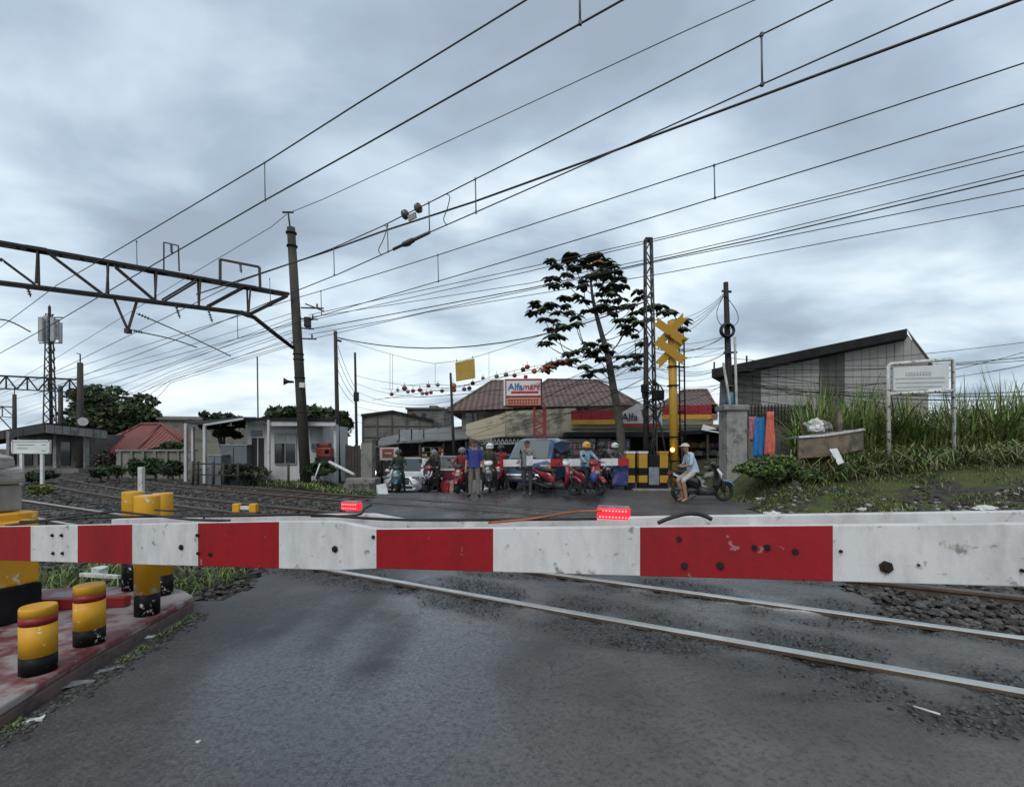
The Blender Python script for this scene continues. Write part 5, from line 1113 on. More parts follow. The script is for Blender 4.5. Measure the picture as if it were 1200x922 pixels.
# ---- goods in front of the shops
def goods_shelf(x0, x1, y0, y1, Y, lab, seed, rows=3):
    r = random.Random(seed); t = building('goods_shelf', lab, (x0 + x1) / 2, Y, 'shelf'); n = int((x1 - x0) / 3.2)
    cols_ = [(.30, .05, .05), (.42, .40, .36), (.05, .10, .25), (.40, .28, .06), (.08, .16, .08), (.22, .22, .24), (.35, .16, .20), (.5, .5, .48)]
    for k in range(rows + 1): face(t, 'shelf_board', M_RSTEEL, x0, x1, y0 + (y1 - y0) * k / rows - .5, y0 + (y1 - y0) * k / rows + .5, Y + .05, .4)
    for x in (x0, x1): MB().bar(at(x, y0 - 1, Y + .02) - t.location, at(x, low(Y, -.6), Y + .02) - t.location, .06).build('upright', M_STEEL, t)
    for k in range(rows):
        for i in range(n):
            if r.random() < .12: continue
            c = r.choice(cols_); w = (x1 - x0) / n; yb = y0 + (y1 - y0) * (k + 1) / rows - .6; h = (y1 - y0) / rows * r.uniform(.5, .9)
            face(t, 'packet', pm('goods_%d' % cols_.index(c), c, tuple(v * .5 for v in c), 8, .6), x0 + w * i + .3, x0 + w * (i + 1) - .3, yb - h, yb, Y + r.uniform(0, .06), .22)
goods_shelf(662, 698, 519, 541, 22.6, 'shelf of packets in front of the shop posters beside the yellow helmet', 1)
goods_shelf(702, 738, 516, 542, 22.4, 'shelf of packets behind the striped posts and the far barrier', 2)
goods_shelf(546, 576, 521, 543, 24.4, 'shelf of packets below the beige parapet wall', 3)
goods_shelf(494, 520, 524, 541, 23.6, 'shelf of packets in the tin roofed stall beside the thin leaning pole', 4)
goods_shelf(800, 850, 516, 534, 20.6, 'shelf of packets inside the dark lean-to stall', 5, 2)
# ================================================================ VEGETATION
def leafmat(name, c1, c2, scale=.8, rough=.55):
    m = pm(name, c1, c2, scale, rough, detail=3); b = m.node_tree.nodes['Principled BSDF']; b.inputs['Transmission Weight'].default_value = 0; return m
M_LF = [leafmat('leaf_dark', (.018, .032, .016), (.035, .055, .024)), leafmat('leaf_mid', (.03, .055, .022), (.055, .085, .03)), leafmat('leaf_light', (.07, .11, .03), (.05, .085, .03))]
M_LBIG = [leafmat('big_leaf_dark', (.012, .022, .014), (.024, .038, .02)), leafmat('big_leaf', (.026, .044, .022), (.042, .062, .03)), leafmat('big_leaf_pale', (.075, .11, .045), (.045, .07, .03))]
M_LRED_ = leafmat('withered_leaf', (.19, .055, .03), (.12, .06, .025))
M_BARK = pm('grey_bark', (.10, .09, .08), (.055, .05, .045), 5, .9, .4)
M_BLADE = [leafmat('grass_blade', (.12, .19, .042), (.08, .13, .032)), leafmat('grass_blade_dark', (.04, .065, .02), (.055, .085, .026)), leafmat('grass_blade_dry', (.24, .20, .10), (.16, .145, .065)), leafmat('grass_blade_light', (.21, .28, .075), (.15, .21, .06))]
NR = np.random.RandomState(21)
def leaf_cloud(name, blobs, mats, parent, leaf=.15, seed=1, aspect=.5, loc=None, probs=None):
    """blobs: (centre, radii, n) ; leaves as small folded quads"""
    r = np.random.RandomState(seed); V, mi = [], []
    for c, rad, n in blobs:
        d = r.normal(size=(n, 3)); d /= np.linalg.norm(d, axis=1)[:, None]; rr_ = r.uniform(.35, 1.0, n) ** .5
        p = np.array(c) + d * rr_[:, None] * np.array(rad)
        u = r.normal(size=(n, 3)); u[:, 2] *= .6; u /= np.linalg.norm(u, axis=1)[:, None]
        w = np.cross(u, r.normal(size=(n, 3))); w /= np.linalg.norm(w, axis=1)[:, None]
        s = leaf * r.uniform(.6, 1.3, n)[:, None]
        nrm = np.cross(u, w)
        V.append(np.stack([p - u * s, p + w * s * aspect + nrm * s * .12, p + u * s, p - w * s * aspect + nrm * s * .12], 1)); mi.append(r.choice(len(mats), n, p=probs))
    V = np.concatenate(V); n = len(V); Fc = np.arange(n * 4).reshape(n, 4)
    if loc is not None: V = V - np.array(loc)
    return np_obj(name, V.reshape(-1, 3), Fc, mats, parent, mi=np.concatenate(mi))
def clumps(c, rad, k, n, seed, cr=.42):
    r = random.Random(seed); out = []
    for i in range(k):
        d = Vector((r.gauss(0, 1), r.gauss(0, 1), r.gauss(0, 1))).normalized() * (r.uniform(.2, 1) ** .5)
        q = cr * r.uniform(.6, 1.2); out.append(((c[0] + d.x * rad[0] * (1 - q * .6), c[1] + d.y * rad[1] * (1 - q * .6), c[2] + d.z * rad[2] * (1 - q * .6)), (rad[0] * q, rad[1] * q, rad[2] * q * .8), n // k))
    return out
def leafy_tree(lab, px, py, wpx, hpx, Y, n, leaf, seed, mats=M_LF, base_py=None, k=22, cat='tree', name='leafy_tree', group=None, probs=None, cr=.42):
    c = at(px, py, Y); b = Vector((c.x, Y, ground_z(c.x, Y) - .1)); t = thing(name, lab, cat, b, group=group)
    rad = (wpx / FPX * Y / 2, wpx / FPX * Y / 2 * .8, hpx / FPX * Y / 2)
    leaf_cloud('crown', clumps(c, rad, k, n, seed, cr), mats, t, leaf, seed, loc=b, probs=probs)
    mb = MB(); cc = c - b; mb.tube([(0, 0, -.2), cc * .35 + Vector((.1, 0, 0)), cc * .9], [.05 * rad[2] + .05, .04 * rad[2] + .03, .03], 7)
    r = random.Random(seed)
    for i in range(7):
        e = cc + Vector((r.uniform(-.8, .8) * rad[0], r.uniform(-.8, .8) * rad[1], r.uniform(-.3, .6) * rad[2])); mb.tube([cc * .4, cc * .5 + e * .4 - Vector((0, 0, .1)), e], [.03 * rad[2] + .02, .02 * rad[2] + .015, .012], 5)
    mb.build('trunk', M_BARK, t); return t
leafy_tree('big dark broad crowned tree behind the station shelter', 134, 483, 112, 76, 45, 9000, .30, 3, k=34)
leafy_tree('dark bushy tree right behind the hut roof beside the concrete pole', 350, 487, 74, 30, 27, 3000, .2, 5)
leafy_tree('dense green tree behind the steel pole', 392, 500, 46, 50, 28, 2600, .2, 6, probs=[.5, .4, .1])
leafy_tree('spreading frangipani tree beside the carport', 262, 497, 56, 42, 23.5, 1500, .17, 7, k=26, cr=.25, probs=[.6, .35, .05])
leafy_tree('bright green shrub below the red roof beside the wall', 200, 522, 26, 12, 26, 700, .14, 8, cat='shrub', name='garden_shrub', probs=[.1, .4, .5])
for i, (px, py, w, h, Y, lab, pr) in enumerate(((160, 548, 22, 22, 22.5, 'rounded dark clipped bush at the left end of the wall', [.8, .2, 0]), (180, 546, 28, 24, 22.8, 'rounded mid green bush in the middle of the bush row', [.5, .5, 0]), (200, 548, 26, 24, 22.5, 'rounded very dark bush at the right end of the bush row', [.9, .1, 0]), (125, 538, 22, 24, 23, 'reddish brown clipped bush beside the gantry pole', [.3, .1, .6]), (137, 551, 20, 12, 21, 'small yellowish shrub below the reddish bush', [.3, .3, .4]), (44, 558, 36, 14, 20.5, 'low dark bush behind the white station sign', [.7, .3, 0]), (47, 574, 26, 10, 16.2, 'pale yellow green weed clump at the rail beside the station sign', [0, .2, .8]), (116, 552, 22, 14, 22, 'small dark bush between the gantry pole and the bush row', [.8, .2, 0]))):
    m = M_LF if i != 3 else [M_LF[0], M_LF[1], leafmat('maroon_leaf', (.06, .025, .02), (.04, .02, .018))]
    if i == 6: m = [M_LF[0], M_LF[2], leafmat('lime_leaf', (.16, .20, .04), (.11, .15, .03))]
    leafy_tree(lab, px, py, w, h, Y, 1500, .09, 30 + i, mats=m, k=14, cat='bush', name='bush', probs=pr, cr=.6)
leafy_tree('dark hedge in front of the white hut', 290, 553, 60, 22, 20.2, 2600, .09, 50, k=22, cat='hedge', name='hedge', probs=[.6, .35, .05], cr=.4)
leafy_tree('dark weeds around the foot of the red machine', 372, 548, 40, 22, 19.8, 1500, .09, 51, k=14, cat='bush', name='bush', probs=[.7, .3, 0], cr=.4)
M_LW = [M_LF[1], leafmat('weed_leaf', (.07, .12, .03), (.05, .09, .025)), leafmat('weed_leaf_bright', (.17, .25, .055), (.12, .18, .045))]
for i, (px, py, w, h, Y, n, lab) in enumerate(((905, 548, 78, 34, 13.6, 3600, 'leafy green weeds on the bank beside the hanging clothes'), (945, 556, 40, 18, 13.2, 1300, 'low leafy weeds below the long trough'), (1030, 552, 44, 20, 13.4, 1300, 'leafy weeds around the left post of the notice board'), (1150, 552, 60, 26, 13.2, 1900, 'broad leafy weeds beside the right post of the notice board'), (1190, 578, 40, 14, 11.8, 900, 'small leafy weed clump near the far track beams'))):
    leafy_tree(lab, px, py, w, h, Y, n, .07, 52 + i * 3, mats=M_LW, k=24, cat='bush', name='bush', probs=[.3, .45, .25], cr=.36)
# ---- the big leaved tree
TY = 20.0
def z4(x, y): return (600 + x / 5.209, 270 + y / 5.209)
tb = Vector((at(728, HY, TY).x, TY, -.05))
bt = thing('big_leaf_tree', 'slender tree with clusters of big drooping dark leaves beside the lattice mast', 'tree', tb)
trunk_px = [(729, 545), (727, 505), (718, 450), (712, 415), (706, 395), (698, 365), (694, 345), (692, 325)]
TR = [at(x, y, TY) - tb for x, y in trunk_px]; TR[0].z = -.2
tkb = MB().tube(smooth_path(TR), list(np.linspace(.20, .04, (len(TR) - 1) * 5 + 1)), 10)
CL = [(350,170),(430,190),(510,150),(570,180),(610,220),(270,220),(240,290),(330,270),(390,230),(470,220),(250,330),(340,330),(430,310),(520,280),(560,230),(600,290),(660,290),(440,340),(530,330),(610,330),(680,340),(600,390),(660,420),(570,430),(640,470),(690,460),(590,480),(150,460),(200,480),(130,500),(240,450),(320,410),(400,400),(440,430),(330,460),(280,500),(200,540),(250,550),(350,500),(400,530),(390,570),(300,580),(230,600),(240,650),(290,650),(210,690),(450,490),(510,480),(730,460),(790,410),(760,500),(820,480),(900,460),(950,490),(720,540),(690,580),(650,545),(780,560),(840,540),(690,620),(750,640),(1000,550),(1040,560),(1040,600),(980,500),(480,690),(540,670),(460,720),(400,740),(340,760),(500,740),(560,700),(480,765),(540,780),(600,740),(660,770),(440,830),(490,860),(540,850),(620,830),(710,810),(740,760),(770,800),(760,840),(800,690),(790,760),(380,790),(250,810),(300,800),(340,810),(230,830),(520,200),(460,170),(380,160),(560,260),(480,280),(640,250),(360,220),(620,360),(540,390)]
RED_FROM, RED_TO = 87, 91
V, Fc, mi = [], [], []
rt = random.Random(4); CPOS = []
def rosette(c, red):
    k = rt.randint(9, 12)
    for i in range(k):
        a = 6.283 * i / k + rt.uniform(-.3, .3); L_ = rt.uniform(.20, .43); wd = L_ * rt.uniform(.24, .38); up = rt.uniform(-.1, .35)
        d = Vector((math.cos(a), math.sin(a), 0)); sd = Vector((-d.y, d.x, 0)); o = len(V)
        pts_ = [(0, .25, 0), (.45, 1, .12 + up * .3), (.8, .9, -.02 + up * .2), (1.1, .15, -.30)]
        for t, w, h in pts_:
            q = c + d * (L_ * t) + Vector((0, 0, L_ * h)); 
            for s in (-1, 0, 1): V.append(tuple(q + sd * (wd * w * s) - Vector((0, 0, abs(s) * wd * .45 * w))))
        for j in range(3):
            for s in range(2): Fc.append((o + j * 3 + s, o + j * 3 + s + 1, o + j * 3 + s + 4, o + j * 3 + s + 3)); mi.append(3 if red else (rt.choices((0, 1, 2), (.35, .42, .23))[0]))
for i, (x, y) in enumerate(CL):
    px, py = z4(x, y); c = at(px, py, TY + rt.uniform(-1.4, 1.4)) - tb
    rosette(c, RED_FROM <= i <= RED_TO); 
    if rt.random() < .3: rosette(c + Vector((rt.uniform(-.3, .3), rt.uniform(-.5, .5), rt.uniform(-.22, .22))), RED_FROM <= i <= RED_TO)
    CPOS.append(c)
nodes = list(TR[2:])
for c in sorted(CPOS, key=lambda q: min((q - n).length for n in TR[2:])):
    n0 = min(nodes, key=lambda q: (c - q).length + (.9 if q.z > c.z + .05 else 0) + (.25 if q in TR else 0)); L_ = (c - n0).length; rr_ = .012 + .012 * min(2.2, L_)
    tkb.tube(smooth_path([n0, n0.lerp(c, .5) + Vector((rt.uniform(-.08, .08), rt.uniform(-.08, .08), -.10 * L_)), c - Vector((0, 0, .05))], 3), list(np.linspace(rr_, .012, 7)), 5); nodes.append(c - Vector((0, 0, .05)))
tkb.build('trunk', M_BARK, bt); np_obj('crown', np.array(V), np.array(Fc), M_LBIG + [M_LRED_], bt, mi=mi)
# ---- grass blades
def blades(name, pts_, hs, ws, lean, mats, probs, seed, lab, droop=.55, kind='stuff', cat='grass'):
    r = np.random.RandomState(seed); P = np.asarray(pts_); n = len(P); a = r.uniform(0, 6.283, n); d = np.stack([np.cos(a), np.sin(a), np.zeros(n)], 1); sd = np.stack([-d[:, 1], d[:, 0], np.zeros(n)], 1)
    hs = np.asarray(hs); ln = r.uniform(lean[0], lean[1], n) * hs; V = []
    for t, w in ((0, .8), (.35, 1), (.7, .75), (1, .08)):
        c = P + d * (ln * t ** 1.9)[:, None]; c[:, 2] += hs * (t - droop * r.uniform(.5, 1.3, n) * t ** 2.4 * (ln / hs > .3))
        for s in (-1, 1): V.append(c + sd * (s * ws * w * r.uniform(.7, 1.2, n))[:, None])
    V = np.stack(V, 1); b = (np.arange(n) * 8)[:, None]
    Fc = np.concatenate([b + np.array([j * 2, j * 2 + 1, j * 2 + 3, j * 2 + 2]) for j in range(3)], 1).reshape(-1, 4)
    mi = np.repeat(r.choice(len(mats), n, p=probs), 3)
    return tag(np_obj(name, V.reshape(-1, 3), Fc, mats, mi=mi), lab, cat, kind=kind)
r_ = random.Random(9)
def field(n, x0, x1, Y0, Y1, hmin, hmax, hf=None, minx=6.0):
    P, H_ = [], []
    while len(P) < n:
        Y = r_.uniform(Y0, Y1); px = r_.uniform(x0, x1); x = (px - CX) / FPX * Y
        if x < minx or TN.x * x + TN.y * Y < 12.0: continue
        h = r_.uniform(hmin, hmax) * (hf(px) if hf else 1) * (.72 + .5 * (.5 + fbm(x, Y, .9, 3, 6.)))
        if hmax < .3 and fbm(x, Y, .55, 3, 21.) < r_.uniform(-.35, .12): continue
        P.append((x, Y, ground_z(x, Y) - .08)); H_.append(h)
    return P, H_
P, H_ = field(9000, 930, 1290, 15.2, 19.5, 1.1, 2.9, lambda px: .62 + .38 * sstep(px, 925, 965) - (.22 if 1020 < px < 1110 else 0))
blades('tall_grass', P, H_, .024, (.1, .95), M_BLADE, [.36, .16, .16, .32], 1, 'tall wild grass on the bank behind the white framed board', .42)
P, H_ = field(5200, 930, 1290, 13.0, 15.8, .3, 1.1)
blades('wilted_grass', P, H_, .018, (.5, 1.5), M_BLADE, [.28, .27, .35, .10], 2, 'wilted cut grass lying on the bank around the board posts', .85)
P, H_ = field(9000, 860, 1290, 8.6, 14.2, .05, .20)
blades('short_grass', P, H_, .010, (.3, 1.2), M_BLADE, [.38, .36, .2, .06], 3, 'short weeds on the dirt verge beside the far track', .6)
P, H_ = [], []
while len(P) < 2600:
    x, y = r_.uniform(-8.5, -3.3), r_.uniform(4.75, 7.2)
    n = TN.x * x + TN.y * y
    if n > 3.7 or fbm(x, y, 1.2, 3, 2.) < -.12: continue
    P.append((x, y, terr_z(x, y))); H_.append(r_.uniform(.05, .24))
blades('grass_patch', P, H_, .008, (.2, .9), M_BLADE, [.5, .15, .05, .30], 4, 'fresh green grass patch between the island and the near rail', .4)
P, H_ = [], []
for _ in range(900):
    t = r_.random(); a = Vector(ipt(-40, 850) + (0,)); b_ = Vector(ipt(228, 702) + (0,)); q = a.lerp(b_, t)
    if fbm(q.x * 3, q.y * 3, 1, 3, 4.) < .0: continue
    q += Vector((.94, -.2, 0)) * (abs(r_.gauss(0, .03)) + .03); P.append((q.x, q.y, road_z(q.x, q.y))); H_.append(r_.uniform(.015, .05))
blades('kerb_weeds', P, H_, .005, (.4, 1.2), M_BLADE, [.4, .3, .2, .1], 5, 'tiny weeds growing along the maroon kerb', .5)
P, H_ = [], []
while len(P) < 2500:
    Y = r_.uniform(17.5, 21); px = r_.uniform(130, 440); x = (px - CX) / FPX * Y
    if TN.x * x + TN.y * Y < 12.4: continue
    P.append((x, Y, ground_z(x, Y) - .06)); H_.append(r_.uniform(.06, .35))
blades('trackside_weeds', P, H_, .02, (.3, 1.0), M_BLADE, [.3, .4, .2, .1], 6, 'weeds on the far side of the tracks in front of the hut', .5)

pts, szs = [], []
for _ in range(5000):
    x, y = r_.uniform(5.5, 16), r_.uniform(8.5, 15); n = TN.x * x + TN.y * y
    if n < 11.6 or n > 15.5 or fbm(x, y, .9, 3, 41.) < .02: continue
    pts.append((x, y, terr_z(x, y) + .01)); szs.append(r_.uniform(.015, .07) * (1.6 if r_.random() < .06 else 1))
tag(stones('verge_debris', pts, szs, M_ST + [pm('debris_dark', (.02, .017, .014), (.03, .025, .02), 9, .9), pm('debris_rag', (.30, .29, .27), (.2, .19, .17), 9, .8)]), 'dark rubble and scraps strewn on the verge of the far track', 'debris', kind='stuff')
# ================================================================ PEOPLE
M_SKIN = pm('brown_skin', (.30, .165, .115), (.25, .135, .09), 9, .55); M_HAIR = pm('black_hair', (.012, .011, .011), (.02, .018, .017), 20, .5)
def cloth(name, c): return pm('cloth_' + name, c, tuple(v * .68 for v in c), 7, .85, .3, 14)
def person(lab, loc, rz, J, cols, head='hair', headcol=None, extras=None):
    """J: joint positions (local, x forward, y left). cols: shirt, sleeve, trousers, shin, shoe materials"""
    seg = [('pelvis', 'spine', 'shirt'), ('spine', 'chest', 'shirt'), ('chest', 'neck', 'shirt'), ('neck', 'headb', 'skin'), ('headb', 'head', 'skin'), ('head', 'crown', 'skin')]
    for s in 'LR':
        seg += [('chest', 'sh' + s, 'shirt'), ('sh' + s, 'el' + s, 'sleeve'), ('el' + s, 'wr' + s, 'fore'), ('wr' + s, 'ha' + s, 'skin'), ('pelvis', 'hp' + s, 'trousers'), ('hp' + s, 'kn' + s, 'trousers'), ('kn' + s, 'an' + s, 'shin'), ('an' + s, 'to' + s, 'shoe')]
    RAD = dict(pelvis=.135, spine=.125, chest=.135, neck=.055, headb=.072, head=.092, crown=.058, sh=.068, el=.047, wr=.032, ha=.036, hp=.098, kn=.066, an=.045, to=.038)
    names = list(J); idx = {n: i for i, n in enumerate(names)}
    me = bpy.data.meshes.new('body'); me.from_pydata([J[n] for n in names], [(idx[a], idx[b]) for a, b, _ in seg], []); ob = bpy.data.objects.new('body', me); COL.objects.link(ob)
    sk = ob.modifiers.new('skin', 'SKIN'); sk.use_smooth_shade = True
    for n in names:
        r = RAD.get(n, RAD.get(n[:-1], .05)); v = me.skin_vertices[0].data[idx[n]]; v.radius = (r, r); v.use_root = (n == 'pelvis')
        if n == 'chest': v.radius = (.15, .12)
    sb = ob.modifiers.new('sub', 'SUBSURF'); sb.levels = sb.render_levels = 2
    bpy.context.view_layer.update(); m2 = bpy.data.meshes.new_from_object(ob.evaluated_get(bpy.context.evaluated_depsgraph_get())); bpy.data.objects.remove(ob)
    bm = bmesh.new(); bm.from_mesh(m2)
    slot = {'skin': 0, 'shirt': 1, 'sleeve': 2, 'fore': 3, 'trousers': 4, 'shin': 5, 'shoe': 6, 'dark': 7}
    S = [(Vector(J[a]), Vector(J[b]), slot[c], RAD.get(b, RAD.get(b[:-1], .05))) for a, b, c in seg]
    for f in bm.faces:
        p = f.calc_center_median(); best = 1e9; bi = 0
        for a, b, c, r in S:
            d = b - a; t = max(0, min(1, (p - a).dot(d) / max(1e-9, d.length_squared))); q = (p - a - d * t).length - r * .55
            if q < best: best, bi = q, c
        f.material_index = bi; f.smooth = True
    bm.to_mesh(m2); bm.free()
    mb = MB(); mb.v = [tuple(v.co) for v in m2.vertices]; mb.f = [tuple(p.vertices) for p in m2.polygons]; mb.m = [p.material_index for p in m2.polygons]; mb.sm = [True] * len(mb.f)
    hd = Vector(J['head']); fw = (Vector(J.get('_look', (1, 0, 0)))).normalized() if '_look' in J else Vector((1, 0, 0)); sdv = Vector((-fw.y, fw.x, 0))
    mb.tube([hd + fw * .07 + Vector((0, 0, .015)), hd + fw * .112 - Vector((0, 0, .03)), hd + fw * .075 - Vector((0, 0, .04))], [.010, .018, .012], 6, 0)
    for s in (-1, 1):
        mb.ball(hd + fw * .079 + sdv * .034 * s + Vector((0, 0, .02)), .013, 7, 6, 4); mb.ball(hd + sdv * .092 * s - Vector((0, 0, .01)), .028, 0, 6, 4, (.6, .5, 1))
    mb.box(hd + fw * .082 - Vector((0, 0, .06)), (.012, .045, .008), Matrix((fw, sdv, Vector((0, 0, 1)))).transposed(), 7)
    for s in 'LR':      # five fingers each, lightly curled
        h = Vector(J['ha' + s]); d = (h - Vector(J['wr' + s])).normalized(); u = d.cross(Vector((0, 1, 0) if abs(d.y) < .8 else (1, 0, 0))).normalized(); w = d.cross(u)
        cur = u if u.x > 0 else -u
        for k, (o, l) in enumerate(((-.026, .075), (-.009, .085), (.009, .08), (.026, .06))):
            a = h + w * o; mb.tube([a, a + d * l * .5 + cur * .006, a + d * l * .85 + cur * .03], [.010, .009, .007], 5, 0)
        a = h - d * .03 + w * -.034; mb.tube([a, a - w * .022 + d * .03, a - w * .02 + d * .06 + cur * .012], [.011, .010, .008], 5, 0)
    t = thing('person', lab, 'person', loc, rz)
    mats = [M_SKIN, cols['shirt'], cols.get('sleeve', cols['shirt']), cols.get('fore', M_SKIN), cols['trousers'], cols.get('shin', cols['trousers']), cols.get('shoe', M_BLKP), M_HAIR]
    mb.build('body', mats, t)
    # loose shirt hem
    pv, sp, ch = Vector(J['pelvis']), Vector(J['spine']), Vector(J['chest']); hem = pv - (sp - pv).normalized() * .02
    vs, k = [], 18
    for c, rx, ry in ((hem, .155, .19), (pv.lerp(sp, .45), .145, .18), (sp, .137, .172), (sp.lerp(ch, .55), .138, .18), (ch, .12, .175)):
        for i in range(k): a = 6.283 * i / k; wv = 1 + .035 * math.sin(a * 5 + c.z * 9); vs.append(c + Vector((math.cos(a) * rx * wv, math.sin(a) * ry * wv, 0)))
    MB().add(vs, [(r_ * k + i, r_ * k + (i + 1) % k, (r_ + 1) * k + (i + 1) % k, (r_ + 1) * k + i) for r_ in range(4) for i in range(k)], 0, True).build('shirt', cols['shirt'], t)
    def dome(rad, zc, zmin, seg=14):
        m_ = MB(); vs = []; rings = 6
        for i in range(rings + 1):
            th = (math.pi / 2 - math.asin(max(-1, min(1, zmin / rad)))) * i / rings
            for j in range(seg): a = 6.283 * j / seg; vs.append(hd + Vector((0, 0, zc)) + fw * (rad * 1.08 * math.sin(th) * math.cos(a)) + sdv * (rad * .94 * math.sin(th) * math.sin(a)) + Vector((0, 0, rad * math.cos(th))))
        m_.add(vs, [(i * seg + j, (i + 1) * seg + j, (i + 1) * seg + (j + 1) % seg, i * seg + (j + 1) % seg) for i in range(rings) for j in range(seg)], 0, True); return m_
    if head == 'hair': dome(.112, .012, .03).build('hair', M_HAIR, t)
    elif head == 'cap':
        c = dome(.118, .015, .02).build('cap', headcol, t); m_ = MB(); pts_ = [(math.cos(a) * .16 * (1 if abs(a) < 1.0 else .72), math.sin(a) * .1) for a in np.linspace(-1.5, 1.5, 9)]
        vs = [hd + Vector((0, 0, .035)) + fw * (.02 + x) + sdv * y for x, y in pts_]; m_.add(vs + [v + Vector((0, 0, .012)) for v in vs], [tuple(range(9)), tuple(range(9, 18))[::-1]] + [(i, 9 + i, 9 + (i + 1) % 9, (i + 1) % 9) for i in range(9)]).build('brim', headcol, c)
    elif head == 'helmet':
        c = dome(.148, .0, -.05).build('helmet', headcol, t); MB().box(hd + fw * .135 + Vector((0, 0, .055)), (.09, .2, .015), Matrix((fw, sdv, Vector((0, 0, 1)))).transposed()).build('visor', headcol, c, .004)
    if extras: extras(t, J)
    return t
def stand(**kw):
    J = dict(pelvis=(0, 0, .93), spine=(.0, 0, 1.12), chest=(0, 0, 1.34), neck=(.01, 0, 1.47), headb=(.02, 0, 1.53), head=(.03, 0, 1.605), crown=(.02, 0, 1.675))
    for s, y in (('L', 1), ('R', -1)):
        J.update({'sh' + s: (0, .175 * y, 1.40), 'el' + s: (-.03, .235 * y, 1.13), 'wr' + s: (.05, .25 * y, .90), 'ha' + s: (.075, .25 * y, .82), 'hp' + s: (0, .09 * y, .88), 'kn' + s: (.02, .11 * y, .49), 'an' + s: (-.01, .12 * y, .09), 'to' + s: (.15, .14 * y, .04)})
    J.update(kw); return J
def ride(lean=.06, seat=.80, dx=0., **kw):
    J = dict(pelvis=(-.22 + dx, 0, seat + .08), spine=(-.2 + dx + lean * .4, 0, seat + .27), chest=(-.18 + dx + lean, 0, seat + .48), neck=(-.16 + dx + lean, 0, seat + .61), headb=(-.14 + dx + lean, 0, seat + .67), head=(-.13 + dx + lean, 0, seat + .75), crown=(-.14 + dx + lean, 0, seat + .82))
    for s, y in (('L', 1), ('R', -1)):
        J.update({'sh' + s: (-.17 + dx + lean, .18 * y, seat + .54), 'el' + s: (.06 + dx, .28 * y, seat + .32), 'wr' + s: (.28, .30 * y, seat + .22), 'ha' + s: (.35, .30 * y, seat + .22), 'hp' + s: (-.18 + dx, .1 * y, seat + .04), 'kn' + s: (.2 + dx, .20 * y, seat - .10), 'an' + s: (.1 + dx, .24 * y, .12), 'to' + s: (.25 + dx, .26 * y, .06)})
    J.update(kw); return J
# ================================================================ SCOOTERS
M_TYRE = pm('tyre_rubber', (.012, .012, .012), (.022, .022, .022), 20, .8); M_ALLOY = pm('dark_alloy', (.09, .09, .09), (.05, .05, .05), 9, .4, metal=.7); M_CHROME = pm('chrome', (.6, .6, .6), (.5, .5, .5), 5, .2, metal=1)
M_SEAT = pm('black_seat_vinyl', (.014, .014, .015), (.025, .025, .025), 12, .55); M_PLAST = pm('black_plastic', (.02, .02, .021), (.032, .032, .032), 9, .5)
M_LENS = pm('headlight_lens', (.26, .27, .29), (.14, .15, .16), 9, .12); M_LIT_H = pm('lit_headlight', (1, 1, .95), (1, 1, .9), 9, .2, emit=((1, .97, .88), 3)); M_TAIL = pm('tail_red', (.4, .01, .01), (.3, .01, .01), 9, .25); M_AMB = pm('indicator_amber', (.55, .22, .03), (.5, .2, .03), 9, .25)
def paint(name, c): return pm('paint_' + name, c, tuple(v * .85 for v in c), 3, .28, coat=.6)
def wheel(parent, x, r, w, nm='wheel'):
    wl_ = thing(nm, None, None, (x, 0, r)); wl_.parent = parent
    k = 22; MB().tube([(math.cos(a) * (r - w * .5), 0, math.sin(a) * (r - w * .5)) for a in np.linspace(0, 2 * math.pi, k + 1)[:-1]], w * .55, 8, closed=True).build('tyre', M_TYRE, wl_)
    mb = MB(); mb.lathe([(r - w, -.03), (r - w, .03)], (0, 0, 0), 20, axis='y')
    mb.f = [f for f in mb.f if len(f) == 4]; mb.m = mb.m[:len(mb.f)]; mb.sm = mb.sm[:len(mb.f)]
    for i in range(5): a = 6.283 * i / 5; mb.bar((0, 0, 0), (math.cos(a) * (r - w), 0, math.sin(a) * (r - w)), .035)
    mb.lathe([(.05, -.05), (.05, .05)], (0, 0, 0), 10, axis='y'); mb.build('rim', M_ALLOY, wl_); return wl_
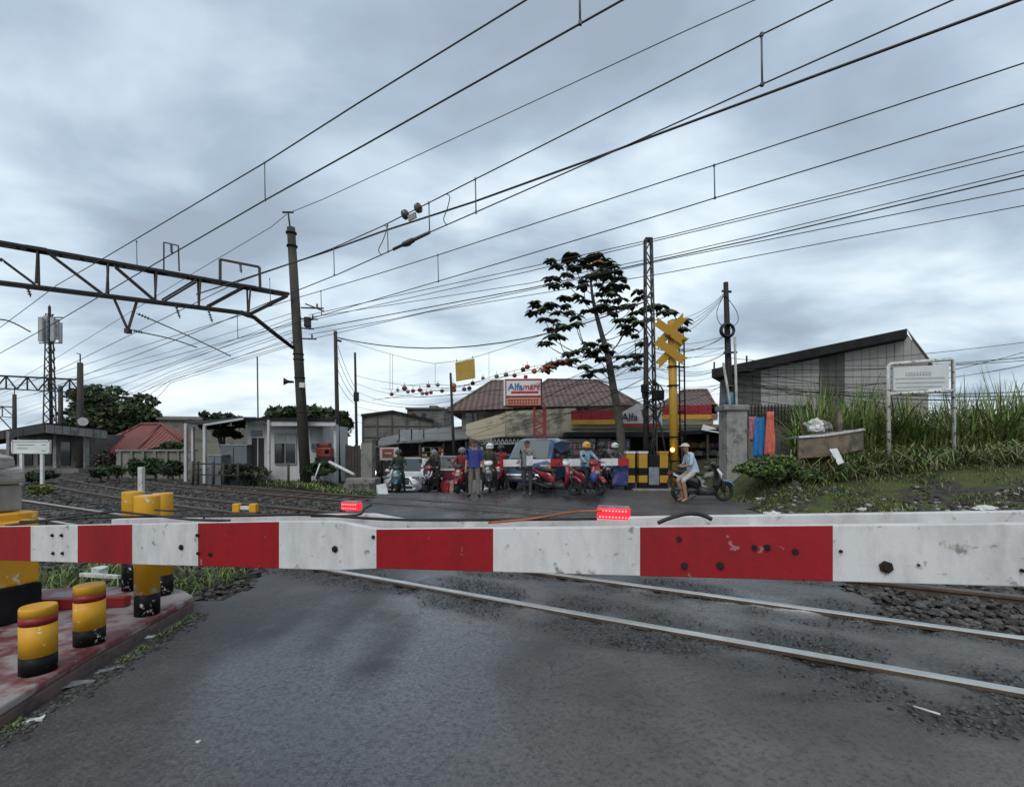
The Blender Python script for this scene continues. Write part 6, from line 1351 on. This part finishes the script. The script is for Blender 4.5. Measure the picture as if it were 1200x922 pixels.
def scooter(lab, loc, rz, col, col2=None, lit=False, steer=0., lean=0.06, seat_col=None, shade=None):
    t = thing('motor_scooter', lab, 'scooter', loc, rz); t.rotation_euler.x = lean; col2 = col2 or M_PLAST
    wheel(t, .63, .27, .085); wheel(t, -.60, .265, .095)
    for y in (-.075, .075): MB().tube([(.63, y, .27), (.50, y, .72)], .024, 8).build('fork_tube', M_ALLOY, t)
    vs, k = [], 9
    mb = MB()
    for i in range(k):
        a = R(25 + 125 * i / (k - 1)); 
        for s in (-.075, -.05, .05, .075): rr_ = .315 if abs(s) < .06 else .285; vs.append((.63 + math.cos(a) * rr_, s, .27 + math.sin(a) * rr_))
    mb.add(vs, [(i * 4 + j, (i + 1) * 4 + j, (i + 1) * 4 + j + 1, i * 4 + j + 1) for i in range(k - 1) for j in range(3)], 0, True); f = mb.build('front_fender', col, t); f.modifiers.new('s', 'SOLIDIFY').thickness = .012
    def loft(name, m, secs, parent=t, n=12, pw=2.6):
        vs = []
        for (cx_, cz, hx, hy, ax) in secs:      # superellipse sections; ax: direction in xz plane of the local 'depth' axis
            for i in range(n):
                a = 6.283 * i / n; c, s = math.cos(a), math.sin(a); u = math.copysign(abs(c) ** (2 / pw), c) * hx; v = math.copysign(abs(s) ** (2 / pw), s) * hy
                vs.append((cx_ + math.cos(ax) * u, v, cz + math.sin(ax) * u))
        q = len(secs); fs = [(r_ * n + i, r_ * n + (i + 1) % n, (r_ + 1) * n + (i + 1) % n, (r_ + 1) * n + i) for r_ in range(q - 1) for i in range(n)] + [tuple(range(n))[::-1], tuple(range((q - 1) * n, q * n))]
        o = MB().add(vs, fs, 0, True).build(name, m, parent)
        bm = bmesh.new(); bm.from_mesh(o.data); bmesh.ops.recalc_face_normals(bm, faces=bm.faces); bm.to_mesh(o.data); bm.free(); return o
    loft('leg_shield', col, [(.36, .30, .10, .13, .3), (.44, .50, .10, .19, .35), (.47, .70, .09, .20, .4), (.43, .86, .07, .15, .5), (.38, .93, .05, .10, .5)])
    hc = loft('handlebar_cowl', col2, [(.40, .90, .07, .08, .4), (.37, .98, .09, .17, .4), (.33, 1.05, .07, .15, .4), (.30, 1.08, .03, .10, .4)])
    hl = loft('headlight', M_LIT_H if lit else M_LENS, [(.535, .63, .02, .04, .4), (.545, .67, .03, .10, .4), (.53, .74, .03, .09, .4), (.505, .78, .015, .05, .4)])
    for s in (-1, 1): MB().ball((.50, .17 * s, .76), .035, seg=8, rings=5, sc=(.7, 1, .8)).build('indicator', M_AMB, t)
    MB().tube([(.24, -.36, 1.0), (.32, -.18, 1.02), (.34, 0, 1.02), (.32, .18, 1.02), (.24, .36, 1.0)], .018, 8).build('handlebar', M_ALLOY, t)
    for s in (-1, 1):
        MB().tube([(.22, .37 * s, .998), (.285, .26 * s, 1.01)], .026, 8).build('grip', M_TYRE, t)
        mr = MB().tube([(.31, .2 * s, 1.03), (.30, .26 * s, 1.18), (.30, .30 * s, 1.24)], .010, 6).build('mirror_stem', M_PLAST, t); MB().ball((.30, .33 * s, 1.26), .075, seg=10, rings=6, sc=(.3, 1, .65)).build('mirror', M_PLAST, mr)
    loft('floorboard', M_PLAST, [(.36, .28, .12, .13, 1.57), (.1, .26, .10, .15, 1.57), (-.12, .30, .14, .14, 1.57)])
    loft('rear_body', col, [(-.05, .44, .15, .08, 1.57), (-.2, .52, .20, .15, 1.57), (-.45, .62, .15, .165, 1.57), (-.72, .72, .10, .12, 1.57), (-.92, .80, .06, .06, 1.57)])
    loft('seat', seat_col or M_SEAT, [(-.0, .73, .03, .06, 1.57), (-.1, .755, .05, .12, 1.57), (-.4, .77, .055, .15, 1.57), (-.62, .82, .055, .13, 1.57), (-.82, .84, .03, .08, 1.57)])
    MB().box((-.93, 0, .77), (.05, .16, .07)).build('tail_light', M_TAIL, t, .015); MB().box((-.93, 0, .55), (.02, .2, .14), Matrix.Rotation(.3, 3, 'Y')).build('number_plate', M_PLAST, t)
    loft('engine_case', M_ALLOY, [(-.05, .30, .09, .10, 1.57), (-.35, .30, .11, .12, 1.57), (-.62, .27, .07, .13, 1.57)])
    MB().tube([(-.2, -.14, .22), (-.4, -.16, .26), (-.45, -.17, .28), (-.85, -.18, .38)], [.025, .03, .055, .05], 10).build('exhaust', M_PLAST, t)
    MB().tube([(-.62, .13, .3), (-.6, .13, .58)], .03, 8).build('rear_shock', M_CHROME, t)
    MB().box((-.72, 0, .50), (.3, .1, .03), Matrix.Rotation(.5, 3, 'Y')).build('rear_fender', M_PLAST, t)
    MB().box((.585, 0, .52), (.012, .2, .13), Matrix.Rotation(-.35, 3, 'Y')).build('front_plate', M_PLAST, t)
    MB().tube([(-.1, .1, .15), (-.2, .22, .03)], .014, 6).build('side_stand', M_ALLOY, t)
    return t
def gp(px, Y): x = (px - CX) / FPX * Y; return Vector((x, Y, road_z(x, Y)))
P_RED = paint('red', (.20, .010, .02)); P_TEAL = paint('teal', (.015, .09, .10)); P_BLK = paint('black', (.012, .012, .014)); P_WHT = paint('white', (.62, .63, .65)); P_BLUE = paint('blue', (.03, .12, .30)); P_GREY = paint('grey', (.16, .17, .18)); P_SKY = paint('sky_blue', (.06, .24, .40))
F0 = R(-90)
def rider(lab, sc, cols, head, hc, lean=.06, extras=None, **kw):
    t = person(lab, sc.location, sc.rotation_euler.z, ride(lean, **kw), cols, head, hc, extras); return t
Cc = cloth
s1 = scooter('teal scooter waiting beside the white car', gp(467, 18.6), F0 + .15, P_TEAL); rider('rider in dark green jacket and dark helmet on the teal scooter', s1, dict(shirt=Cc('dkgreen', (.025, .05, .035)), fore=Cc('dkgreen', ()), trousers=Cc('black', (.015, .015, .017))), 'helmet', P_BLK)
s2 = scooter('black and red scooter with white edged nose beside the food cart', gp(508, 18.9), F0 - .25, P_BLK, P_RED); rider('rider in black jacket and grey helmet on the black and red scooter', s2, dict(shirt=Cc('black', ()), fore=Cc('black', ()), trousers=Cc('black', ())), 'helmet', P_GREY)
for s in (-1, 1): MB().tube([(.56, .05 * s, .60), (.53, .17 * s, .70), (.47, .2 * s, .86)], .022, 6).build('white_trim', P_WHT, s2)
s3 = scooter('dark red scooter half hidden by the man in the blue shirt', gp(541, 17.6), F0 - .1, P_RED); rider('rider in red jacket behind the man in the blue shirt', s3, dict(shirt=Cc('redj', (.20, .03, .035)), fore=Cc('redj', ()), trousers=Cc('black', ())), 'helmet', P_GREY)
s4 = scooter('black scooter with white handlebar cowl right of the man in blue', gp(574, 16.6), F0 + .05, P_BLK, P_WHT); rider('rider in dark clothes and white helmet behind the far barrier', s4, dict(shirt=Cc('olive', (.05, .055, .035)), fore=Cc('olive', ()), trousers=Cc('black', ())), 'helmet', P_WHT)
s4b = scooter('maroon scooter between the black scooter and the blue van', gp(587, 18.6), F0 - .1, P_RED, P_BLK); rider('rider in bright red shirt beside the blue van', s4b, dict(shirt=Cc('redb', (.30, .03, .03)), fore=Cc('redb', ()), trousers=Cc('grey', (.06, .06, .07))), 'helmet', P_BLK)
s5 = scooter('red scooter with white striped nose beside the man in the grey green jacket', gp(653, 15.5), F0 + .95, P_RED, P_WHT)
s6 = scooter('glossy red scooter ridden by the person in the yellow helmet', gp(690, 15.5), F0 + .45, P_RED, P_RED)
rider('rider in pale blue jacket and yellow helmet on the glossy red scooter', s6, dict(shirt=Cc('paleblue', (.22, .36, .44)), fore=Cc('paleblue', ()), trousers=Cc('navy', (.02, .025, .05))), 'helmet', paint('yellow', (.62, .33, .03)), .0)
MB().tube([(.5, -.12, .42), (.48, -.13, .70)], .10, 8).build('blue_bag', Cc('bluebag', (.03, .08, .32)), s6)
s7 = scooter('grey and white scooter behind the far barrier beside the striped posts', gp(722, 18.8), F0 + .5, P_WHT, P_GREY); rider('rider in dark jacket and white helmet beside the striped posts', s7, dict(shirt=Cc('greyj', (.12, .12, .13)), fore=Cc('greyj', ()), trousers=Cc('black', ())), 'helmet', P_WHT)
s7b = scooter('dark scooter behind the glossy red one', gp(706, 18.0), F0 + .3, P_BLK, P_GREY); rider('rider in black beside the shop window', s7b, dict(shirt=Cc('black', ()), fore=Cc('black', ()), trousers=Cc('black', ())), 'helmet', P_BLK)
for i, (px, Y, rz, lt, lab, lab2) in enumerate(((444, 25.5, .1, True, 'far scooter with lit headlight at the corner of the plank fence', 'far rider in grey jacket at the corner of the plank fence'), (453, 28.5, -.1, True, 'far scooter with lit headlight below the shop banner', 'far rider in brown jacket below the shop banner'), (447, 31, 0, False, 'farthest dark scooter in the side street', 'farthest rider in the side street'), (500, 27, -.2, True, 'far scooter with lit headlight beside the white car roof', 'far rider beside the white car roof'))):
    s = scooter(lab, gp(px, Y), F0 + rz, P_BLK, lit=lt); rider(lab2, s, dict(shirt=Cc('far%d' % i, ((.10, .10, .11), (.11, .07, .05), (.04, .05, .06), (.12, .05, .05))[i]), fore=Cc('far%d' % i, ()), trousers=Cc('black', ())), 'helmet', (P_BLK, P_GREY, P_RED, P_BLK)[i])
# parked bike on the right with a man sitting sideways
s8 = scooter('black and blue scooter parked side on beside the gate pillar', gp(822, 13.35), R(2), P_BLK, P_BLK, lean=.03)
for o in s8.children:
    if o.name.startswith('front_fender'): o.data.materials[0] = P_SKY
MB().tube([(.47, -.20, .62), (.44, -.2, .78), (.36, -.16, .92)], [.02, .045, .02], 6).build('pale_side_panel', P_WHT, s8); MB().tube([(-.5, -.175, .62), (-.85, -.11, .76)], [.04, .025], 6).build('pale_tail_panel', P_WHT, s8)
J = dict(pelvis=(0, 0, .86), spine=(.03, 0, 1.04), chest=(.10, 0, 1.24), neck=(.17, 0, 1.36), headb=(.20, 0, 1.42), head=(.22, 0, 1.49), crown=(.21, 0, 1.56))
for s, y in (('L', 1), ('R', -1)):
    J.update({'sh' + s: (.10, .17 * y, 1.30), 'el' + s: (.16, .22 * y, 1.04), 'wr' + s: (.36, .10 * y, .98), 'ha' + s: (.43, .06 * y, 1.0), 'hp' + s: (.05, .1 * y, .80), 'kn' + s: (.36, .16 * y, .62), 'an' + s: (.27, .17 * y, .12), 'to' + s: (.42, .19 * y, .05)})
J['anR'] = (.20, -.18, .11); J['toR'] = (.34, -.22, .05)
M_KHAKI = Cc('paletrouser', (.42, .38, .35))
def phone(t, J): MB().box(Vector(J['haL']) + Vector((.05, -.05, .05)), (.015, .08, .16), Matrix.Rotation(-.4, 3, 'Y')).build('mobile_phone', M_PLAST, t)
mp_ = gp(812, 13.0)
person('barefoot man in white cap and pale blue shirt sitting on the parked scooter', mp_, R(186), J, dict(shirt=Cc('lightblue', (.42, .52, .62)), trousers=M_KHAKI, shin=M_SKIN, shoe=M_SKIN), 'cap', Cc('whitecap', (.58, .52, .48)), phone)
# standing men
J = stand(wrL=(-.02, .27, .92), haL=(-.02, .27, .84), anL=(.03, .13, .09), toL=(.17, .19, .04), anR=(-.03, -.13, .09), toR=(.10, -.2, .04))
person('standing man in dark blue polo shirt and khaki trousers on the crossing', gp(556, 14.2), R(-95), J, dict(shirt=Cc('bluepolo', (.035, .045, .20)), sleeve=Cc('bluepolo', ()), trousers=Cc('khaki', (.17, .15, .125)), shoe=M_BLKP), 'hair')
J = stand(elL=(.10, .30, 1.18), wrL=(.20, .12, 1.30), haL=(.24, .06, 1.34), elR=(-.02, -.26, 1.12), wrR=(.22, -.24, 1.02), haR=(.30, -.23, 1.03), anL=(.10, .13, .09), toL=(.24, .16, .04), anR=(-.12, -.12, .09), toR=(.03, -.15, .04))
def bag(t, J):
    MB().box((.06, -.20, 1.0), (.26, .05, .26), Matrix.Rotation(.2, 3, 'Z')).build('shoulder_bag', Cc('beigebag', (.40, .38, .33)), t, .02); MB().tube([(.0, -.2, 1.12), (.08, -.05, 1.42), (-.06, .12, 1.44), (-.12, .0, 1.2)], .012, 6).build('bag_strap', M_SEAT, t)
    MB().box((.26, .16, 1.10), (.03, .2, .30), Matrix.Rotation(.3, 3, 'Z')).build('white_folder', Cc('whitefolder', (.55, .56, .57)), t, .004)
person('standing man in grey green jacket with a beige bag beside the blue van', gp(618, 14.9), R(-110), J, dict(shirt=Cc('greygreen', (.15, .19, .175)), sleeve=Cc('greygreen', ()), fore=Cc('greygreen', ()), trousers=Cc('darkjeans', (.04, .042, .048)), shoe=Cc('greyshoe', (.10, .09, .085))), 'hair', None, bag)
# ================================================================ CAR AND VAN
def vehicle(name, lab, cat, loc, rz, col, body, cabin, W_, wheels_x, ws, extras):
    t = thing(name, lab, cat, loc, rz)
    def loft2(nm, m, secs, parent=t):
        vs = []; n = 10
        for x, hw, z0, z1, r in secs:
            for y, z in ((-hw + r, z0), (hw - r, z0), (hw, z0 + r), (hw, (z0 + z1) / 2), (hw * .985, z1 - r), (hw - r * 1.3, z1), (-hw + r * 1.3, z1), (-hw * .985, z1 - r), (-hw, (z0 + z1) / 2), (-hw, z0 + r)): vs.append((x, y, z))
        q = len(secs); o = MB().add(vs, [(a * n + i, a * n + (i + 1) % n, (a + 1) * n + (i + 1) % n, (a + 1) * n + i) for a in range(q - 1) for i in range(n)] + [tuple(range(n))[::-1], tuple(range((q - 1) * n, q * n))], 0, True).build(nm, m, parent)
        bm = bmesh.new(); bm.from_mesh(o.data); bmesh.ops.recalc_face_normals(bm, faces=bm.faces); bm.to_mesh(o.data); bm.free()
        es = o.modifiers.new('e', 'EDGE_SPLIT'); es.split_angle = R(38); return o
    loft2('body', col, body); loft2('cabin', col, cabin)
    for x in wheels_x:
        for s in (-1, 1):
            w = thing('wheel', None, None, (x, s * (W_ / 2 - .10), .31)); w.parent = t; w['_'] = 1; del w['_']
            MB().lathe([(.20, -.09), (.29, -.1), (.315, -.07), (.315, .07), (.29, .1), (.20, .09)], (0, 0, 0), 20, axis='y').build('tyre', M_TYRE, w); MB().lathe([(.19, -.085), (.19, .085)], (0, s * .012, 0), 12, axis='y').build('rim', M_ALLOY, w)
    for nm, m, pts_ in ws:
        vs = [Vector(p) for p in pts_]; nn = (vs[1] - vs[0]).cross(vs[2] - vs[0]).normalized() * .014
        o = MB().add([v + nn for v in vs] + [v - nn for v in vs], [tuple(range(4)), tuple(range(4, 8))[::-1]] + [(i, 4 + i, 4 + (i + 1) % 4, (i + 1) % 4) for i in range(4)]).build(nm, m, t)
        bm = bmesh.new(); bm.from_mesh(o.data); bmesh.ops.recalc_face_normals(bm, faces=bm.faces); bm.to_mesh(o.data); bm.free()
    extras(t); return t
def car_extras(t):
    for s in (-1, 1):
        MB().box((2.12, .66 * s, .86), (.16, .34, .10), Matrix.Rotation(-.25 * s, 3, 'Z')).build('headlight', M_LENS, t, .03); MB().box((2.17, .66 * s, .50), (.10, .2, .16)).build('fog_light', M_LENS, t, .02)
        MB().box((2.185, .45 * s, .68), (.05, .07, .34), Matrix.Rotation(.55 * s, 3, 'X')).build('chrome_trim', M_CHROME, t, .01)
        MB().ball((.95, .98 * s, 1.10), .12, seg=10, rings=6, sc=(.6, 1, .7)).build('mirror', P_WHT, t)
    MB().box((2.20, 0, .70), (.05, .78, .30)).build('grille', M_PLAST, t, .02); MB().box((2.19, 0, .42), (.06, 1.1, .12)).build('lower_intake', M_PLAST, t, .01); MB().box((2.235, 0, .56), (.02, .42, .13)).build('number_plate', M_PALE, t)
    for z in (.74, .66): MB().box((2.232, 0, z), (.015, .74, .025)).build('grille_bar', M_CHROME, t)
WSC = [('windscreen', M_GL, [(1.20, -.66, 1.11), (1.20, .66, 1.11), (.47, .57, 1.645), (.47, -.57, 1.645)])] + [('side_window', M_GL, [(.95, .80 * s, 1.10), (-1.75, .80 * s, 1.12), (-1.55, .66 * s, 1.55), (.42, .66 * s, 1.56)]) for s in (1, -1)]
vehicle('parked_car', 'white family car with black grille waiting in the side street', 'car', gp(484, 23.5), F0 - .05, P_WHT,
        [(-2.2, .80, .32, .95, .1), (-2.0, .86, .24, 1.05, .1), (.9, .87, .22, 1.06, .1), (1.7, .86, .22, .98, .1), (2.1, .80, .24, .88, .1), (2.2, .70, .30, .74, .08)], [(-2.1, .74, 1.0, 1.45, .08), (-1.9, .76, 1.0, 1.66, .10), (-.8, .77, 1.0, 1.72, .1), (.42, .75, 1.0, 1.64, .1), (1.22, .78, 1.0, 1.06, .02)], 1.76, (1.42, -1.35), WSC, car_extras)
P_VAN = paint('van_blue', (.055, .105, .20))
def van_extras(t):
    for s in (-1, 1):
        MB().box((1.83, .60 * s, .80), (.1, .32, .22)).build('headlight', M_LENS, t, .04); MB().box((1.80, .79 * s, .80), (.12, .08, .2)).build('indicator', M_AMB, t, .02)
        MB().ball((1.15, .93 * s, 1.18), .12, seg=10, rings=6, sc=(.5, 1, .9)).build('mirror', M_PLAST, t)
    MB().box((1.86, 0, .78), (.05, .8, .14)).build('grille', M_PLAST, t, .02); MB().box((1.90, 0, .48), (.16, 1.56, .2)).build('bumper', M_CHROME, t, .04); MB().box((1.985, 0, .50), (.02, .42, .13)).build('number_plate', M_PLAST, t)
    for s in (-1, 1): MB().tube([(1.55, .25 * s - .1, 1.10), (1.25, .25 * s + .2, 1.42)], .012, 5).build('wiper', M_PLAST, t)
WSV = [('windscreen', glass('van_glass', (.11, .115, .11), .12), [(1.65, -.68, 1.12), (1.65, .68, 1.12), (.98, .60, 1.75), (.98, -.60, 1.75)])] + [('side_window', M_GL, [(1.25, .805 * s, 1.12), (-1.7, .81 * s, 1.12), (-1.7, .73 * s, 1.65), (.85, .70 * s, 1.65)]) for s in (1, -1)]
vehicle('minibus_van', 'blue minibus van behind the far barrier with chrome headlights', 'van', gp(634, 18.6), F0 - .32, P_VAN,
        [(-1.9, .78, .34, 1.0, .1), (-1.8, .82, .28, 1.08, .1), (1.2, .83, .26, 1.10, .1), (1.72, .82, .26, 1.04, .1), (1.86, .76, .32, .92, .1)], [(-1.88, .76, 1.04, 1.68, .1), (-1.75, .78, 1.04, 1.84, .12), (0, .79, 1.04, 1.88, .12), (.88, .75, 1.04, 1.78, .12), (1.64, .80, 1.04, 1.08, .02)], 1.68, (1.2, -1.25), WSV, van_extras)
# ================================================================ STREET CLUTTER
ct_ = thing('food_cart', 'maroon street food cart with a glass case beside the black and red scooter', 'cart', gp(526, 20.0)); ct_.rotation_euler.z = .05
MB().box((0, 0, .55), (.62, .5, .75)).build('cart_body', pm('maroon_paint', (.13, .02, .035), (.09, .015, .025), 4, .5), ct_, .02); MB().box((0, 0, .96), (.68, .56, .06)).build('counter', M_W2, ct_, .01)
MB().box((0, .02, 1.24), (.60, .46, .50)).build('glass_case', pm('cloudy_case', (.20, .21, .20), (.12, .12, .12), 3, .15), ct_, .01); MB().box((0, .02, 1.51), (.68, .54, .05)).build('case_top', M_FRAME, ct_)
for x in (-.3, .3):
    for y in (-.21, .25): MB().bar((x, y, .98), (x, y, 1.5), .03).build('case_frame', M_FRAME, ct_)
for x in (-.22, .2): MB().tube([(x, -.27, .2), (x, -.33, .2)], .18, 14).build('cart_wheel', M_TYRE, ct_)
for i, (px, lab, m) in enumerate(((523, 'red sack slumped against the food cart', Cc('redsack', (.30, .03, .04))), (530, 'pink white sack slumped beside the red one', Cc('pinksack', (.42, .25, .24))))):
    b = gp(px, 19.2); sk_ = thing('sack', lab, 'sack', b); rough_block((0, 0, .22), (.36, .3, .46), 40 + i, m, sk_, 'sack_body'); MB().tube([(0, 0, .4), (.03, 0, .52)], [.08, .03], 8).build('tied_neck', m, sk_)
b = at(727, 571, 16.9); b.z = 0; bsk = thing('blue_sheet', 'blue purple printed sheet hung beside the striped posts', 'sheet', b)
vs = []
for j in range(7):
    for i in range(6): vs.append((-.30 + .11 * i, .06 * math.sin(i * 1.7 + j * .4) - .1, .12 + .13 * j))
o = MB().add(vs, [(j * 6 + i, j * 6 + i + 1, (j + 1) * 6 + i + 1, (j + 1) * 6 + i) for j in range(6) for i in range(5)], 0, True).build('cloth', pm('blue_purple_print', (.035, .04, .17), (.10, .11, .18), 4, .7, ramp=(.5, .62)), bsk); o.modifiers.new('s', 'SOLIDIFY').thickness = .01
# hanging clothes beside the pillar
cl_ = [(879, 887, 488, 517, 'pinkc', (.40, .16, .20), 'pink patterned cloth hanging on the gate pillar'), (883, 898, 489, 536, 'bluec', (.02, .17, .45), 'bright blue garment hanging beside the gate pillar'), (896, 907, 482, 535, 'orangec', (.62, .16, .11), 'orange garment hanging beside the blue one')]
for i, (x0, x1, y0, y1, nm, c, lab) in enumerate(cl_):
    Y = 15.3 - .12 * i; b = at((x0 + x1) / 2, y1, Y); th = thing('hanging_garment', lab, 'garment', b); vs = []; nx, nz_ = 9, 10
    for j in range(nz_):
        f = j / (nz_ - 1)      # 0 bottom 1 top
        wid = (x1 - x0) / FPX * Y * (1 - .45 * f ** 2 if i else 1); hgt = (y1 - y0) / FPX * Y
        for k in range(nx): u = k / (nx - 1) - .5; vs.append((u * wid + .03 * f * (i - 1), .05 * math.sin(k * 1.9 + i) * (1 - .4 * f) + .02 * math.sin(j + k), f * hgt + (.04 * math.sin(k * 2.2 + i) if j == 0 else 0)))
    o = MB().add(vs, [(j * nx + k, j * nx + k + 1, (j + 1) * nx + k + 1, (j + 1) * nx + k) for j in range(nz_ - 1) for k in range(nx - 1)], 0, True).build('cloth', Cc(nm, c), th); o.modifiers.new('s', 'SOLIDIFY').thickness = .012
    MB().tube([(0, 0, hgt - .01), (.0, 0, hgt + .06)], .01, 5).build('hook', M_STEEL, th)
cl = at(877, 487, 15.5); MB().tube([cl, at(894, 489.5, 15.3), at(912, 486, 15.2)], .008, 5).build('clothes_line', M_CABLE, None, label='short clothes line tied to the gate pillar', cat='line')
# long crate / concrete trough
tr_ = thing('trough', 'long stained wooden trough with pale rim on the grassy bank', 'trough', at(973, 531, 14.2)); o_ = tr_.location
M_WOODS = worn('stained_plywood', (.20, .155, .105), (.09, .075, .06), 2.5, .48, .6, .85, (.06, .055, .05), .7)
q = [at(936, 512, 14.0), at(966, 510, 13.8), at(1012, 503, 14.6)]
for a, b_ in ((q[0], q[1]), (q[1], q[2])):
    h_ = Vector((0, 0, -.62)); poly3(tr_, 'side_board', M_WOODS, [a, b_, b_ + h_, a + h_], .05, (0, 1, 0)); d = (b_ - a).normalized(); MB().bar(a - o_ - Vector((0, 0, .0)), b_ - o_, .09, .06).build('rim', M_LIT, tr_)
poly3(tr_, 'lid', M_CONC, [q[0], q[1], q[2], q[2] + Vector((-.3, .7, 0)), q[0] + Vector((.1, .8, 0))], .05)
# plastic bag heap on it
def crumple(lab, c, size, m, seed, name='plastic_bag', cat='bag'):
    t = thing(name, lab, cat, c); bm = bmesh.new(); bmesh.ops.create_icosphere(bm, subdivisions=3, radius=.5)
    for v in bm.verts:
        p = v.co.copy(); k = 1 + .5 * noise.fractal(p * 3.2 + Vector((seed, 0, 0)), .8, 2, 3); v.co = Vector((p.x * size[0] * k, p.y * size[1] * k, max(-.3, p.z) * size[2] * k + size[2] * .3))
    me = bpy.data.meshes.new('crumpled_sheet'); bm.to_mesh(me); bm.free(); me.materials.append(m); o = bpy.data.objects.new('crumpled_sheet', me); COL.objects.link(o); o.parent = t; return t
crumple('crumpled silver white plastic bag on the trough', at(955, 505, 14.2), (.5, .4, .45), M_LIT, 3); crumple('smaller grey plastic bag heaped on the trough beside the silver one', at(966, 503, 14.3), (.35, .35, .3), M_LITG, 4)
b = at(983, 503, 14.6); MB().bar(b - Vector((0, 0, .3)), at(983, 481, 14.6), .12).build('short_post', M_WOODS, None, label='short wooden post standing behind the trough', cat='post')
poly3(thing('white_panel', 'bent white plastic panel lying against the bank below the trough', 'panel', at(980, 540, 13.2)), 'sheet', M_LIT, [at(972, 526, 13.3), at(981, 525, 13.4), at(989, 541, 12.9), at(982, 544, 12.8)], .02)
for i, (px, py, sx, sz, m, lab) in enumerate(((905, 568, .35, .18, M_LIT, 'white crumpled litter below the leafy weeds'), (967, 572, .55, .16, M_LIT, 'long white crumpled litter beside the dark stump'), (985, 569, .4, .12, pm('green_litter', (.10, .18, .15), (.06, .1, .09), 9, .6), 'greenish plastic litter beside the long white litter'), (1100, 566, .5, .15, M_LIT, 'white rag litter below the right board post'), (1132, 571, .4, .14, M_LIT, 'pale litter right of the board posts'), (1155, 598, .5, .14, M_LIT, 'pale crumpled sack at the edge of the far track'), (873, 572, .5, .12, M_CONC, 'pale slab litter beside the front wheel of the parked scooter'), (892, 585, .3, .08, M_LIT, 'small white litter on the verge beside the parked scooter'), (1010, 598, .25, .08, M_LIT, 'tiny white litter near the dark stump'))):
    a = (px - CX) / FPX; Y = 12.5
    for _ in range(30): z = terr_z(a * Y, Y); Y = FPX * (CAM_H - z) / (py - HY) * .5 + Y * .5
    crumple(lab, Vector((a * Y, Y, terr_z(a * Y, Y))), (sx, sx * .6, sz), m, 10 + i, 'litter', 'litter')
a = gr(932, 586, .05); MB().tube([a - Vector((0, 0, .1)), a + Vector((.01, 0, .30)), a + Vector((.0, 0, .52))], [.11, .10, .09], 9).build('tree_stump', M_SLEEP, None, label='short dark stump on the verge beside the far track', cat='stump')
# low retaining kerb along the far track, old sleepers on edge
for i in range(5):
    s0 = -3.4 - i * 2.05; MB().bar(TP(11.75, s0, .02), TP(11.75 + random.uniform(-.05, .05), s0 - 1.98, .02), .14, .24).build('old_sleeper', M_RUST, None, .01, label='old rusty brown beam edging the verge of the far track', cat='beam', group='beams edging the verge')
# yellow switch stand in the tracks
sw = thing('switch_stand', 'small yellow and white points lever between the far rails', 'lever', gr(283, 601)); 
for x, m in ((-.10, M_YEL), (.28, M_YEL)): MB().box((x, 0, .12), (.16, .14, .2)).build('weight', m, sw, .02)
MB().box((.09, 0, .12), (.22, .08, .08)).build('lever_arm', M_WHITE, sw, .01); MB().box((.09, 0, .0), (.6, .25, .05)).build('base_plate', M_RUST, sw)
# broken barrier pole leaning by the hut
bp_ = thing('broken_pole', 'fallen white pole leaning beside the plank fence', 'pole', gr(412, 574)); MB().tube([at(386, 541, 19.3) - bp_.location, at(415, 556, 18.8) - bp_.location], .06, 8).build('pole', M_W2, bp_); MB().tube([at(369, 560, 19.0) - bp_.location, at(375, 543, 19.2) - bp_.location], .03, 6).build('stake', M_W2, bp_)
